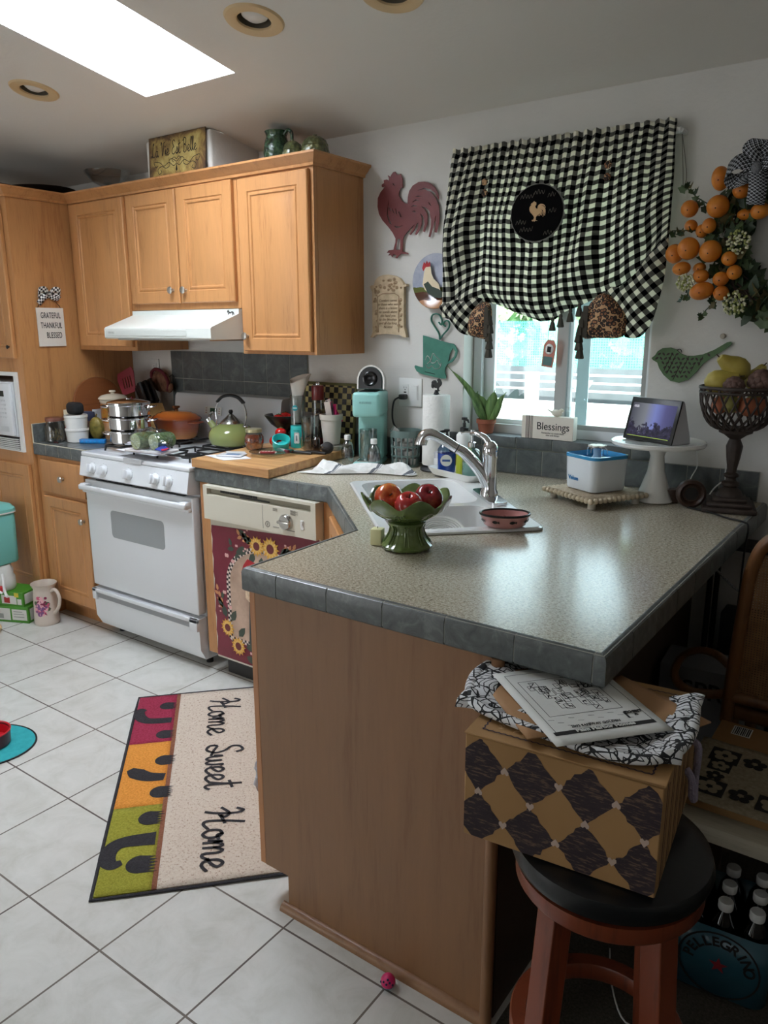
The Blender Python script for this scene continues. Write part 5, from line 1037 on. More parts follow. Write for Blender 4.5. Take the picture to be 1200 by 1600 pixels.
B().lathe([(.141, .093), (.142, .099), (.132, .108), (.12, .112), (.11, .119), (.095, .122), (.085, .127), (.05, .131), (0, .133)], 56, ry=.74).done('lid', ORL, t)
for s_ in (1, -1):
    b = B(); b.tube([(s_*.128, -.035, .082), (s_*.158, -.028, .084), (s_*.165, 0, .084), (s_*.158, .028, .084), (s_*.128, .035, .082)], .008, 10, sm=4, flat=.7); b.done('handle', ORN, t)
B().lathe([(0, .132), (.010, .132), (.010, .142), (.020, .148), (.018, .156), (0, .158)], 20).done('lid_knob', mat('brass_knob', (120, 70, 40), .3, .3), t)
# bag of vegetables on a foam tray
t = thing('foam_tray', 'white foam tray holding the bagged cucumbers on the stove front', 'tray', (.452, -.596, .9462), rz=.12)
b = B(); b.bx(-.11, .11, -.055, .055, 0, .012, .005, 3); b.done('tray', mat('foam_white', (228, 220, 218), .6), t)
t = thing('vegetable_bag', 'clear plastic bag with two cut green cucumbers on the foam tray', 'vegetables', (.446, -.590, .9585), rz=-.3)
t.scale = (1.22, 1.1, 1.25)
CUC = G('cucumber_skin'); CUC.set(col=CUC.ramp(CUC.noise(CUC.scale(CUC.obj(), (1, 6, 6)), 14, 3), [(.35, (72, 96, 56)), (.65, (112, 132, 84))]), rough=.35); CUC = CUC.m
for k, (dx, dy) in enumerate(((-.02, -.02), (.035, .03))):
    b = B(); b.at((dx, dy, .029), (PI/2+.0, 0, .35)); b.lathe([(0, -.05), (.025, -.048), (.028, -.04), (.029, 0), (.028, .042), (.027, .046)], 24); b.M = Matrix(); b.done('cucumber', CUC, t)
    b = B(); b.at((dx, dy, .029), (PI/2, 0, .35)); b.lathe([(.027, .046), (.024, .0475), (0, .0476)], 24); b.m = 1
    for q in range(6): a_ = q*PI/3; b.tube([(.004*math.cos(a_), .004*math.sin(a_), .0482), (.018*math.cos(a_), .018*math.sin(a_), .0482)], .0012, 4)
    b.M = Matrix(); b.done('cut_end', [mat('cut_flesh', (186, 194, 150), .4), mat('cut_seeds', (220, 224, 196), .4)], t)
PLBAG = thin_glass('plastic_film', (236, 240, 242), .10, .12)
def crumple(b, c, r, seed, amp=.12, us=30, vs=18, flat=-1):
    random.seed(seed); ph = [random.uniform(0, 6.28) for _ in range(8)]
    def f(v):
        return 1+amp*(math.sin(v.x*7+ph[0]+v.z*5)+math.sin(v.y*9+ph[1]-v.x*4)+.6*math.sin(v.z*13+ph[2]+v.y*8)+.5*math.sin(v.x*19+ph[3]))*.5
    n0 = len(b.V); b.ell(c, r, us, vs, fn=f)
    if flat > -1:
        for i in range(n0, len(b.V)):
            if b.V[i].z < flat: b.V[i].z = flat
b = B(); crumple(b, (0, .0, .033), (.098, .072, .038), 3, .16, 40, 24, .001); b.done('plastic_bag', PLBAG, t)
b = B(); b.prism([(.05, .03), (.12, .02), (.135, -.015), (.10, -.03)], .002, lambda a, c, d: (a, c, .02+d-a*.1)); b.m = 1; b.prism([(.115, .022), (.14, -.0), (.142, -.02), (.128, -.018)], .002, lambda a, c, d: (a, c, .024+d-a*.1)); b.done('bag_label', [mat('blue_label', (60, 78, 168), .4), mat('red_label', (186, 34, 46), .4)], t)
b = B(); b.prism([(-.12, -.055), (.17, -.07), (.19, .02), (-.10, .05)], .0006, lambda a, c, d: (a, c, .0005+d)); b.m = 1
for i in range(7): b.prism([(-.08+i*.01, -.045+i*.01), (.06+i*.01, -.052+i*.01), (.06+i*.01, -.049+i*.01), (-.08+i*.01, -.042+i*.01)], .0001, lambda a, c, d: (a, c, .0013+d))
tag(b.done('flyer', [mat('flyer_white', (224, 222, 228), .6), mat('flyer_print', (176, 120, 130), .6)], loc=(.38, -.592, .9435)), 'printed flyer lying on the stove under the foam tray', 'paper')
b = B(); b.prism([(.33, -.6585), (.47, -.6585), (.47, -.6), (.33, -.6)], .0006, lambda a, c, d: (a, c, .9152+d)); b.prism([(.33, .895), (.455, .895), (.46, .9157), (.33, .9157)], .0006, lambda a, c, d: (a, -.6592-d, c)); tag(b.done('paper_slip', mat('grey_slip', (196, 196, 196), .6), loc=(.4, -.64, .915), world=True), 'grey paper slip folded over the front edge of the stove', 'paper')
# kettle
t = thing('kettle', 'pistachio green kettle with black arched handle on the back right burner', 'kettle', (.575, -.235, GZ), rz=.15)
KG = mat('pistachio_enamel', (150, 160, 98), .14, coat=.6)
B().lathe([(0, 0), (.085, 0), (.098, .008), (.108, .035), (.104, .062), (.085, .085), (.055, .099), (.05, .101)], 48).done('body', KG, t)
B().lathe([(.054, .100), (.052, .106), (.03, .124), (.014, .138), (.010, .142), (0, .142)], 36).done('lid', STEEL, t)
B().lathe([(.006, .142), (.008, .146), (.011, .154), (.008, .162), (0, .164)], 18).done('lid_knob', BLACK, t)
b = B(); b.tube([(-.085, 0, .062), (-.112, 0, .088), (-.128, 0, .105)], [.022, .016, .013], 16); b.done('spout', KG, t)
b = B(); b.tube([(-.124, 0, .100), (-.134, 0, .112)], [.0155, .0155], 14); b.tube([(-.128, 0, .118), (-.12, 0, .135), (-.105, 0, .148), (-.10, 0, .135)], [.006, .007, .004, .004], 8); b.done('whistle', CHROME, t)
b = B()
for s_ in (1, -1): b = B(); b.tube([(s_*.078, -.012, .088), (s_*.085, 0, .115), (s_*.087, 0, .16), (s_*.07, 0, .198)], .0038, 8, sm=4); b.ell((s_*.08, 0, .088), (.013, .012, .008), 12, 8); b.done('handle_arm', CHROME, t)
b = B(); b.tube([(-.076, 0, .196), (-.045, 0, .220), (0, 0, .228), (.045, 0, .220), (.076, 0, .196)], [.009, .010, .0115, .0135, .011], 12, sm=5, flat=.75); b.done('grip', BLACK, t)

# butcher board
BB = G('butcher_block'); x, y, z = BB.sep(BB.obj())
strip = BB.noise(BB.scale(BB.obj(), (.01, 26, .01)), 1., 0); fine = BB.noise(BB.scale(BB.obj(), (2.2, 30, 30)), 1.6, 3)
BB.set(col=BB.ramp(BB.math('MULTIPLY_ADD', fine, .6, BB.math('MULTIPLY', strip, .4)), [(.35, (176, 124, 76)), (.55, (206, 158, 104)), (.75, (220, 176, 124))]), rough=.4, coat=.1)
BZ = .9515
t = thing('butcher_board', 'thick wooden board bridging the stove and the counter', 'cutting board', (.95, -.36, .9157))
b = B(); b.prism([(.762, -.640), (1.205, -.645), (1.132, -.085), (.700, -.080)], .0355, lambda a, c, d: (a, c, .9157+d)); o = b.done('board', BB.m, t, world=True); md = o.modifiers.new('bevel', 'BEVEL'); md.width = .002; md.segments = 2
BZ += .0002
def on_board(name, label, cat, x, y, rz=0, **k): return thing(name, label, cat, (x, y, BZ), rz=rz, **k)
t = on_board('jam_jar', 'squat glass jar of orange jam with a gold lid on the board', 'jar', .800, -.315)
JAM = G('orange_jam'); JAM.set(col=JAM.ramp(JAM.noise(JAM.obj(), 90, 3), [(.35, (96, 34, 10)), (.6, (160, 66, 18)), (.8, (186, 96, 30))]), rough=.15, coat=.8); JAM = JAM.m
B().lathe([(0, .002), (.030, .002), (.036, .010), (.042, .035), (.041, .055), (.034, .068), (0, .068)], 32).done('jam', JAM, t)
B().lathe([(0, 0), (.031, 0), (.0375, .009), (.0435, .035), (.0425, .056), (.034, .071), (.033, .078)], 32).done('glass', CG2, t)
B().lathe([(0, .092), (.033, .092), (.036, .090), (.0365, .077), (.034, .076)], 32).done('lid', mat('pale_gold_lid', (186, 178, 140), .3, .6), t)
TOM = mat('tomato_red', (206, 26, 26), .18, coat=.5); TG = mat('tomato_stem', (70, 96, 40), .6)
def tomato(x, y, z, r, lab, grp='tomatoes on the board', dx=0):
    t = thing('tomato', lab, 'tomato', (x, y, z), group=grp)
    B().ell((0, 0, r*.86), (r, r, r*.86), 26, 16, fn=lambda v: 1+.025*math.cos(5*math.atan2(v.y, v.x))*(1-v.z*v.z)-.10*max(0, v.z-.75)).done('fruit', TOM, t)
    b = B()
    for k in range(5): a_ = k*1.257+dx; b.tube([(0, 0, r*1.64), (r*.3*math.cos(a_), r*.3*math.sin(a_), r*1.69), (r*.52*math.cos(a_), r*.52*math.sin(a_), r*1.60)], [.0018, .0016, .0005], 5)
    b.tube([(0, 0, r*1.62), (.001, .001, r*1.86)], .0016, 5); b.done('stem', TG, t)
tomato(.868, -.235, BZ, .028, 'front tomato beside the turquoise lid on the board'); tomato(.822, -.20, BZ, .029, 'tomato behind the jam jar, lowest of the heap on the board'); tomato(.862, -.162, BZ, .027, 'tomato at the back of the heap under the black bowl rim'); tomato(.845, -.190, BZ+.0415, .026, 'topmost tomato of the heap on the board')
# black footed bowl with tomatoes
t = on_board('footed_bowl', 'black footed bowl of tomatoes at the back of the board', 'bowl', .79, -.105)
t.scale = (.9, .9, 1.0)
B().lathe([(0, 0), (.045, 0), (.043, .006), (.022, .03), (.018, .05), (.03, .066), (.07, .092), (.100, .128), (.103, .134), (.098, .134), (.065, .10), (.02, .078), (0, .075)], 44).done('bowl', mat('black_ceramic', (22, 20, 22), .28, coat=.3), t)
for k, (dx, dy, dz, lab) in enumerate(((-.012, -.03, .086, 'large tomato in the left of the black footed bowl'), (.045, .018, .092, 'tomato at the right in the black footed bowl'), (-.025, .035, .090, 'tomato at the back of the black footed bowl'))): tomato(.79+dx*.9, -.105+dy*.9, BZ+dz, .030, lab, 'tomatoes in the black bowl', dx*50)
# turquoise lid lying on its side
TQ = mat('turquoise_plastic', (52, 190, 186), .3)
t = thing('blender_lid', 'turquoise round lid lying tilted in front of the blender', 'lid', (.912, -.262, BZ+.031), rot=(.0, .55, -.7))
B().lathe([(0, -.024), (.032, -.024), (.036, -.02), (.038, .012), (.040, .014), (.040, .022), (.036, .024), (.033, .014), (.031, -.012), (0, -.014)], 36).done('lid', TQ, t)
# portable blender
t = on_board('portable_blender', 'clear cup blender with turquoise base and a paper towel inside', 'blender', .915, -.15, rz=.5)
B().lathe([(0, 0), (.036, 0), (.038, .003), (.036, .06), (.035, .094), (.033, .098), (0, .098)], 36).done('base', TQ, t)
b = B(); b.bx(-.012, .012, -.0385, -.034, .02, .07, .006, 4); b.m = 1; b.bx(-.004, .004, -.0395, -.036, .032, .058, .003, 3); b.done('button_panel', [WPLAST, mat('button_grey', (120, 124, 128), .4)], t)
text('lettering', 'blendjet', .0085, INK, t, (0, -.0375, .078), shear=.1)
B().lathe([(.030, .098), (.0345, .102), (.0355, .20), (.0345, .228), (.0325, .232), (.0315, .228), (.032, .105), (0, .10)], 36).done('cup', CG2, t)
b = B(); b.at((-.004, -.0362, .178), (PI/2, 0, 0)); b.lathe([(0, 0), (.0125, 0), (.0125, .0008), (0, .0008)], 24); b.m = 1; b.bx(-.009, .009, -.0018, .0018, .0006, .0012); b.M = Matrix(); b.done('round_badge', [mat('badge_teal', (44, 150, 160), .4), WPLAST], t)
def cone_paper(u, v):
    a_ = u*2*PI; r_ = .012+.020*v+.0
    if v > .62: r_ += .075*(v-.62)*(.6+.6*math.cos(a_-.7))
    r_ *= 1+.12*math.sin(a_*4+v*5)
    return (r_*math.cos(a_)*.95, r_*math.sin(a_)*.7, .11+.195*v+(.02*math.cos(a_-.6) if v > .8 else 0)*(v-.8)*5)
b = B(); b.grid(cone_paper, 36, 20); b.done('paper_towel', mat('towel_paper', (226, 222, 214), .85, bump=.3, bs=260, bd=.001), t, solid=.0012)
t = on_board('drinking_glass', 'clear tumbler half full of water on the board', 'glass', 1.015, -.185)
B().lathe([(.0405, .146), (.034, .004), (.031, 0), (0, 0), (0, .006), (.030, .007), (.0385, .146)], 36).done('glass', CG2, t)
B().lathe([(0, .008), (.0305, .008), (.0345, .066), (.0, .066)], 32).done('water', thin_glass('water', (206, 216, 214), .10), t)
b = B(); b.tube([(-.022, -.02, .03), (.025, .02, .058)], .002, 6); b.done('straw', CHROME, t)
t = on_board('glass_plate', 'clear glass plate with a wrapped sweet on the board', 'plate', .972, -.385)
B().lathe([(0, .001), (.05, .001), (.085, .012), (.094, .015), (.094, .017), (.084, .015), (.05, .004), (0, .004)], 48).done('plate', thin_glass('plate_glass', (226, 230, 226), .12), t)
b = B(); b.bx(-.032, .032, -.011, .011, 0, .009, .003); b.m = 1; b.bx(-.036, -.032, -.012, .012, .002, .006); b.bx(.032, .036, -.012, .012, .002, .006); b.m = 1
for i in range(4): b.bx(-.024+i*.013, -.016+i*.013, -.006, .006, .009, .0094)
o = b.done('candy_bar', [mat('wrapper_red', (140, 40, 44), .4), mat('wrapper_cream', (226, 214, 206), .4)], loc=(.955, -.39, BZ+.0055)); o.rotation_euler = (0, 0, .6); tag(o, 'dark red wrapped sweet lying on the glass plate', 'sweet')
b = B(); b.prism([(-.11, -.06), (.04, -.095), (.10, .0), (-.03, .06)], .0008, lambda a, c, d: (a, c, d+.012*math.exp(-((a+.06)**2+(c)**2)*300))); b.done('sheet', mat('white_paper', (222, 222, 226), .7), t2 := on_board('papers', 'loose white papers and packets on the front left of the board', 'paper', .872, -.505))
b = B(); b.at((.0, .0, .0035), (0, 0, .4)); b.bx(-.065, .045, -.035, .035, 0, .006, .002); b.m = 1; b.bx(-.03, .03, -.02, .012, .006, .0064); b.at((-.02, .03, .010), (0, .06, .9)); b.m = 0; b.bx(-.04, .04, -.025, .025, 0, .002); b.M = Matrix(); b.done('packet', [mat('packet_white', (214, 214, 216), .35), mat('packet_blue', (88, 120, 156), .4)], t2)
b = B(); b.tube([(-.06, 0, .008), (.03, 0, .008)], .0072, 10); b.m = 1; b.tube([(.03, 0, .008), (.06, 0, .008)], .0078, 10); o = b.done('marker_pen', [mat('pen_silver', (206, 204, 206), .3, .3), mat('pen_maroon', (110, 34, 44), .4)], loc=(.955, -.30, BZ)); o.rotation_euler = (0, 0, -.35); tag(o, 'silver marker pen lying behind the glass plate', 'pen')
for (x, y, a_, lab) in ((1.015, -.315, .25, 'black handled knife nearest the glass plate'), (1.065, -.27, .12, 'black handled knife beside the avocado')):
    t = on_board('kitchen_knife', lab, 'knife', x, y, a_, group='knives on the board')
    b = B(); b.tube([(.0, 0, .007), (.05, 0, .009), (.10, 0, .007)], [.006, .0085, .007], 10, flat=.8); b.done('handle', BLACK, t)
    b = B(); b.prism([(0, -.006), (-.09, -.004), (-.10, .004), (-.06, .011), (0, .010)], .0015, lambda a, c, d: (a, c, .006+d)); b.done('blade', STEEL, t)
t = on_board('avocado', 'dark ripe avocado at the right of the board', 'avocado', 1.142, -.222)
B().ell((0, 0, .025), (.028, .026, .025), 26, 16).done('fruit', mat('avocado_black', (34, 28, 28), .55, bump=.6, bs=150, bd=.003), t)
B().ell((-.004, -.0245, .03), (.003, .002, .003), 8, 6).done('stem', mat('stem_tan', (140, 118, 70), .8), t)
t = on_board('pepper_grinder', 'tall clear grinder with dark red cap full of pepper', 'grinder', .995, -.105)
B().lathe([(0, .212), (.0265, .212), (.0275, .215), (.0275, .27), (.0255, .275), (0, .275)], 32).done('cap', mat('dark_red_cap', (112, 22, 24), .3, coat=.3), t)
b = B(); b.lathe([(0, .275), (.009, .275), (.010, .282), (.007, .288), (0, .289)], 18); b.done('lid_knob', CHROME, t)
B().lathe([(.026, .04), (.0265, .21)], 32).done('tube', CG2, t)
PEP = G('peppercorns'); PEP.set(col=PEP.ramp(PEP.vor(PEP.obj(), 190, 'Color'), [(.3, (40, 28, 22)), (.6, (104, 72, 50)), (.8, (158, 122, 90))]), rough=.8); PEP.bump(PEP.vor(PEP.obj(), 190), 1., .004)
o = B().lathe([(0, .045), (.0245, .045), (.0245, .155), (.012, .165), (0, .16)], 28).done('peppercorns', PEP.m, t); o['kind'] = 'stuff'
B().lathe([(0, 0), (.027, 0), (.0275, .004), (.0275, .045), (0, .045)], 32).done('base', mat('dark_red_cap', (112, 22, 24), .3), t)
t = thing('dropper_bottle', 'small black dropper bottle in front of the pepper grinder', 'bottle', (1.075, -.215, BZ))
B().lathe([(0, 0), (.015, 0), (.016, .003), (.016, .055), (.007, .066), (0, .066)], 22).done('body', mat('amber_glass', (36, 22, 16), .12, coat=.6), t); B().lathe([(.008, .064), (.008, .078), (.0045, .08), (.0055, .098), (.004, .11), (0, .111)], 18).done('dropper_cap', BLACK, t)
b = B(); b.lathe([(0, 0), (.0175, 0), (.018, .002), (.018, .05), (.0165, .052), (0, .052)], 24); b.m = 1; b.lathe([(.0183, .008), (.0183, .044)], 24); tag(b.done('tin_can', [STEEL, mat('green_label', (72, 88, 56), .5)], loc=(.965, -.165+.0, BZ)), 'small green labelled tin behind the tumbler', 'can')
t = on_board('sweetener_pot', 'white clay flower pot holding sweetener packets and tea sticks', 'pot', 1.075, -.14) if False else thing('sweetener_pot', 'white clay flower pot holding sweetener packets on the back right of the board', 'pot', (1.092, -.132, BZ))
B().lathe([(0, .006), (.034, .006), (.036, .008), (.046, .11), (.050, .112), (.051, .135), (.047, .136), (.044, .113), (.034, .014), (0, .012)], 36, (0, 0, .022)).done('pot', mat('white_clay', (206, 200, 190), .7), t)
B().lathe([(0, 0), (.040, 0), (.047, .012), (.049, .022), (.045, .022), (.038, .008), (0, .008)], 36).done('saucer', mat('white_clay', (206, 200, 190), .7), t)
random.seed(9)
for k, c_ in enumerate(((206, 40, 110), (206, 40, 110), (226, 214, 206), (96, 176, 60), (40, 30, 28), (206, 60, 60), (44, 32, 30), (224, 206, 196), (60, 40, 34))):
    a_ = k*.7; b = B(); b.at((.024*math.cos(a_), .02*math.sin(a_), .135+.022), (random.uniform(-.35, .35), random.uniform(-.45, .45), random.uniform(-.8, .8)))
    w_ = .013 if k < 4 or k == 7 else .0045; b.bx(-w_, w_, -.0012, .0012, -.04, .045+.012*(k % 3), .0005, 1); b.done('packet', mat('packet_%s' % ('magenta', 'magenta', 'cream', 'green', 'dark', 'red', 'dark', 'cream', 'dark')[k], c_, .45), t)
# checked tray leaning against the wall
g = G('checked_tray'); x, y, z = g.sep(g.obj()); f1 = g.math('FLOOR', g.math('MULTIPLY', x, 40)); f2 = g.math('FLOOR', g.math('MULTIPLY', z, 40)); ck = g.math('MODULO', g.math('ADD', g.math('ADD', f1, 100), g.math('ADD', f2, 100)), 2.)
nn = g.noise(g.obj(), 9, 2); bord = g.math('MAXIMUM', g.math('GREATER_THAN', g.math('ABSOLUTE', x), .142), g.math('MAXIMUM', g.math('GREATER_THAN', z, .308), g.math('LESS_THAN', z, .012)))
g.set(col=g.mix(bord, g.mix(ck, (26, 22, 20), g.ramp(nn, [(.4, (196, 184, 126)), (.6, (150, 136, 84))])), (92, 90, 44)), rough=.5)
b = B(); b.bx(-.15, .15, -.006, .006, 0, .25, .002); o = b.done('checked_tray', g.m, loc=(1.01, -.0, CT+.07)); o.location = (.995, -.022, CT+.083); o.rotation_euler = (-.0, 0, 0); 
o.location = (.995, -.045, CT+.001); o.scale = (1, 1, 1); tag(o, 'black and yellow checked tray leaning on the wall behind the grinder', 'tray'); o.rotation_euler = (-.10, 0, 0)
for v in o.data.vertices: v.co.z *= 1.28
t = thing('picture_frame', 'small dark wooden frame standing behind the black bowl', 'picture frame', (.895, -.022, CT+.001), rot=(-.04, 0, 0))
t.scale = (.62, .8, .9)
b = B(); b.prism([(-.055, 0), (.055, 0), (.055, .205), (-.055, .205)], .014, lambda a, c, d: (a, -d, c), [[(-.04, .015), (.04, .015), (.04, .19), (-.04, .19)]]); b.done('frame', mat('frame_brown', (84, 58, 44), .5), t)
b = B(); b.bx(-.041, .041, -.008, -.004, .014, .191); b.done('picture', mat('picture_grey', (120, 112, 108), .4, var=40, vs=30), t)
b = B(); b.bx(-.06, .06, -.004, .004, 0, .15); tag(b.done('memo_card', mat('memo_grey', (150, 142, 138), .6, var=10, vs=40), loc=(.93, -.077, CT+.0372), world=False), 'grey printed card standing behind the clear blender cup', 'card')
# ---------------------------------------------------------------- sink and window counter
SINK = mat('white_sink', (230, 230, 228), .18, coat=.5)
ctr = sA+su*(SW/2)+sv*(SD/2)
t = thing('sink', 'white double-bowl sink set at an angle in the counter corner', 'sink', (ctr.x, ctr.y, .9155), rz=-PI/4)
# local frame: x along the 45-degree front edge (towards the peninsula), y towards the wall corner
def rrect(x0, x1, y0, y1, r, n=6):
    o = []
    for cx, cy, a0 in ((x1-r, y0+r, -PI/2), (x1-r, y1-r, 0), (x0+r, y1-r, PI/2), (x0+r, y0+r, PI)):
        o += [(cx+r*math.cos(a0+PI/2*i/n), cy+r*math.sin(a0+PI/2*i/n)) for i in range(n+1)]
    return o
hw, hd = SW/2, SD/2
bowls = [rrect(-hw+.035, .045, -hd+.035, hd-.085, .07), rrect(.085, hw-.035, -hd+.035, hd-.085, .07)]
b = B(); ro = rrect(-hw, hw, -hd, hd, .03); n = len(ro)
b.prism(rrect(-hw+.006, hw-.006, -hd+.006, hd-.006, .028), 0, lambda a, c, d: (a, c, .009), bowls)
ri = rrect(-hw+.006, hw-.006, -hd+.006, hd-.006, .028); b.add([(p[0], p[1], 0) for p in ro]+[(p[0], p[1], .006) for p in ro]+[(p[0], p[1], .009) for p in ri], [[i, (i+1) % n, (i+1) % n+n, i+n] for i in range(n)]+[[i+n, (i+1) % n+n, (i+1) % n+2*n, i+2*n] for i in range(n)])
b.done('rim', SINK, t)
def bowl_(loop, depth, nm):
    b = B(); n = len(loop); cx = sum(p[0] for p in loop)/n; cy = sum(p[1] for p in loop)/n; vs = []; lv = [(1, .009), (.985, 0), (.965, -.02), (.93, -depth+.035), (.88, -depth+.01), (.78, -depth), (.2, -depth-.004)]
    for s_, z_ in lv: vs += [(cx+(p[0]-cx)*s_, cy+(p[1]-cy)*s_, z_) for p in loop]
    fs = [[k*n+i, k*n+(i+1) % n, (k+1)*n+(i+1) % n, (k+1)*n+i] for k in range(len(lv)-1) for i in range(n)]; fs.append([(len(lv)-1)*n+i for i in range(n)]); b.add(vs, fs); o = b.done(nm, SINK, t)
    b = B(); b.lathe([(0, -depth-.001), (.03, -depth-.001), (.036, -depth+.003), (.04, -depth+.001)], 24, (cx, cy, 0)); b.done('drain', CHROME, o)
bowl_(bowls[0], .17, 'basin'); bowl_(bowls[1], .15, 'basin')
b = B()
for i in range(9):
    r_ = .03+i*.011; b.tube([(r_*math.cos(a_), r_*math.sin(a_)*.8, .004+.0045*i) for a_ in [PI*2*k/26 for k in range(26)]], .0052, 6, closed=True)
b.lathe([(0, .0), (.04, .0), (.075, .012), (.122, .045), (.126, .048), (.12, .042), (.07, .006), (0, -.003)], 30, ry=.8); o = b.done('ribbed_dish', PORC, loc=(2.045, -.775, .848)); o.rotation_euler = (.75, 0, .62); o.scale = (.62, .62, .62); tag(o, 'white ribbed dish propped up in the near sink basin', 'dish')
# faucet
fx, fy = sp(SW/2-.02, SD-.045)
t = thing('faucet', 'chrome pull-out kitchen faucet with side lever behind the sink', 'faucet', (fx, fy, .9245), rz=-PI/4)
b = B(); b.prism(rrect(-.115, .125, -.03, .03, .028), .009, lambda a, c, d: (a, c, d)); b.done('base_plate', CHROME, t)
b = B(); b.lathe([(0, .008), (.030, .008), (.029, .02), (.024, .03), (.0235, .13), (.026, .135), (.026, .16), (.022, .178), (.012, .188), (0, .19)], 32); b.done('body', CHROME, t)
SPD = Vector((-.25, -1, 0)).normalized()*1.0
sp0 = [(-.20, -1)]
def spt(l, h): return (SPD.x*l*.86, SPD.y*l*.86, h*.985)
b = B(); b.tube([spt(.0, .04), spt(.03, .085), spt(.09, .145), spt(.125, .165)], [.024, .0185, .0165, .0165], 18, sm=5); b.done('spout', CHROME, t)
b = B(); b.tube([spt(.125, .165), spt(.128, .1665)], .0172, 18); b.done('joint_ring', BLACK, t)
b = B(); b.tube([spt(.128, .1665), spt(.18, .195), spt(.225, .212), spt(.252, .206), spt(.264, .186), spt(.266, .178)], [.0165, .019, .0215, .0235, .0215, .0215], 18, sm=5); b.done('spray_head', CHROME, t)
b = B(); b.tube([(.0, .0, .165), (-.012, -.012, .195), (-.04, -.035, .208), (-.062, -.05, .205)], [.013, .010, .0075, .0065], 12, sm=5, flat=.7); b.done('lever', CHROME, t)
# soap tray with bottles
TCx, TCy = 1.792, -.232
t = thing('soap_tray', 'white long tray holding the soap bottles behind the sink', 'tray', (TCx, TCy, CT+.0102), rz=-.35)
b = B(); o_ = rrect(-.135, .135, -.052, .052, .03); n = len(o_); vs = []
for s_, z_ in ((.86, 0), (1, .02), (1.03, .026), (1.0, .026), (.95, .018), (.84, .006)): vs += [(p[0]*s_, p[1]*s_, z_) for p in o_]
b.add(vs, [[k*n+i, k*n+(i+1) % n, (k+1)*n+(i+1) % n, (k+1)*n+i] for k in range(5) for i in range(n)]+[list(range(n)), [5*n+i for i in range(n)]]); b.done('tray', PORC, t)
TZ = CT+.0167
def pump(b, z, m_=None, ln=.04, a=0.):
    b.lathe([(.006, z), (.006, z+.018)], 12); b.tube([(0, 0, z+.014), (0, 0, z+.032)], .004, 8); b.tube([(0, 0, z+.032), (-ln*math.cos(a), -ln*math.sin(a), z+.030), (-(ln+.006)*math.cos(a), -(ln+.006)*math.sin(a), z+.022)], [.006, .0045, .0035], 8); b.lathe([(0, z+.03), (.011, z+.03), (.011, z+.038), (0, z+.04)], 14)
t = thing('soap_bottle', 'blue liquid soap bottle with black pump on the white tray', 'bottle', (1.728, -.212, TZ), rz=.5)
B().lathe([(0, 0), (.028, 0), (.031, .004), (.031, .075)], 30, rx=1.1, ry=.8).done('soap', mat('blue_soap', (16, 60, 150), .12, coat=.7), t)
B().lathe([(.0315, .075), (.0315, .09), (.02, .108), (.012, .112), (0, .112)], 30, rx=1.1, ry=.8).done('bottle', thin_glass('blue_clear', (190, 214, 240), .08), t)
b = B(); b.at((0, -.0262, .05), (PI/2, 0, 0)); b.lathe([(0, 0), (.022, 0), (.022, .0008), (0, .0008)], 26); b.m = 1; b.bx(-.015, .015, -.004, .004, .0009, .0013); b.M = Matrix(); b.done('label', [WPLAST, mat('label_blue', (50, 84, 150), .5)], t)
b = B(); b.lathe([(0, .112), (.013, .112), (.013, .130), (0, .130)], 18); pump(b, .128, a=.6, ln=.03); b.done('pump', BLACK, t)
t = thing('soap_bottle', 'white and lime green soap bottle with black cap on the tray', 'bottle', (1.805, -.215, TZ))
b = B(); b.lathe([(0, 0), (.027, 0), (.029, .003), (.029, .105)], 28); b.done('label', mat('lime_label', (176, 186, 50), .4), t)
B().lathe([(.0292, .105), (.0292, .150), (.022, .160), (.014, .164), (0, .164)], 28).done('bottle', WPLAST, t); b = B(); b.lathe([(0, .160), (.016, .160), (.016, .178), (.012, .181), (0, .181)], 20); pump(b, .178, ln=.026, a=2.6); b.done('pump', BLACK, t)
t = thing('soap_dispenser', 'clear glass dispenser of pale teal soap with chrome pump', 'dispenser', (1.868, -.265, TZ), rz=.4)
B().lathe([(0, .003), (.030, .003), (.033, .006), (.033, .062), (0, .062)], 30).done('soap', mat('teal_soap', (128, 190, 176), .15, coat=.5), t)
B().lathe([(0, 0), (.032, 0), (.0355, .005), (.0355, .09), (.026, .108), (.014, .114), (.0135, .122)], 30).done('bottle', CG2, t)
b = B(); b.lathe([(0, .118), (.0165, .118), (.0165, .134), (.010, .138), (0, .138)], 20); b.tube([(0, 0, .134), (0, 0, .172)], .0065, 10); b.tube([(0, 0, .168), (-.025, 0, .170), (-.042, 0, .165)], [.0062, .005, .0042], 8); b.lathe([(0, .16), (.010, .16), (.010, .18), (0, .181)], 16); b.done('pump', CHROME, t)
b = B(); b.bx(-.016, .016, -.016, .016, 0, .085, .003); b.m = 1; b.bx(-.012, .012, -.0168, -.0158, .02, .06); o = b.done('small_box', [mat('silver_box', (176, 176, 180), .3, .4), WPLAST], loc=(1.688, -.187, CT+.026)); o.location = (1.664, -.163, CT); tag(o, 'small silver box between the paper towels and the blue soap', 'box')
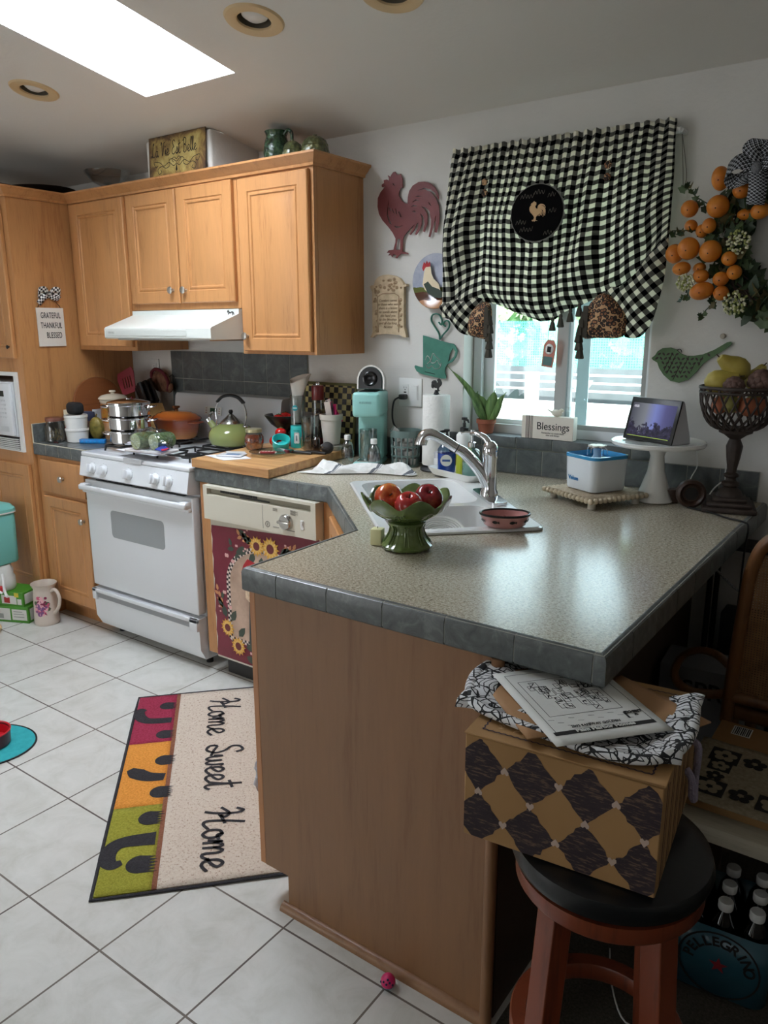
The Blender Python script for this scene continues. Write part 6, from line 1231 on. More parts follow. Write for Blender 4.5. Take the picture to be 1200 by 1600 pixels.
# paper towel holder
t = thing('paper_towel_holder', 'black upright holder with rooster finial at the wall', 'towel holder', (1.618, -.115, CT))
b = B(); b.lathe([(0, 0), (.060, 0), (.062, .004), (.058, .012), (.045, .020), (.02, .024), (0, .024)], 36); b.done('base', IRON, t)
b = B(); b.tube([(0, 0, .02), (0, 0, .315)], .006, 10); b.lathe([(0, .300), (.012, .303), (.008, .312), (.006, .32), (0, .32)], 14); b.done('rod', IRON, t)
b = B(); b.prism([((x-1.41)*.155*-1, (z-1.77)*.155+.317) for x, z in ROOSTER][::-1], .006, lambda a, c, d: (a, -.003+d, c)); b.done('rooster_finial', IRON, t)
tag(B().lathe([(.02, 0), (.053, 0), (.054, .003), (.054, .274), (.052, .277), (.02, .277), (.02, 0)], 48).done('paper_towel_roll', mat('quilted_paper', (228, 226, 220), .9, bump=.8, bs=90, bd=.004), loc=(1.618, -.115, CT+.0245)), 'white quilted paper towel roll on the black rooster holder', 'paper towel')
# pod basket
t = thing('pod_basket', 'grey green pierced basket full of coffee pods under the outlet', 'basket', (1.462, -.10, CT))
BK = mat('sage_plastic', (108, 128, 124), .45)
b = B(); R0 = .0575
nn_ = 15
for zz_ in ((0, .010), (.042, .049), (.081, .088), (.122, .150)):
    r0 = R0+.045*zz_[0]; r1 = R0+.045*zz_[1]; b.lathe([(r0-.003, zz_[0]), (r0, zz_[0]), (r1, zz_[1]), (r1-.003, zz_[1]), (r0-.003, zz_[0])], 48)
for k in range(nn_):
    a0 = 2*PI*k/nn_; h_ = .055
    b.add([((R0+.045*z-d)*math.cos(a0+s_*h_), (R0+.045*z-d)*math.sin(a0+s_*h_), z) for z in (.005, .045, .085, .125) for s_ in (-1, 1) for d in (0, .003)], [[q*4, q*4+2, q*4+6, q*4+4] for q in range(3)]+[[q*4+1, q*4+5, q*4+7, q*4+3] for q in range(3)]+[[q*4, q*4+4, q*4+5, q*4+1] for q in range(3)]+[[q*4+2, q*4+3, q*4+7, q*4+6] for q in range(3)])
b.lathe([(0, .001), (R0-.002, .001), (R0-.002, .004), (0, .004)], 36); b.done('basket', BK, t)
random.seed(21); PW_ = mat('pod_white', (222, 220, 216), .4); PF = mat('pod_foil', (186, 180, 176), .3, .5); PB = mat('pod_brown', (70, 44, 36), .5)
proto = None
spots = []
for lay in range(4):
    for k in range(5): a_ = k*1.2566+lay*.6; spots.append((1.462+.036*math.cos(a_), -.10+.036*math.sin(a_), CT+.006+.033*lay))
    spots.append((1.462+.002*lay, -.10, CT+.008+.033*lay))
for i, (x, y, z) in enumerate(spots[:23]):
    if proto is None:
        proto = thing('coffee_pod', 'white coffee pod with foil lid inside the pierced basket', 'coffee pod', (0, 0, 0), group='coffee pods in the pierced basket')
        B().lathe([(0, 0), (.012, 0), (.0135, .002), (.016, .026), (.0175, .026), (.0175, .027), (0, .027)], 20).done('cup', PW_, proto); B().lathe([(0, .0272), (.0172, .0272), (.0172, .0282), (0, .0282)], 20).done('lid', PF, proto); o = proto
    else: o = copy_tree(proto)
    o.location = (x, y, z); o.rotation_euler = (random.uniform(-.15, .15)+(PI/2.3 if i % 3 == 0 and False else 0), random.uniform(-.1, .1), 0)
o = copy_tree(proto); o.location = (1.44, -.125, CT+.137); o.rotation_euler = (.5, -.9, .2); o['label'] = 'loose coffee pod tipped up on top of the pierced basket'
# cord and plug
t = thing('power_cord', 'black power cord plugged into the outlet above the pod basket', 'cord', (1.40, -.03, 1.18))
b = B(); b.bx(1.383, 1.413, -.042, -.010, 1.180, 1.202, .006, 3); b.done('plug', BLACK, t, world=True)
b = B(); b.tube([(1.39, -.04, 1.19), (1.37, -.05, 1.175), (1.36, -.05, 1.13), (1.362, -.045, 1.08), (1.385, -.035, 1.04), (1.388, -.026, .99), (1.375, -.022, .925)], .004, 8, sm=6); b.done('cable', BLACK, t, world=True)
# coffee maker
KQ = mat('mint_plastic', (150, 204, 196), .32)
t = thing('coffee_maker', 'mint green single-cup coffee maker with its lid open', 'coffee maker', (1.318, -.148, CT), rz=.42)
b = B(); b.bx(-.055, .055, -.105, .095, 0, .022, .010, 3); b.done('base', KQ, t)
b = B(); b.bx(-.055, .055, .0, .095, .02, .305, .014, 3); b.done('rear_column', KQ, t)
b = B(); b.bx(-.057, .057, -.095, .095, .205, .305, .014, 3); b.m = 1; b.bx(-.035, .035, -.06, .02, .303, .3065, .004); hdp = b.done('brew_head', [KQ, BLACK], t)
text('lettering', 'KEURIG', .0125, mat('letter_grey', (96, 128, 124), .4), hdp, (0, -.0956, .264), space=1.2)
b = B(); b.bx(-.040, .040, -.09, .0, .022, .026); b.done('drip_grate', STEEL, t)
def lid(b, r0, r1, y0, y1, m, tall=.62):
    b.m = m; n = 26; P1 = [(r1*math.cos(PI*i/n), r1*math.sin(PI*i/n)*tall*1.3) for i in range(n+1)]; out = [(r1, -.035)]+P1+[(-r1, -.035)]
    if r0: P0 = [(r0*math.cos(PI*i/n), r0*math.sin(PI*i/n)*tall*1.3) for i in range(n+1)]; out += [(-r0, -.035)]+P0[::-1]+[(r0, -.035)]
    b.prism(out, y1-y0, lambda a, c, d: (a, y0+d, c))
b = B(); b.at((0, .02, .345), (-.10, 0, 0)); lid(b, 0, .054, -.012, .022, 0, .85); b.M = Matrix(); ld = b.done('open_lid', KQ, t)
b = B(); b.at((0, .02, .345), (-.10, 0, 0)); lid(b, .0515, .0575, -.016, .026, 0, .85); b.M = Matrix(); b.done('lid_handle', STEEL, ld)
b = B(); b.at((0, .008, .348), (-.10, 0, 0)); lid(b, 0, .0485, -.014, .002, 0, .84); b.at((0, -.008, .355), (PI/2-.1, 0, 0)); b.lathe([(0, 0), (.03, 0), (.03, .006), (.024, .008), (.018, .004), (0, .004)], 28); b.M = Matrix(); b.done('pod_cavity', mat('black_gloss', (14, 14, 15), .2), ld)
t = thing('glass_mug', 'clear glass mug standing under the coffee maker head', 'mug', (1.318+.045*math.sin(.42), -.148-.045*math.cos(.42), CT+.0265), rz=.42)
B().lathe([(.037, .125), (.037, .004), (.034, 0), (0, 0), (0, .006), (.034, .008), (.035, .125)], 32).done('glass', CG2, t)
def water_bottle(x, y, lab):
    t = thing('water_bottle', lab, 'bottle', (x, y, CT), group='small water bottles by the coffee maker')
    B().lathe([(0, .0), (.022, 0), (.025, .004), (.0245, .03), (.026, .05), (.0245, .072), (.02, .088), (.011, .098), (.0105, .106)], 26).done('bottle', thin_glass('bottle_clear', (224, 230, 230), .14), t)
    B().lathe([(0, .104), (.013, .104), (.0135, .106), (.0135, .122), (.012, .124), (0, .124)], 22).done('cap', WPLAST, t)
    b = B(); b.lathe([(.0262, .036), (.0268, .05), (.0258, .064)], 26); b.done('label', thin_glass('clear_label', (214, 206, 204), .2, .2), t)
water_bottle(1.247, -.215, 'small clear water bottle standing left, against the board'); water_bottle(1.408, -.247, 'small clear water bottle standing in front of the coffee maker')
# striped dish towel
g = G('striped_towel'); u_, v_, _ = g.sep(g.uv()); fu = g.math('FRACT', g.math('MULTIPLY', u_, 3.)); st_ = g.math('MULTIPLY', g.math('GREATER_THAN', fu, .80), g.math('LESS_THAN', fu, .90)); st2 = g.math('MULTIPLY', g.math('GREATER_THAN', fu, .93), g.math('LESS_THAN', fu, .95))
g.set(col=g.mix(g.math('MAXIMUM', st_, st2), g.ramp(g.noise(g.obj(), 30, 3), [(.35, (210, 208, 202)), (.65, (232, 230, 226))]), (104, 106, 112)), rough=.9)
def tow(u, v):
    x = 1.21+.40*u+.02*math.sin(v*5); y = -.487+.27*u*.75+.155*v*(1-.45*u)-.02*math.sin(u*7)
    h = .0045+.018*abs(math.sin(u*11+v*4))*math.sin(PI*min(1, v*1.0))**.5*(.4+.6*math.sin(u*PI))+.013*abs(math.sin(v*9+u*17))*math.sin(v*PI)
    h += .022*math.exp(-((u-.10)**2+(v-.75)**2)*35)+.02*math.exp(-((u-.9)**2+(v-.4)**2)*20)
    e = min(u, 1-u, v, 1-v); h = .0035+(h-.0035)*min(1, e*9)
    return (x, y, CT+h)
b = B(); b.grid(tow, 90, 50); tag(b.done('dish_towel', g.m, loc=(1.4, -.35, CT), world=True, solid=.003), 'crumpled white dish towel with grey stripes in front of the coffee maker', 'towel')
# plant on the sill
t = thing('potted_plant', 'broad-leaved green plant in a small terracotta pot on the window sill', 'plant', (1.768, .024, 1.0618))
TCM = mat('terracotta', (150, 84, 60), .75, var=8, vs=20)
B().lathe([(0, 0), (.028, 0), (.034, .038), (.039, .04), (.039, .056), (.034, .056), (.031, .045), (0, .045)], 28).done('pot', TCM, t)
B().lathe([(0, .049), (.032, .047)], 20).done('soil', mat('soil', (46, 36, 28), .95), t)
g = G('broad_leaf'); g.set(col=g.ramp(g.noise(g.scale(g.obj(), (30, 30, 2)), 3, 3), [(.35, (58, 88, 44)), (.65, (104, 136, 74))]), rough=.4); LFM = g.m
def bleaf(P, wd, nm='leaf', tw=(1, 0, 0)):
    C_ = crom([Vector(p) for p in P], 8); n = len(C_); b = B(); vs = []
    for i, p in enumerate(C_):
        f = i/(n-1); w_ = wd*(math.sin(PI*min(1, f*1.0+.12))**.8)*(1 if f < .97 else .4)+.0015; d = (C_[min(i+1, n-1)]-C_[max(i-1, 0)]).normalized(); s_ = Vector(tw); s_ = (s_-d*s_.dot(d)).normalized(); q = d.cross(s_)
        vs += [p-s_*w_+q*w_*.35, p-s_*w_*.5+q*w_*.1, p, p+s_*w_*.5+q*w_*.1, p+s_*w_+q*w_*.35]
    b.add(vs, [[k*5+j, k*5+j+1, (k+1)*5+j+1, (k+1)*5+j] for k in range(n-1) for j in range(4)]); b.done(nm, LFM, t, solid=.0012)
bleaf([(-.005, 0, .045), (-.04, -.02, .12), (-.09, -.03, .19), (-.165, -.035, .262)], .022, tw=(.7, -.5, .6))
bleaf([(0, 0, .045), (-.02, -.01, .09), (-.035, -.02, .14), (-.03, -.02, .165)], .034)
bleaf([(.005, 0, .045), (.015, -.01, .09), (.035, -.015, .14), (.045, -.02, .175)], .026)
bleaf([(.008, 0, .045), (.035, -.01, .08), (.065, -.02, .13), (.10, -.03, .168)], .020, tw=(.8, -.3, -.5))
bleaf([(.0, .005, .045), (-.005, .01, .09), (.0, .02, .13)], .024)
# blessings box sign + ceramic bird
t = thing('box_sign', 'white block sign reading Blessings on the window sill', 'sign', (2.045, -.0, 1.0618))
b = B(); b.bx(-.104, .104, -.012, .026, 0, .086, .001, 1); b.done('block', mat('sign_white', (222, 214, 202), .5), t)
text('lettering', 'Blessings', .040, INK, t, (.024, -.0125, .048), sx=.93)
text('lettering', 'Remember to count them\nnow and always', .0085, INK, t, (.024, -.0125, .02))
b = B(); [b.bx(-.086+i*.0055+(i > 2)*.003, -.0835+i*.0055+(i > 2)*.003+(.0018 if i == 2 else 0), -.0128, -.012, 0, .086) for i in range(5)]; b.done('stripes', mat('stripe_taupe', (104, 92, 86), .6), t)
t = thing('bird_figurine', 'tiny cream bird figurine perched on the Blessings block', 'figurine', (2.075, .004, 1.0618+.0862))
BC = mat('cream_bisque', (206, 200, 184), .6); b = B(); b.ell((0, 0, .013), (.022, .012, .013), 20, 12, rot=(0, .15, 0)); b.ell((.018, 0, .023), (.009, .008, .008), 14, 10); b.tube([(-.015, 0, .014), (-.04, 0, .026)], [.007, .0025], 8, flat=.5); b.tube([(.025, 0, .024), (.032, 0, .0225)], [.0022, .0006], 6); b.done('bird', BC, t)
# green pedestal bowl with apples
t = thing('pedestal_bowl', 'green glazed scalloped pedestal bowl holding apples on the peninsula', 'bowl', (2.155, -1.115, CT), rz=.2)
GGm = G('olive_glaze'); GGm.set(col=GGm.ramp(GGm.noise(GGm.obj(), 12, 4), [(.35, (72, 92, 44)), (.6, (104, 124, 66)), (.8, (136, 150, 94))]), rough=.14, coat=.7); GG_ = GGm.m
def scal(a, k):
    s_ = abs(math.cos(3.5*a)); w_ = [0, .2, .2, .2, .1, .2, .6, 1., 1., 1., .6, .2, 0][min(k, 12)]; return (1+.09*w_*(s_-.5)-.012*w_*(1 if s_ < .06 else 0), .030*w_*(s_-.4) if k >= 6 and k < 11 else 0)
b = B(); b.lathe([(.034, .070), (.038, .076), (.062, .084), (.084, .096), (.098, .108), (.107, .119), (.112, .130), (.113, .135), (.108, .135), (.100, .124), (.078, .104), (.05, .092), (0, .086)], 112, fn=lambda a, k: ((1+(.10*(abs(math.cos(3.5*a))-.45))*min(1, max(0, k-1)/5)*(1 if k < 11 else .3)), (.026*(abs(math.cos(3.5*a))**1.5-.5) if 5 <= k <= 9 else 0)))
b.done('bowl', GG_, t, ang=50)
b = B(); b.lathe([(0, 0), (.056, 0), (.064, .005), (.066, .012), (.058, .019), (.050, .030), (.044, .042), (.041, .056), (.046, .066), (.048, .071), (.036, .076), (0, .076)], 112, fn=lambda a, k: (1+(.045*abs(math.cos(4*a)) if 1 <= k <= 9 else 0)-(.02 if 1 <= k <= 9 and abs(math.sin(4*a)) < .12 else 0), 0)); b.done('pedestal', GG_, t, ang=50)
b = B()
for k in range(14):
    a_ = PI/3.5*(k//2)+PI/7+(.07 if k % 2 else -.07); c_, s_ = math.cos(a_), math.sin(a_)
    b.tube([(r_*c_, r_*s_, z_) for r_, z_ in ((.052, .0815), (.068, .087), (.084, .097), (.095, .1085), (.101, .118))], .0017, 6)
for k in range(16):
    a_ = PI/4*(k//2)+PI/8+(.09 if k % 2 else -.09); c_, s_ = math.cos(a_), math.sin(a_)
    b.tube([(r_*c_, r_*s_, z_) for r_, z_ in ((.0615, .018), (.0525, .030), (.0465, .042), (.0435, .056), (.047, .064))], .0017, 6)
b.done('raised_ribs', GG_, t)
def apple(x, y, z, r, rot, cols, lab, nm):
    t = thing('apple', lab, 'apple', (x, y, z), rot=rot, group='apples in the pedestal bowl')
    g = G(nm); xx, yy, zz = g.sep(g.obj()); f = g.math('ADD', g.math('MULTIPLY', g.noise(g.scale(g.obj(), (60, 60, 6)), 2, 3), .35), g.math('ADD', g.math('MULTIPLY', g.noise(g.obj(), 14, 2), .45), g.math('MULTIPLY', yy, cols[3]))); g.set(col=g.ramp(f, [(.32, cols[0]), (.45, cols[1]), (.6, cols[2])]), rough=.2, coat=.4)
    def af(v):
        q = math.sqrt(v.x*v.x+v.y*v.y); return (1-.38*math.exp(-(q/.28)**2)*(1 if v.z > 0 else .45))*(1+.03*math.cos(5*math.atan2(v.y, v.x))*(1 if v.z < 0 else .2))
    B().ell((0, 0, 0), (r, r, r*.92), 36, 26, fn=af).done('fruit', g.m, t)
    B().tube([(0, 0, r*.5), (.002, 0, r*.72), (.005, .0, r*.95)], .0016, 6).done('stem', mat('stem_dark', (60, 44, 26), .8), t)
apple(2.112, -1.135, CT+.131, .038, (1.1, -.1, .75), ((196, 58, 38), (214, 110, 52), (206, 160, 66), 2.), 'orange-yellow apple at the left of the green bowl', 'apple_gold')
apple(2.196, -1.078, CT+.131, .038, (.7, .3, .3), ((120, 20, 34), (160, 32, 40), (190, 80, 60), -1.), 'dark red apple at the back of the green bowl', 'apple_dark_red')
apple(2.188, -1.156, CT+.126, .036, (.4, -.2, 1.), ((176, 38, 42), (196, 62, 52), (214, 128, 86), 1.), 'red apple in front, lowest in the green bowl', 'apple_red')
t = thing('candle', 'small pale yellow square candle beside the green bowl', 'candle', (2.075, -1.135, CT), rz=.3)
b = B(); b.bx(-.0155, .0155, -.0155, .0155, 0, .044, .003); b.done('wax', mat('yellow_wax', (222, 218, 168), .5), t); B().tube([(0, 0, .044), (.001, 0, .049)], .001, 5).done('wick', INK, t)
# pink fish bowl
t = thing('cat_dish', 'pink oval dish with black fish prints on the sink corner', 'dish', (2.277, -.800, .9247), rz=.55)
b = B(); b.lathe([(0, 0), (.048, 0), (.058, .006), (.070, .034), (.0705, .036), (.066, .036), (.054, .010), (0, .006)], 44, ry=.74); b.done('dish', mat('dusty_pink', (198, 140, 136), .3, coat=.4), t)
b = B(); b.tube([(.0695*math.cos(a_), .0695*.74*math.sin(a_), .037) for a_ in [2*PI*k/44 for k in range(44)]], .0035, 8, closed=True); b.done('rim', mat('black_glaze', (28, 24, 24), .25), t)
for k in range(7):
    a_ = -2.8+k*.75; b = B(); rr_ = .0648; c0 = Vector((rr_*math.cos(a_), rr_*.74*math.sin(a_), .021)); tn = Vector((-math.sin(a_), .74*math.cos(a_), 0)).normalized(); up_ = Vector((math.cos(a_)*.38, math.sin(a_)*.38, .92)).normalized()
    fish = [(-.009, 0), (-.005, .004), (0, .0052), (.005, .0035), (.008, .001), (.0125, .0045), (.0125, -.0045), (.008, -.001), (.005, -.0035), (0, -.0052), (-.005, -.004)]; out_ = tn.cross(up_).normalized(); out_ = out_ if out_.dot(Vector((math.cos(a_), math.sin(a_), 0))) > 0 else -out_
    b.prism(fish, .0006, lambda p, q, d: tuple(c0+tn*p+up_*q+out_*(d+.0012))); b.done('fish_print', mat('black_glaze', (28, 24, 24), .25), t)
b = B(); random.seed(6)
for k in range(9): b.at((random.uniform(-.03, .03), random.uniform(-.018, .018), .010+random.uniform(0, .006)), (random.random(), random.random(), random.random()*3)); b.bx(-.010, .010, -.004, .004, -.0015, .0015, .0008, 1)
b.M = Matrix(); o = b.done('food_bits', mat('salmon_bits', (168, 104, 96), .7), loc=(2.277, -.800, .9247+.006)); tag(o, 'pinkish scraps lying in the pink fish dish', 'food', kind='stuff')
# water fountain on trivet
t = thing('trivet_stand', 'low whitewashed beaded stand with woven mat under the pet fountain', 'trivet', (2.345, -.290, CT), rz=-.5)
b = B()
for i in range(10): b.tube([(-.105+i*.0233, -.105, .0275), (-.105+i*.0233, .105, .0275)], .008, 8, flat=.4)
for s_ in (-1, 1):
    for i in range(13): b.ell((-.115+i*.0192, s_*.113, .0285), .0092, 12, 8); b.ell((s_*.117, -.113+i*.0188, .0285), .0092, 12, 8)
b.done('beaded_top', mat('beige_wood_beads', (196, 180, 154), .7), t)
for dx, dy in ((-.095, -.09), (.095, -.09), (.095, .09), (-.095, .09)): B().lathe([(0, 0), (.013, 0), (.012, .024), (0, .024)], 18, (dx, dy, 0)).done('foot', mat('whitewash', (200, 192, 178), .7, var=14, vs=60), t)
def matf(u, v): return ((u-.5)*.235, (v-.5)*.225, .0375+.002*math.sin(u*30+v*3)*math.sin(v*26)-.006*max(0, abs(u-.5)*2-.88)/.12)
b = B(); b.grid(matf, 40, 40); b.done('woven_mat', mat('woven_jute', (176, 160, 136), .95, bump=1., bs=240, bd=.003, var=16, vs=120), t, solid=.003)
FT = CT+.0422
t = thing('pet_fountain', 'white pet water fountain with blue top on the beaded stand', 'fountain', (2.345, -.285, FT), rz=-.5)
def loopbox(b, hx, hy, r, lv, capb=True, capt=False):
    n = None; vs = []
    for ins, z_ in lv: l = rrect(-hx+ins, hx-ins, -hy+ins, hy-ins, max(.004, r-ins)); n = len(l); vs += [(p[0], p[1], z_) for p in l]
    fs = [[k*n+i, k*n+(i+1) % n, (k+1)*n+(i+1) % n, (k+1)*n+i] for k in range(len(lv)-1) for i in range(n)]
    if capb: fs.append(list(range(n)))
    if capt: fs.append([(len(lv)-1)*n+i for i in range(n)])
    b.add(vs, fs)
b = B(); loopbox(b, .078, .076, .03, [(.008, 0), (.005, .006), (.002, .06), (0, .106), (.003, .108)], True, False); b.done('tank', mat('fountain_white', (222, 228, 232), .25, coat=.2), t)
text('lettering', 'Veken', .019, mat('veken_blue', (34, 118, 178), .4), t, (-.022, -.0748, .036), off=.0004)
b = B(); loopbox(b, .079, .077, .03, [(.0, .104), (0, .114), (.005, .115), (.009, .108), (.012, .096), (.055, .094)], False, True); b.done('blue_rim', mat('fountain_blue', (52, 150, 206), .25, coat=.3), t)
b = B(); loopbox(b, .065, .063, .02, [(0, .1015), (.002, .1020)], True, True); b.done('water', thin_glass('fountain_water', (176, 214, 236), .16, .03), t)
b = B(); b.lathe([(0, .098), (.016, .098), (.012, .112), (.013, .131), (.009, .136), (0, .136)], 20); b.done('spout_column', mat('pale_blue_spout', (170, 206, 230), .3), t)
b = B()
for k in range(6): a_ = k*PI/3; b.lathe([(0, .136), (.011, .136), (.011, .142), (0, .143)], 14, (.020*math.cos(a_), .020*math.sin(a_), .0), ry=.9)
b.lathe([(0, .136), (.02, .136), (.02, .142), (0, .144)], 18); b.done('flower_cap', mat('flower_cap', (222, 214, 200), .4), t)
b = B()
for k in range(4): a_ = k*PI/2+.3; b.tube([(.028*math.cos(a_), .028*math.sin(a_), .137), (.036*math.cos(a_), .036*math.sin(a_), .128), (.037*math.cos(a_), .037*math.sin(a_), .1025)], .0022, 6, sm=3)
b.done('water_stream', thin_glass('falling_water', (226, 238, 246), .30), t)
# cake stand
t = thing('cake_stand', 'white ceramic cake stand holding the smart display', 'cake stand', (2.508, -.178, CT))
b = B(); b.lathe([(0, 0), (.058, 0), (.062, .004), (.058, .012), (.044, .05), (.028, .10), (.022, .15), (.030, .174), (.05, .180), (.12, .183), (.143, .185), (.147, .190), (.147, .199), (.143, .201), (.137, .198), (0, .197)], 60); b.done('stand', PORC, t)
t = thing('smart_display', 'smart display showing a dim room photo on the cake stand', 'display', (2.510, -.178, CT+.1982), rot=(0, 0, -.47))
sa = .30
b = B(); b.prism([(-.055, 0), (.030, 0), (.028, .02), (-.008, .136), (-.020, .138)], .198, lambda a, c, d: (-.099+d, a, c)); o = b.done('body', mat('display_shell', (196, 196, 200), .5), t); md = o.modifiers.new('bevel', 'BEVEL'); md.width = .004; md.segments = 2
tilt_ = -math.atan2(.033, .13)
b = B(); b.at((0, -.0575, .0), (tilt_, 0, 0)); b.bx(-.103, .103, -.003, .004, .002, .142, .003, 2); b.M = Matrix(); sc_ = b.done('bezel', BLACK, t)
g = G('screen_image'); x, y, z = g.sep(g.obj()); 
blue = g.ramp(g.math('MULTIPLY_ADD', x, 5., .5), [(.0, (56, 58, 72)), (.35, (120, 124, 132)), (.55, (116, 126, 186)), (.75, (84, 84, 128)), (1., (60, 62, 96))])
blob = g.noise(g.obj(), 34, 4, .7); low = g.math('LESS_THAN', g.math('ADD', z, g.math('MULTIPLY', g.math('SUBTRACT', blob, .5), .12)), .055)
dk = g.ramp(g.noise(g.obj(), 90, 4, .7), [(.35, (22, 22, 34)), (.6, (56, 54, 76)), (.75, (120, 120, 150))]); cimg = g.mix(low, blue, dk)
g.set(col=(0, 0, 0), ecol=cimg, es=.75, rough=.2)
b = B(); b.at((0, -.0575, .0), (tilt_, 0, 0)); b.bx(-.091, .091, -.0034, -.003, .014, .124); b.M = Matrix(); im = b.done('screen', g.m, sc_)
g = G('screen_white'); g.set(col=(0, 0, 0), ecol=(220, 220, 230), es=.8); SWH = g.m
g = G('screen_green'); g.set(col=(0, 0, 0), ecol=(170, 200, 60), es=.8)
cs, sn = math.cos(tilt_), math.sin(tilt_)
def scp(x, z, o=.0042): return (x, -.0575-o*cs-z*sn, z*cs-o*sn)
text('lettering', '12:25', .010, SWH, sc_, scp(-.074, .112), up=(0, -sn, cs))
b = B(); b.at((0, -.0575, .0), (tilt_, 0, 0)); b.bx(-.086, .086, -.0038, -.0034, .0155, .0168); b.M = Matrix(); b.done('progress_line', g.m, sc_)
# wooden block, round speaker, cords
DKW = wood('dark_walnut', (62, 42, 32), (42, 28, 22), .45)
b = B(); b.bx(-.022, .022, -.022, .022, 0, .044, .002); o = b.done('wooden_block', DKW, loc=(2.556, -.165, CT)); o.rotation_euler = (0, 0, .4); tag(o, 'small dark brown square block right of the cake stand foot', 'block')
t = thing('round_speaker', 'dark brown round wooden ring standing on edge before the backsplash', 'speaker', (2.632, -.215, CT), rz=.45)
b = B(); b.at((0, 0, .0462), (PI/2, 0, 0)); b.lathe([(0, -.016), (.036, -.016), (.044, -.010), (.046, 0), (.044, .012), (.036, .018), (.030, .012), (.026, .004), (0, .002)], 40); b.M = Matrix(); b.done('ring', DKW, t)
b = B(); b.at((0, -.0065, .0462), (PI/2, 0, 0)); b.lathe([(0, 0), (.020, 0), (.020, .002), (0, .003)], 26); b.M = Matrix(); b.done('center_disc', mat('very_dark', (20, 16, 14), .6), t)
b = B(); b.tube([(2.63, -.23, CT+.004), (2.70, -.26, CT+.004), (2.765, -.31, CT+.004), (2.815, -.335, CT+.004), (2.831, -.345, CT-.01), (2.83, -.36, CT-.08), (2.835, -.40, CT-.30)], .0028, 7, sm=6); tag(b.done('black_cord', BLACK, loc=(2.72, -.28, CT), world=True), 'thin black cord running over the counter edge at the right', 'cord')
b = B(); b.tube([(2.59, -.02, 1.075), (2.60, -.03, 1.02), (2.585, -.04, .975), (2.58, -.06, .93), (2.60, -.07, CT+.003)], .002, 6, sm=5); b.tube([(2.66, -.10, CT+.02), (2.675, -.08, .965), (2.70, -.06, .985), (2.715, -.04, .96), (2.71, -.03, .93), (2.705, -.03, CT+.003)], .0024, 6, sm=5); b.tube([(2.69, -.012, 1.06), (2.688, -.02, 1.0), (2.70, -.03, .95), (2.71, -.035, CT+.003)], .002, 6, sm=5)
tag(b.done('charger_cables', WPLAST, loc=(2.64, -.05, CT), world=True), 'thin white cords looping in front of the backsplash right of the cake stand', 'cord')
# lattice fruit stand
FS = mat('dark_bronze_iron', (56, 44, 38), .6, var=8, vs=40)
t = thing('fruit_stand', 'tall dark iron pedestal with lattice bowl at the right end of the counter', 'fruit stand', (2.735, -.165, CT), rz=.25)
b = B()
for k, (h_, z0, z1, bv) in enumerate(((.078, 0, .016, .004), (.066, .016, .030, .005), (.050, .030, .044, .005))): b.bx(-h_, h_, -h_, h_, z0, z1, bv)
b.lathe([(0, .044), (.040, .044), (.034, .060), (.020, .072), (.026, .078), (.026, .086), (.016, .092), (.015, .10), (.022, .106), (.022, .112), (.013, .118), (.014, .13), (.020, .165), (.024, .20), (.019, .215), (.016, .222), (.026, .230), (.034, .236), (.048, .242), (.05, .250), (0, .252)], 32, fn=lambda a, k: (1+(.05*math.cos(9*a) if 10 <= k <= 13 else 0), 0)); b.done('pedestal', FS, t)
b = B()
def bp(a, f): # f 0..1 bottom to rim
    r = .045+.068*math.sin(f*PI/2)**.9; return (r*math.cos(a), r*math.sin(a), .252+.118*(1-math.cos(f*PI/2*1.05)))
for k in range(22):
    for s_ in (1, -1): b.tube([bp(2*PI*k/22+s_*f*.75, f) for f in [q/8 for q in range(9)]], .0032, 5)
for f, r_ in ((0, .006), (1., .0055), (.93, .004)): b.tube([bp(2*PI*k/44, f) for k in range(44)], r_, 7, closed=True)
b.lathe([(0, .25), (.046, .25), (.05, .256), (.03, .258), (0, .258)], 30); b.done('lattice_bowl', FS, t)
def pear(x, y, z, rot, sc, lab):
    t = thing('pear', lab, 'pear', (x, y, z), rot=rot, group='yellow pears in the lattice bowl')
    b = B(); b.lathe([(0, -.036*sc), (.018*sc, -.034*sc), (.034*sc, -.018*sc), (.038*sc, .002*sc), (.033*sc, .022*sc), (.022*sc, .042*sc), (.016*sc, .058*sc), (.011*sc, .066*sc), (0, .068*sc)], 30); b.done('fruit', mat('yellow_pear', (170, 152, 64), .45, var=16, vs=14), t)
    B().tube([(0, 0, .064*sc), (.003, 0, .08*sc)], .0018, 6).done('stem', mat('stem_dark', (60, 44, 26), .8), t)
bz = CT+.372
pear(2.672, -.19, bz+.022, (.2, 1.25, .3), .98, 'yellow pear lying at the left of the lattice bowl'); pear(2.718, -.155, bz+.060, (.1, -1.0, .5), 1.02, 'yellow pear on top, middle of the lattice bowl'); pear(2.76, -.10, bz+.028, (.3, .5, 0), .8, 'yellow pear half hidden at the back of the lattice bowl')
ART = mat('artichoke_purple', (100, 74, 66), .65, var=14, vs=40)
def arti(x, y, z, rot, r, lab):
    b = B(); b.ell((0, 0, 0), (r*.7, r*.7, r*.75), 16, 10)
    for ring in range(5):
        for k in range(7): a_ = k*2*PI/7+ring*.45; e_ = -.7+ring*.42; b.at((0, 0, 0), (0, -e_, 0)); b.M = Matrix.Rotation(a_, 4, 'Z') @ Matrix.Rotation(-e_, 4, 'Y'); b.ell((r*.72, 0, 0.006), (r*.28, r*.34, r*.36), 8, 6)
    b.M = Matrix(); o = b.done('artichoke', ART, loc=(x, y, z)); o.rotation_euler = rot; tag(o, lab, 'artichoke', 'artichokes in the lattice bowl')
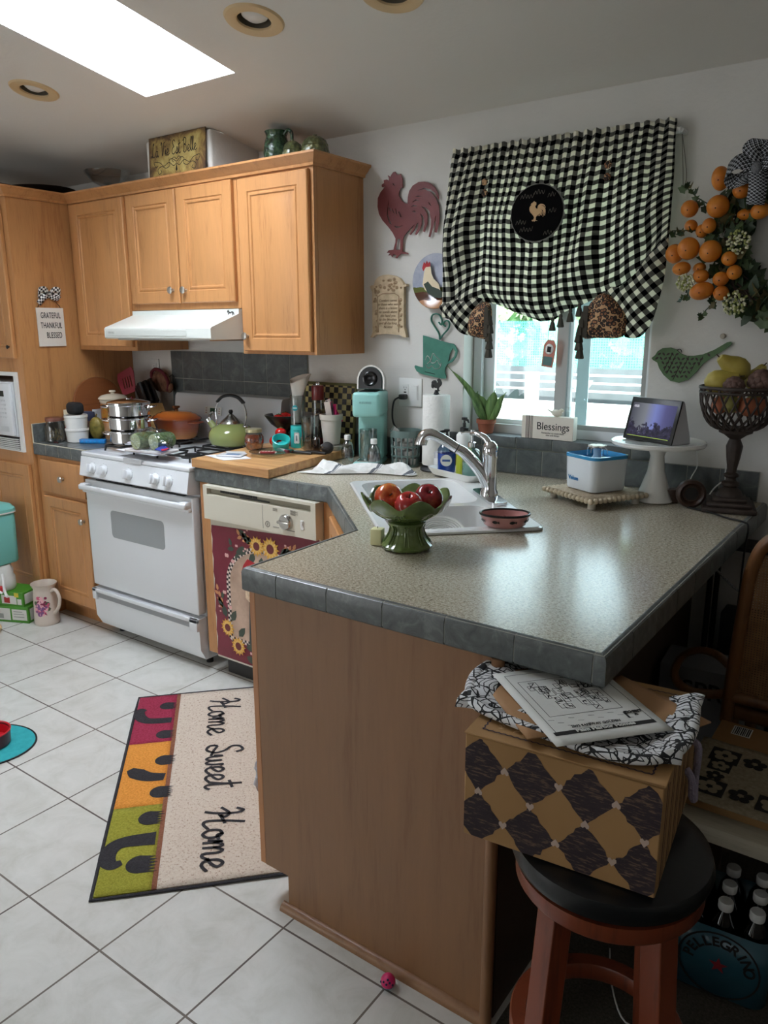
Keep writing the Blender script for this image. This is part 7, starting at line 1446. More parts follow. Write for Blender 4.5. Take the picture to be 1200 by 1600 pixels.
arti(2.728, -.225, bz+.012, (.5, .2, 0), .032, 'small purple brown artichoke in front, at the rim of the lattice bowl'); arti(2.795, -.195, bz+.028, (.2, .4, 0), .038, 'larger purple brown artichoke at the right of the lattice bowl')
random.seed(8)
for k in range(7):
    a_ = k*.9; tag(B().ell((0, 0, 0), (.024, .024, .028), 14, 10).done('fruit_ball', mat('dull_fruit_%s' % ('peach', 'olive')[k % 2], ((190, 112, 78), (140, 134, 66))[k % 2], .55), loc=(2.735+.055*math.cos(a_), -.165+.055*math.sin(a_), CT+.325+.008*(k % 2))), ('peach coloured' if k % 2 == 0 else 'olive coloured')+' small fruit low inside the lattice bowl', 'fruit', 'small fruits seen through the lattice bowl')
# ---------------------------------------------------------------- stool, box, chair and floor things
RED = wood('cherry_stain', (122, 58, 34), (92, 40, 24), .35)
SX, SY = 2.872, -1.548
t = thing('bar_stool', 'backless stool with black cushion and reddish legs holding the box', 'stool', (SX, SY, 0), rz=.35)
SH = .628
b = B(); b.lathe([(0, SH-.055), (.146, SH-.055), (.163, SH-.045), (.169, SH-.028), (.164, SH-.010), (.14, SH-.001), (0, SH)], 56); b.done('cushion', mat('black_vinyl', (20, 22, 24), .3, bump=.15, bs=30, bd=.004), t)
b = B(); b.lathe([(0, SH-.088), (.154, SH-.088), (.158, SH-.082), (.158, SH-.056), (0, SH-.056)], 56); b.done('seat_ring', RED, t)
for k in range(4):
    a_ = k*PI/2+PI/4; b = B(); c_, s_ = math.cos(a_), math.sin(a_); R0_, R1_ = .115, .155; h_ = .021; vs = []
    for R_, z_ in ((R1_, 0), (R0_, SH-.088)):
        for dx, dy in ((-h_, -h_), (h_, -h_), (h_, h_), (-h_, h_)): vs.append(((R_+dx)*c_-dy*s_, (R_+dx)*s_+dy*c_, z_))
    b.add(vs, [[0, 1, 2, 3], [4, 5, 6, 7], [0, 1, 5, 4], [1, 2, 6, 5], [2, 3, 7, 6], [3, 0, 4, 7]]); o = b.done('leg', RED, t); md = o.modifiers.new('bevel', 'BEVEL'); md.width = .002; md.segments = 2
b = B(); b.lathe([(.128, .20), (.154, .20), (.157, .204), (.157, .232), (.154, .236), (.128, .236), (.125, .232), (.125, .204), (.128, .20)], 56); b.done('foot_ring', RED, t)
# cardboard box
BZ0 = SH+.0015
t = thing('cardboard_box', 'brown cardboard box with dark checker scribble pattern on the stool', 'box', (2.808, -1.518, BZ0), rz=.10)
bw, bd_, bh = .158, .165, .192
KR = mat('kraft_board', (160, 122, 76), .75, var=5, vs=6)
b = B(); b.bx(-bw, bw, -bd_, bd_, 0, bh-.004, .002, 1); body = b.done('body', KR, t)
b = B(); b.bx(-bw-.002, bw+.002, -bd_-.001, bd_, bh-.003, bh, .001, 1); lidb = b.done('lid', KR, t)
# scribbled diamonds on the front, clipped to the face
g = G('purple_scribble'); x, y, z = g.sep(g.obj()); g.set(col=g.ramp(g.noise(g.scale(g.obj(), (18, 1, 90), rot=(0, .5, 0)), 3.5, 4, .6), [(.38, (100, 78, 64)), (.47, (50, 38, 42)), (.7, (40, 30, 36))]), rough=.8); SCR = g.m
HRT = mat('heart_pink', (186, 164, 150), .7)
def clip(poly, x0, x1, z0, z1):
    for ax, v, s_ in ((0, x0, 1), (0, x1, -1), (1, z0, 1), (1, z1, -1)):
        out = []
        for i in range(len(poly)):
            p, q = poly[i-1], poly[i]; ip, iq = (p[ax]-v)*s_ >= 0, (q[ax]-v)*s_ >= 0
            if ip != iq: f = (v-p[ax])/(q[ax]-p[ax]); out.append((p[0]+(q[0]-p[0])*f, p[1]+(q[1]-p[1])*f))
            if iq: out.append(q)
        poly = out
        if not poly: return []
    return poly
b = B(); random.seed(12); hearts = []; px, pz = .0895, .100
for i in range(-1, 5):
    for j in range(-1, 4):
        cx = -.132+i*px
        cz_ = .040+j*pz
        for (ox, oz) in ((0, 0),):
            X_ = cx; Z_ = cz_ + (0)
            dia = []
            for (p, q) in (((-px/2, 0), (0, pz/2)), ((0, pz/2), (px/2, 0)), ((px/2, 0), (0, -pz/2)), ((0, -pz/2), (-px/2, 0))):
                for k in range(7): f = k/7; jj = random.uniform(-.0028, .0028); dia.append((X_+p[0]+(q[0]-p[0])*f+jj, Z_+p[1]+(q[1]-p[1])*f+random.uniform(-.0028, .0028)))
            dia = clip(dia, -bw+.001, bw-.001, .002, bh-.006)
            if len(dia) > 2: b.prism(dia, .0003, lambda a, c, d: (a, -bd_-.0002-d, c))
            for hx, hz in ((X_, Z_+pz/2), (X_+px/2, Z_)):
                if -bw+.006 < hx < bw-.004 and .006 < hz < bh-.012: hearts.append((hx, hz))
b.done('scribble_check', SCR, body)
for k, (hx, hz) in enumerate(hearts):
    b = B(); s_ = .0075; b.prism([(hx+s_*p, -0+hz+s_*q*(1 if k % 2 else -1)) for p, q in ((0, -1), (.9, .1), (.85, .7), (.4, .95), (0, .5), (-.4, .95), (-.85, .7), (-.9, .1))], .0003, lambda a, c, d: (a, -bd_-.0006-d, c)); b.done('heart_print', HRT, body)
b = B(); b.m = 0
for i in range(5): y_ = -bd_+.03+i*.052; b.prism([(y_, .004), (y_+.006, .004), (y_+.005, bh-.012), (y_+.001, bh-.012)], .0003, lambda a, c, d: (bw+.0002+d, a, c)); b.prism([(y_+.018, .01), (y_+.020, .01), (y_+.020, bh-.02), (y_+.018, bh-.02)], .0003, lambda a, c, d: (bw+.0002+d, a, c))
b.done('side_print', mat('print_brown', (84, 60, 44), .75), body)
b = B(); I_ = .022; z_ = bh+.0002
def zig(p, q, n, w_=.003):
    P_ = [Vector((p[0]+(q[0]-p[0])*k/n+(0 if p[0] != q[0] else (.0012 if k % 2 else -.0012)), p[1]+(q[1]-p[1])*k/n+(0 if p[1] != q[1] else (.0012 if k % 2 else -.0012)), 0)) for k in range(n+1)]; ribbon(b, P_, w_, lambda x, y: (x, y, z_+.0004))
zig((-bw+I_, -bd_+I_), (bw-I_, -bd_+I_), 50); zig((bw-I_, -bd_+I_), (bw-I_, bd_-I_), 50); zig((-bw+I_, -bd_+I_), (-bw+I_, bd_-I_), 50); zig((-bw+I_, bd_-I_), (bw-I_, bd_-I_), 50)
b.done('zigzag_border', mat('print_plum', (58, 44, 56), .7), lidb)
b = B(); random.seed(4)
for k in range(60):
    x_, y_ = random.uniform(-.125, .125), random.uniform(-.13, -.07); a_ = random.uniform(0, 3.1); c_, s_ = math.cos(a_), math.sin(a_); l_ = .006
    b.add([(x_+l_*(p*c_-q*s_), y_+l_*(p*s_+q*c_), z_+.0004) for p, q in ((-1, 0), (0, .4), (1, 0), (0, -.4))], [[0, 1, 2, 3]])
o = b.done('leaf_print', mat('print_pale', (196, 158, 116), .7), lidb); o['kind'] = 'stuff'
b = B(); b.tube([(bw+.001, .06, .10), (bw+.012, .055, .085), (bw+.015, .06, .05), (bw+.016, .09, .03), (bw+.012, .115, .05), (bw+.012, .12, .11), (bw+.001, .125, .12)], .0065, 8, sm=5); b.done('rope_handle', mat('lilac_rope', (160, 150, 170), .85, bump=1., bs=150, bd=.006), t)
# rose cloth, envelopes, papers
zt = BZ0+bh+.0012
g = G('rose_cloth'); v1 = g.vor(g.obj(), 34, 'Distance', 'DISTANCE_TO_EDGE'); d_ = g.vor(g.obj(), 17); rings_ = g.math('ABSOLUTE', g.math('SUBTRACT', g.math('FRACT', g.math('MULTIPLY', g.math('ADD', d_, g.math('MULTIPLY', g.noise(g.obj(), 30, 2), .25)), 7)), .5))
g.set(col=g.mix(g.math('MAXIMUM', g.math('LESS_THAN', v1, .05), g.math('LESS_THAN', rings_, .10)), (214, 214, 214), (24, 24, 26)), rough=.8); ROSE = g.m
t = thing('rose_cloth', 'black and white rose print cloth bundle draped over the box', 'cloth', (2.783, -1.470, zt), rz=.1)
def rc_(u, v):
    x = -.185+.375*u; y = -.155+.24*v+.02*math.sin(u*6)-.03*u+(.03*u*u); e = min(v, 1-v, u*1.3, (1-u)*1.3)
    h = .003+.009*math.exp(-(min(v, 1)/.16)**2)*(1+.3*math.sin(u*26))+.024*math.exp(-((u-.04)/.10)**2)*math.sin(PI*v)+.022*math.exp(-((u-.96)/.07)**2)+.0015*math.sin(u*40+v*17)
    h = min(h, .019+.0*u) if u < .9 else h*.8
    if v < .02: h *= .3
    return (x, y, h)
b = B(); b.grid(rc_, 70, 26); b.done('cloth', ROSE, t, solid=.003)
b = B(); b.tube([(-.19, .03, .014), (-.195, -.04, .015), (-.18, -.10, .013), (-.15, -.145, .012), (-.08, -.165, .010), (0, -.178, .009), (.08, -.188, .009), (.14, -.18, .012), (.178, -.14, .015), (.19, -.07, .016), (.185, .0, .015), (.178, .06, .011)], [.011, .011, .010, .008, .007, .006, .006, .009, .012, .013, .012, .009], 12, sm=5, flat=.8); b.done('rolled_edge', ROSE, t)
zz0 = zt+.0215
ENV = mat('manila_paper', (170, 128, 88), .75, var=4, vs=4)
def sheet(name, lab, cat, c, L_, W_, a, z, m, t_=.003, tilt=0., cv=0.):
    b = B(); b.grid(lambda u, v: ((u-.5)*L_, (v-.5)*W_, cv*math.sin(u*PI)*math.sin(v*PI)), 8, 8); o = b.done(name, m, loc=(c[0], c[1], z), solid=t_); o.rotation_euler = (tilt, 0, a); return tag(o, lab, cat) if lab else o
sheet('manila_envelope', 'brown manila envelope under the printed sheet, at its left side', 'envelope', (2.715, -1.565), .24, .105, -.72, zz0-.0085, ENV, .0025)
sheet('manila_envelope', 'brown manila envelope sticking out behind the printed sheet, under the counter corner', 'envelope', (2.885, -1.452), .20, .09, -.45, zz0-.0105, ENV, .0025)
sheet('manila_envelope', 'lower brown manila envelope at the back right corner of the box', 'envelope', (2.885, -1.432), .13, .07, .05, zz0-.0155, ENV, .0025)
t = thing('printed_sheet', 'white printed map sheet with black title bar on the box', 'paper', (2.79, -1.53, zz0-.004), rz=0)
pa = math.atan2(1.476-1.658, 2.785-2.582)  # left edge runs from the far to the near corner
pa = math.atan2(-.16, .19); ex = Vector((math.cos(pa), math.sin(pa), 0)); ey = Vector((-ex.y, ex.x, 0))
def pp(u, v, h=0): p = ex*u+ey*v; return (p.x, p.y, .0012*math.cos(v*9)+.0035+h)
b = B(); b.grid(lambda u, v: pp((u-.5)*.262, (v-.5)*.205), 12, 12); b.done('sheet', mat('newsprint', (214, 214, 208), .75), t, solid=.0008)
b = B(); LN = .0011
def line(u0, v0, u1, v1, w_=LN): n = 8; ribbon(b, [Vector((u0+(u1-u0)*k/n, v0+(v1-v0)*k/n, 0)) for k in range(n+1)], w_, lambda x, y: pp(x, y, .0008))
line(-.115, -.085, -.115, .088); line(-.115, .088, .10, .088); line(-.115, -.085, .10, -.085)
line(.098, -.09, .098, .09, .011)
random.seed(31)
for k in range(34):
    u, v = random.uniform(-.08, .02), random.uniform(-.068, .048); l_, w_ = random.uniform(.012, .03), random.uniform(.008, .016)
    line(u, v, u+l_, v); line(u+l_, v, u+l_, v+w_); line(u+l_, v+w_, u, v+w_); line(u, v+w_, u, v)
    for q in range(2): line(u+l_*random.random(), v+w_*random.random(), u+l_*random.random(), v+w_*random.random(), .0018)
line(-.085, -.072, .045, -.072); line(.045, -.072, .045, .062); line(.045, .062, -.085, .062); line(-.085, .062, -.085, -.072)
for k in range(12): line(.055+k % 3*.011, -.08+k*.012, .057+k % 3*.011, -.07+k*.012, .0009)
line(-.11, .05, -.09, .05, .007); line(-.11, .062, -.09, .064, .005); line(.06, .055, .08, .055, .004)
b.done('map_drawing', INK, t)
text('lettering', 'Palm Harbor Homes', .0125, mat('newsprint', (214, 214, 208), .75), t, pp(.0985, 0, .0022), rgt=tuple(ey), up=tuple(-ex), off=.0003)
text('lettering', '2002 SAFEWAY GOLDEN', .008, INK, t, pp(.085, -.01, .0022), rgt=tuple(ey), up=tuple(-ex)); text('lettering', 'EXHIBIT\nA', .009, INK, t, pp(.068, .07, .0022), rgt=tuple(ey), up=tuple(-ex), off=.0003)

# cane-backed armchair behind
CH = wood('walnut_chair', (122, 80, 44), (94, 58, 32), .4)
t = thing('cane_chair', 'wooden armchair with woven cane back at the right edge', 'chair', (3.10, -.52, 0), rz=.0)
def P3(x, z, y=-.60): return (x-3.10, y+.52, z)
b = B(); b.tube([P3(2.865, .40, -.56), P3(2.872, .55, -.58), P3(2.885, .75, -.60), P3(2.897, .87, -.612), P3(2.93, .945, -.618), P3(3.0, .968, -.622), P3(3.12, .975, -.622), P3(3.24, .968, -.622), P3(3.31, .945, -.618), P3(3.345, .87, -.612), P3(3.357, .75, -.60), P3(3.37, .55, -.58), P3(3.377, .40, -.56)], .021, 12, sm=5, flat=.8); b.tube([P3(2.87, .48, -.57), P3(3.37, .48, -.57)], .017, 10); b.done('back_frame', CH, t)
g = G('woven_cane'); x, y, z = g.sep(g.obj()); fx_ = g.math('FRACT', g.math('MULTIPLY', x, 140)); fz_ = g.math('FRACT', g.math('MULTIPLY', z, 140)); hole = g.math('MULTIPLY', g.math('GREATER_THAN', fx_, .55), g.math('GREATER_THAN', fz_, .55))
tr_ = g.n('ShaderNodeBsdfTransparent'); mx = g.n('ShaderNodeMixShader'); g.set(col=g.ramp(g.noise(g.obj(), 30, 3), [(.3, (120, 84, 50)), (.7, (150, 110, 68))]), rough=.7); g.t.links.new(g.b.outputs[0], mx.inputs[1]); g.t.links.new(tr_.outputs[0], mx.inputs[2]); g.put(mx.inputs[0], hole); g.t.links.new(mx.outputs[0], g.out.inputs[0])
b = B(); b.prism([P_[::2] if False else (P_[0], P_[2]) for P_ in [P3(2.885, .49), P3(2.895, .75), P3(2.908, .87), P3(2.94, .93), P3(3.0, .952), P3(3.12, .958), P3(3.24, .952), P3(3.30, .93), P3(3.334, .87), P3(3.346, .75), P3(3.357, .49)]], .003, lambda a, c, d: (a, -.055-(c-.5)*.09+d, c)); b.done('cane_panel', g.m, t)
b = B(); b.bx(-.235, .275, -.03, .29, .40, .44, .012, 3); b.m = 1; b.bx(-.22, .26, -.02, .28, .44, .475, .015, 3); b.done('seat', [CH, mat('seat_brown', (80, 62, 46), .85)], t)
for dx, dy in ((-.225, .0), (.265, .0), (-.215, .27), (.255, .27)):
    b = B(); b.tube([(dx, dy, 0), (dx, dy, .41)], [.013, .019], 10); b.done('leg', CH, t)
for s_ in (-1, 1):
    b = B(); b.tube([(.02+s_*p, q, z_) for p, q, z_ in ((.250, -.06, .565), (.30, -.035, .585), (.36, -.005, .570), (.405, .01, .525), (.415, .02, .46), (.37, .06, .41), (.255, .10, .42))], [.014, .022, .025, .022, .017, .015, .014], 12, sm=5, flat=.75); b.done('armrest', CH, t)
# bench with mat in front
t = thing('low_bench', 'whitewashed low bench under the flower mat at the right edge', 'bench', (3.2, -.90, 0))
PALE = wood('whitewashed_wood', (176, 168, 148), (150, 142, 124), .6, axis='X')
b = B(); b.bx(-.33, .30, -.225, .21, .385, .425, .006); b.done('top', PALE, t)
for dx, dy in ((-.30, -.19), (.27, -.19), (-.30, .18), (.27, .18)): B().bx(dx-.018, dx+.018, dy-.018, dy+.018, 0, .385, .003).done('leg', mat('dark_leg', (52, 34, 24), .5), t)
t2b = thing('flat_carton', 'flat brown carton with barcode sticker under the flower mat', 'box', (3.2, -.88, .4255))
b = B(); b.bx(-.325, .29, -.19, .205, 0, .030, .002); b.done('carton', KR, t2b)
b = B(); b.bx(-.29, -.245, .14, .19, .0302, .0307); b.m = 1
for k in range(9): b.bx(-.287+k*.0045, -.285+k*.0045+(.001 if k % 3 else 0), .143, .187, .0308, .0310)
b.done('barcode_sticker', [WPLAST, INK], t2b)
t = thing('flower_mat', 'tan woven mat with black flower squares lying on the carton', 'mat', (3.19, -.925, .4562))
b = B(); b.grid(lambda u, v: (-.33+.60*u, -.165+.29*v, .001+.0012*math.sin(u*40)*math.sin(v*20)), 30, 16); mt_ = b.done('mat', mat('tan_weave', (150, 138, 114), .95, var=14, vs=110, bump=.8, bs=300, bd=.002), t, solid=.003)
b = B()
def fl(cx, cy, s_, inv):
    if inv: b.m = 0; b.bx(cx-s_, cx+s_, cy-s_, cy+s_, .0032, .0038)
    b.m = 1 if inv else 0
    for k in range(5): a_ = k*1.2566+.3; b.lathe([(0, .0038), (s_*.33, .0040), (s_*.33, .0045), (0, .0047)], 10, (cx+s_*.52*math.cos(a_), cy+s_*.52*math.sin(a_), 0))
    b.m = 0 if inv else 1; b.lathe([(0, .0046), (s_*.2, .0050), (0, .0054)], 8, (cx, cy, 0))
for k in range(8):
    for y_ in (-.10, .055): fl(-.265+k*.066, y_, .0325, k % 2 == 0)
for y_ in (-.048, .003): fl(-.265, y_, .0245, y_ > 0)
b.done('flower_squares', [INK, mat('tan_weave_flat', (150, 138, 114), .95)], mt_)
# dark clutter against the wall under the counter end
t = thing('wire_shelf', 'dark wire shelf with cables in the shade behind the armchair', 'shelf', (2.90, -.085, 0))
b = B()
for x_ in (-.2, .02, .24):
    for y_ in (-.055, .05): b.tube([(x_, y_, 0), (x_, y_, .80)], .009, 8)
b.done('post', BLACK, t)
for z_ in (.25, .78):
    b = B(); b.bx(-.21, .25, -.065, .06, z_, z_+.012); b.done('shelf', BLACK, t)
tag(B().bx(-.17, .17, -.045, .045, 0, .30, .006).done('storage_bin', mat('dark_bin', (48, 48, 50), .6), loc=(2.91, -.085, .2635)), 'dark storage bin on the wire shelf in the shade', 'bin')
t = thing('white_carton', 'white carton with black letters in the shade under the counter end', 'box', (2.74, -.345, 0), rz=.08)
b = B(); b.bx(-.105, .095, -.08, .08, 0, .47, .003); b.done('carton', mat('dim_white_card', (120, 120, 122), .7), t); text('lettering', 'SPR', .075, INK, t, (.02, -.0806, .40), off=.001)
b = B(); b.tube([(2.70, -.30, .80), (2.76, -.33, .755), (2.82, -.36, .72), (2.90, -.38, .69)], .004, 6, sm=5); tag(b.done('speckled_cord', mat('speckled_cord', (130, 130, 130), .8, var=60, vs=300), loc=(2.8, -.34, .75), world=True), 'grey speckled cord sagging under the counter overhang', 'cord')
# pack of water bottles
t = thing('water_pack', 'shrink-wrapped pack of water bottles with blue label on the carpet', 'water pack', (2.992, -1.02, 0), rz=.08)
b = B(); bb = B()
g = G('blue_shrink_wrap'); g.set(col=(44, 88, 102), rough=.3, coat=.2); WR = g.m
for i in range(3):
    for j in range(3):
        b = B(); b.lathe([(0, 0), (.026, 0), (.03, .006), (.031, .15), (.026, .182), (.013, .208), (.012, .216)], 20, (-.065+i*.064, -.065+j*.064, 0)); bo = b.done('bottle', thin_glass('dark_bottle', (70, 90, 96), .12), t)
        b = B(); b.lathe([(0, .213), (.015, .213), (.016, .216), (.016, .230), (.0145, .233), (0, .233)], 18, (-.065+i*.064, -.065+j*.064, 0)); b.done('cap', WPLAST, bo)
b = B(); loop_ = rrect(-.101, .101, -.101, .101, .034); n = len(loop_); b.add([(p[0], p[1], .012) for p in loop_]+[(p[0]*1.0, p[1]*1.0, .182) for p in loop_], [[i, (i+1) % n, (i+1) % n+n, i+n] for i in range(n)]); b.done('wrap', WR, t, solid=.001)
b = B(); b.prism([(.0+.086*math.cos(a_), .092+.082*math.sin(a_)) for a_ in [2*PI*k/40 for k in range(40)]], .0006, lambda a, c, d: (a, -.1025-d, c), [[(.0+.082*math.cos(a_), .092+.078*math.sin(a_)) for a_ in [2*PI*k/40 for k in range(40)]]]); b.m = 1; b.prism([((.02 if k % 2 == 0 else .008)*math.sin(k*PI/5), .092+(.02 if k % 2 == 0 else .008)*math.cos(k*PI/5)) for k in range(10)], .0006, lambda a, c, d: (a, -.1027-d, c)); b.done('badge', [INK, mat('star_red', (140, 36, 44), .5)], t)
for k, ch in enumerate('PELLEGRINO'):
    a_ = math.radians(172-k*18.2); text('lettering', ch, .032, INK, t, (.062*math.cos(a_), -.1032, .092+.058*math.sin(a_)), rgt=(math.sin(a_), 0, -math.cos(a_)), up=(math.cos(a_), 0, math.sin(a_)), off=.0008)
b = B(); b.tube([(2.93, -1.27, .004), (2.97, -1.285, .006), (3.0, -1.29, .006)], [.002, .002, .005], 7); b.tube([(2.93, -1.27, .004), (2.86, -1.30, .004), (2.80, -1.22, .004), (2.76, -1.12, .004)], .002, 6, sm=5); tag(b.done('charging_cable', WPLAST, loc=(2.9, -1.25, 0), world=True), 'white charging cable end on the dark carpet beside the stool', 'cable')

# ---------------------------------------------------------------- rug
e1 = Vector((.7312, -.6822, 0)); e2 = Vector((.6822, .7312, 0)); RO = Vector((.741, -.968, 0)); RL, RW = 1.163, .535
t = thing('rug', 'Home Sweet Home rug with magenta, orange and green blocks and paw prints', 'rug', tuple(RO+e1*RL/2+e2*RW/2))
def rp(s_, w_, h=0): p = RO+e1*s_+e2*w_; wob = .0025*math.sin(s_*9+w_*5)+.004*math.exp(-((s_-RL+.02)**2+(w_-.42)**2)*160); return (p.x, p.y, .0052+max(0, wob)*.6+h)
def rug_mat(nm, c, v=14):
    g = G(nm); a = tuple(max(0, q-v) for q in c); d = tuple(min(255, q+v) for q in c); g.set(col=g.ramp(g.noise(g.obj(), 150, 3, .7), [(.35, a), (.62, d)]), rough=.95); g.bump(g.noise(g.obj(), 260, 2), .8, .003); return g.m
def patch(b, s0, s1, w0, w1, h=0, n=14): b.grid(lambda u, v: rp(s0+(s1-s0)*u, w0+(w1-w0)*v, h), n, max(2, n//2))
g = G('rug_beige'); g.set(col=g.ramp(g.noise(g.obj(), 120, 3, .75), [(.33, (150, 120, 104)), (.42, (204, 186, 168)), (.65, (214, 200, 184))]), rough=.95); g.bump(g.noise(g.obj(), 260, 2), .8, .003)
RUGM = [g.m, rug_mat('rug_magenta', (150, 36, 66), 12), rug_mat('rug_orange', (216, 140, 52), 14), rug_mat('rug_olive', (146, 142, 42), 14), rug_mat('rug_brown', (134, 84, 60), 10), rug_mat('rug_black', (44, 42, 46), 8)]
b = B()
b.m = 0; patch(b, .008, RL-.008, .168, RW, 0, 40); b.m = 4; patch(b, .008, RL-.008, .154, .1682, 0, 40)
b.m = 1; patch(b, .008, .378, .006, .1542, 0, 16); b.m = 2; patch(b, .378, .768, .006, .1542, 0, 16); b.m = 3; patch(b, .768, RL-.008, .006, .1542, 0, 16)
pile = b.done('pile', RUGM, t, world=True, solid=.004)
b = B(); b.tube([rp(s_, w_, -.001) for s_, w_ in [(0, w) for w in (RW, RW/2, 0)]+[(s/10*RL, 0) for s in range(1, 11)]+[(RL, w/6*RW) for w in range(1, 7)]], .0055, 6, flat=.6); b.done('bound_edge', RUGM[5], t, world=True)
b = B(); b.m = 0
random.seed(14)
def paw(s0, w0, r):
    pts = [(s0+r*.92*math.cos(a_), w0+r*.95*math.sin(a_)) for a_ in [PI*1.02+PI*.98*k/16 for k in range(17)]]; teeth = []
    for k in range(6): x_ = s0+r*.9-k*r*.32; teeth += [(x_, w0+r*(1.05+random.uniform(-.1, .15))), (x_-r*.16, w0+r*.55)]
    b.prism(pts+teeth[:-1], .0006, lambda a, c, d: rp(a, c, .0024+d))
for s0, w0, r in ((.103, .122, .032), (.325, .126, .032), (.506, .140, .034), (.700, .142, .036), (.836, .122, .037), (1.046, .114, .041)): b = B(); paw(s0, w0, r); b.done('paw_print', RUGM[5], pile, world=True)
def fat(pts, ws):
    P_ = crom([Vector((p[0], p[1], 0)) for p in pts], 8); n = len(P_); L_ = []; R_ = []
    for i in range(n):
        d = (P_[min(i+1, n-1)]-P_[max(i-1, 0)]).normalized(); f = i/(n-1)*(len(ws)-1); k = min(int(f), len(ws)-2); w_ = ws[k]+(ws[k+1]-ws[k])*(f-k); q = Vector((-d.y, d.x, 0))*w_; L_.append(P_[i]+q); R_.append(P_[i]-q)
    b.add([rp(v.x, v.y, .003) for p in zip(L_, R_) for v in p], [[2*i, 2*i+1, 2*i+3, 2*i+2] for i in range(n-1)])
b = B(); fat([(.135, .040), (.125, .022), (.145, .018), (.185, .028), (.215, .062), (.222, .145)], [.010, .017, .020, .022, .020, .020]); b.done('swirl_print', RUGM[5], pile, world=True); b = B()
fat([(.545, .030), (.575, .055), (.603, .095), (.612, .148)], [.012, .030, .026, .020]); b.done('swirl_print', RUGM[5], pile, world=True); b = B()
fat([(1.028, .062), (1.036, .038), (1.01, .020), (.965, .026), (.94, .060), (.938, .147)], [.010, .020, .024, .024, .024, .030])
b.done('swirl_print', RUGM[5], pile, world=True)
b = B(); P = lambda x, y: rp(x, y, .0036)
x_ = .075
cursive(b, 'Home', .088, .125, .0105, lambda x, y: rp(x, .283+y, .0036), 1.0)
cursive(b, 'Sweet', .440, .125, .0105, lambda x, y: rp(x, .283+y, .0036), .98)
cursive(b, 'Home', .832, .125, .0105, lambda x, y: rp(x, .283+y, .0036), 1.0)
b.done('lettering', RUGM[5], pile, world=True)
# ball toy
t = thing('cat_ball', 'tiny pink and blue plastic bell ball on the floor by the panel', 'ball', (2.385, -1.523, .0175))
b = B(); b.ell((0, 0, 0), .0172, 24, 16); b.m = 0
for i, f in enumerate(b.F): b.I[i] = 1 if sum(b.V[q].z for q in f)/len(f) < -.007 else 0
b.done('shell', [mat('hot_pink', (206, 42, 104), .35), mat('toy_blue', (30, 130, 176), .35)], t)
b = B()
for a_, e_ in ((-1.2, .3), (-.7, .5), (-1.7, .5), (-1.0, .9), (-2.2, .2), (-.3, .1)): d = Vector((math.cos(a_)*math.cos(e_), math.sin(a_)*math.cos(e_), math.sin(e_))); b.ell(tuple(d*.0168), (.0028, .0028, .0028), 8, 6)
b.done('opening', mat('toy_navy', (34, 24, 70), .4), t)
# floral pitcher
t = thing('floral_pitcher', 'cream ceramic pitcher with pink flowers on the floor by the base cabinet', 'pitcher', (-.345, -.712, 0), rz=.15)
CRM = mat('cream_ceramic', (206, 192, 178), .3, coat=.4)
B().lathe([(0, 0), (.058, 0), (.062, .006), (.062, .02), (.058, .08), (.056, .15), (.053, .175), (.052, .188), (.062, .208), (.0635, .214), (.059, .214), (.048, .19), (.05, .02), (0, .012)], 44).done('body', CRM, t)
b = B(); b.tube([(.054, 0, .178), (.075, 0, .190), (.098, 0, .178), (.108, 0, .145), (.098, 0, .105), (.075, 0, .075), (.055, 0, .062)], .0085, 10, sm=5); b.done('handle', CRM, t)
b = B(); random.seed(17)
def onp(a_, z_, r_, m_, k_=6):
    b.m = m_; rr_ = .0582+.0006*m_; b.add([(rr_*math.cos(a_+r_/rr_*math.cos(2*PI*k/k_)), rr_*math.sin(a_+r_/rr_*math.cos(2*PI*k/k_)), z_+r_*math.sin(2*PI*k/k_)) for k in range(k_)], [list(range(k_))])
for k in range(90):
    a_ = -1.0+random.gauss(0, .28); z_ = .092+random.gauss(0, .034); onp(max(-1.55, min(-.45, a_)), max(.03, min(.15, z_)), random.uniform(.006, .014), random.choice((0, 0, 1, 2, 3, 4)), random.choice((5, 6, 8)))
b.done('flower_print', [mat('print_leaf', (84, 96, 66), .5), mat('print_pink', (206, 92, 122), .5), mat('print_wine', (130, 34, 72), .5), mat('print_blush', (228, 168, 176), .5), mat('print_violet', (130, 84, 130), .5)], t)
# green boxes, appliance, teal bin
GB = mat('green_carton', (72, 140, 40), .45); GBL = mat('carton_label', (214, 212, 206), .5)
def gbox(name, lab, c, hx, hy, h, rz_, z, prints):
    t = thing(name, lab, 'box', (c[0], c[1], z), rz=rz_, group='green food boxes')
    b = B(); b.bx(-hx, hx, -hy, hy, 0, h, .002, 1); b.done('carton', GB, t); b = B()
    for (x0, x1, z0, z1, m_) in prints: b.m = m_; b.bx(x0, x1, -hy-.0006-m_*.0003, -hy+.001, z0, z1)
    b.m = 0; b.bx(hx-.001, hx+.0006, -hy*.8, hy*.8, h*.15, h*.85)
    b.done('label_print', [GBL, mat('label_red', (176, 44, 40), .5), mat('label_grey', (150, 152, 146), .5), mat('label_yellow', (206, 190, 60), .5)], t)
gbox('food_box', 'lower green and white food box on the floor, bottom of the pair', (-.545, -.765), .125, .07, .088, .42, 0, [(-.10, .02, .012, .075, 0), (.03, .115, .015, .072, 0), (-.09, -.04, .05, .07, 1), (-.08, -.02, .02, .045, 2), (.04, .10, .03, .034, 2), (.04, .10, .045, .049, 2), (.04, .09, .058, .062, 2)])
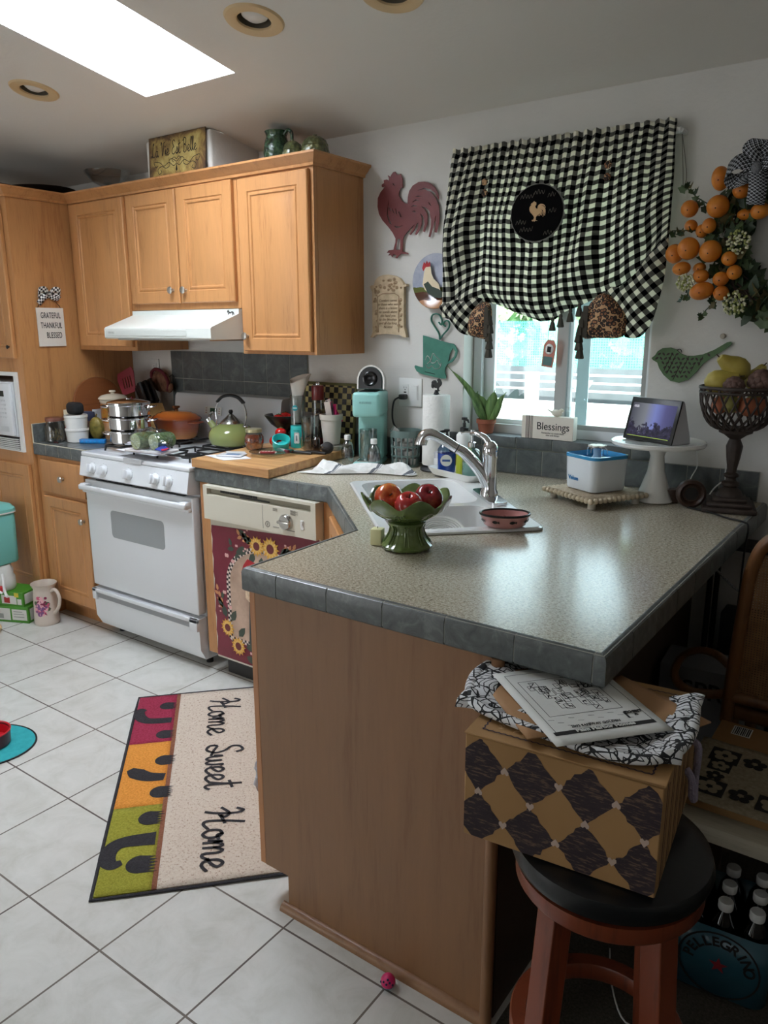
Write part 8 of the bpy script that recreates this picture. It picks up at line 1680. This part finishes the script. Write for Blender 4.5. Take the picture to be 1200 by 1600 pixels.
gbox('food_box', 'upper green food box tilted on the other, under the white cord', (-.548, -.765), .11, .065, .075, .36, .0885, [(-.02, .07, .01, .055, 0), (-.005, .03, .015, .045, 1), (.06, .085, .05, .072, 3), (-.09, -.04, .01, .06, 2), (.075, .1, .01, .04, 0)])
t = thing('steam_cleaner', 'white small appliance base with hose behind the green boxes', 'appliance', (-.66, -.81+.18, .165)) if False else thing('white_appliance', 'white rounded appliance standing on the green boxes below the teal tub', 'appliance', (-.60, -.80, .1642))
b = B(); b.lathe([(0, 0), (.085, 0), (.092, .01), (.09, .06), (.08, .075), (.082, .10), (.07, .13), (0, .135)], 40, rx=1., ry=.75); b.done('body', mat('appliance_white', (210, 210, 204), .4), t)
b = B(); b.tube([(.07, -.02, .09), (.11, -.04, .06), (.13, -.05, .02), (.17, -.06, -.0)], .007, 8, sm=5); b.tube([(-.05, -.065, .09), (.02, -.085, .06), (.09, -.08, .03), (.15, -.075, .02)], .006, 8, sm=5); b.done('hose', WPLAST, t)
b = B(); b.bx(.075, .12, -.06, -.035, .01, .035, .004); b.done('red_clip', mat('clip_red', (196, 34, 40), .4), t)
t = thing('teal_tub', 'pale teal tub with lid at the left edge above the white appliance', 'tub', (-.625, -.80, .30), rz=.1)
b = B(); loopbox(b, .105, .085, .04, [(.01, 0), (.004, .01), (0, .25), (.004, .26)], True, True); b.done('tub', mat('pale_teal', (120, 196, 188), .4), t)
b = B(); loopbox(b, .11, .09, .042, [(.004, .262), (0, .266), (0, .282), (.02, .305), (.05, .312)], True, True); b.m = 1; loopbox(b, .112, .092, .043, [(0, .2615), (0, .268), (.004, .268)], True, True); b.done('lid', [mat('pale_teal', (120, 196, 188), .4), WPLAST], t)
# white wire frame, treat, grey leg
b = B(); b.tube([(-.53, -.93, .165), (-.46, -.96, .135), (-.40, -.975, .10), (-.365, -.98, .07)], .012, 10, sm=5, flat=.6); b.tube([(-.6, -.95, .06), (-.48, -.97, .055), (-.365, -.98, .07)], .012, 10, sm=5, flat=.6); b.tube([(-.6, -.95, .06), (-.6, -.95, .0)], .012, 8)
tag(b.done('plastic_stand', WPLAST, loc=(-.5, -.95, 0), world=True), 'white plastic frame corner at the left edge before the green boxes', 'frame')
b = B(); b.ell((0, 0, .022), (.03, .022, .022), 18, 12, fn=lambda v: 1+.12*math.sin(v.x*9)*math.cos(v.z*7)); tag(b.done('potato', mat('tan_skin', (206, 172, 124), .7), loc=(-.435, -.93, 0)), 'small tan lump on the floor at the left edge by the green boxes', 'toy')
b = B(); b.bx(-.05, .012, -.02, .02, 0, .14, .006); tag(b.done('grey_leg', mat('grey_leg', (140, 142, 150), .4), loc=(.04, -1.20, 0)), 'grey metal leg on the tile at the far left edge', 'leg stand')
# placemat and red bowl
t = thing('pet_mat', 'teal rounded pet mat with dark rim at the left edge', 'mat', (.580, -1.538, 0))
E1 = .145
def mo(r, n=40): return [(r*math.cos(2*PI*k/n)*1.0, r*math.sin(2*PI*k/n)*.98) for k in range(n)]
b = B(); b.at((0, 0, 0), (0, 0, .7)); b.prism([(p[0]*1.22, p[1]) for p in mo(.158)], .004, lambda a, c, d: (a, c, d)); b.M = Matrix(); b.done('mat', mat('teal_felt', (40, 162, 166), .8, var=8, vs=40), t)
b = B(); b.tube([((p[0]*1.22*math.cos(.7)-p[1]*math.sin(.7)), (p[0]*1.22*math.sin(.7)+p[1]*math.cos(.7)), .003) for p in mo(.159, 60)], .0035, 6, closed=True)
for q in ((.06, -.0, .10, .02), (.075, -.03, .115, -.03), (.04, -.05, .07, -.08)): b.tube([(q[0], q[1], .0045), (q[2], q[3], .0045)], .0015, 5)
b.done('dark_rim', INK, t)
t = thing('pet_bowl', 'red rimmed dark maroon pet bowl on the teal mat', 'bowl', (.603, -1.508, .0048))
B().lathe([(0, 0), (.064, 0), (.068, .004), (.072, .05), (.069, .052), (.062, .014), (0, .010)], 44).done('bowl', mat('maroon_bowl', (104, 26, 34), .35, coat=.3), t)
b = B(); b.tube([(.0705*math.cos(2*PI*k/44), .0705*math.sin(2*PI*k/44), .0525) for k in range(44)], .0032, 8, closed=True); b.lathe([(0, .0115), (.061, .0145), (.066, .045), (.0665, .045)], 40); b.done('red_lining', mat('red_glaze', (196, 24, 40), .3, coat=.4), t)
b = B(); [b.ell((.012*k-.02, -.01*(k % 2), .018), (.006, .005, .004), 8, 6) for k in range(5)]; o = b.done('kibble', mat('tan_kibble', (196, 150, 96), .8), loc=(.603, -1.508, .0048+.0), world=False); tag(o, 'few tan kibble pieces in the red pet bowl', 'pet food', kind='stuff')
# white bag hanging on the sink side of the peninsula
b = B(); crumple(b, (1.915, -1.38, .33), (.022, .075, .085), 5, .2, 26, 18); tag(b.done('plastic_bag', mat('bag_white', (206, 206, 212), .4), loc=(1.915, -1.38, .33), world=True), 'white plastic bag peeking out left of the peninsula panel', 'bag')
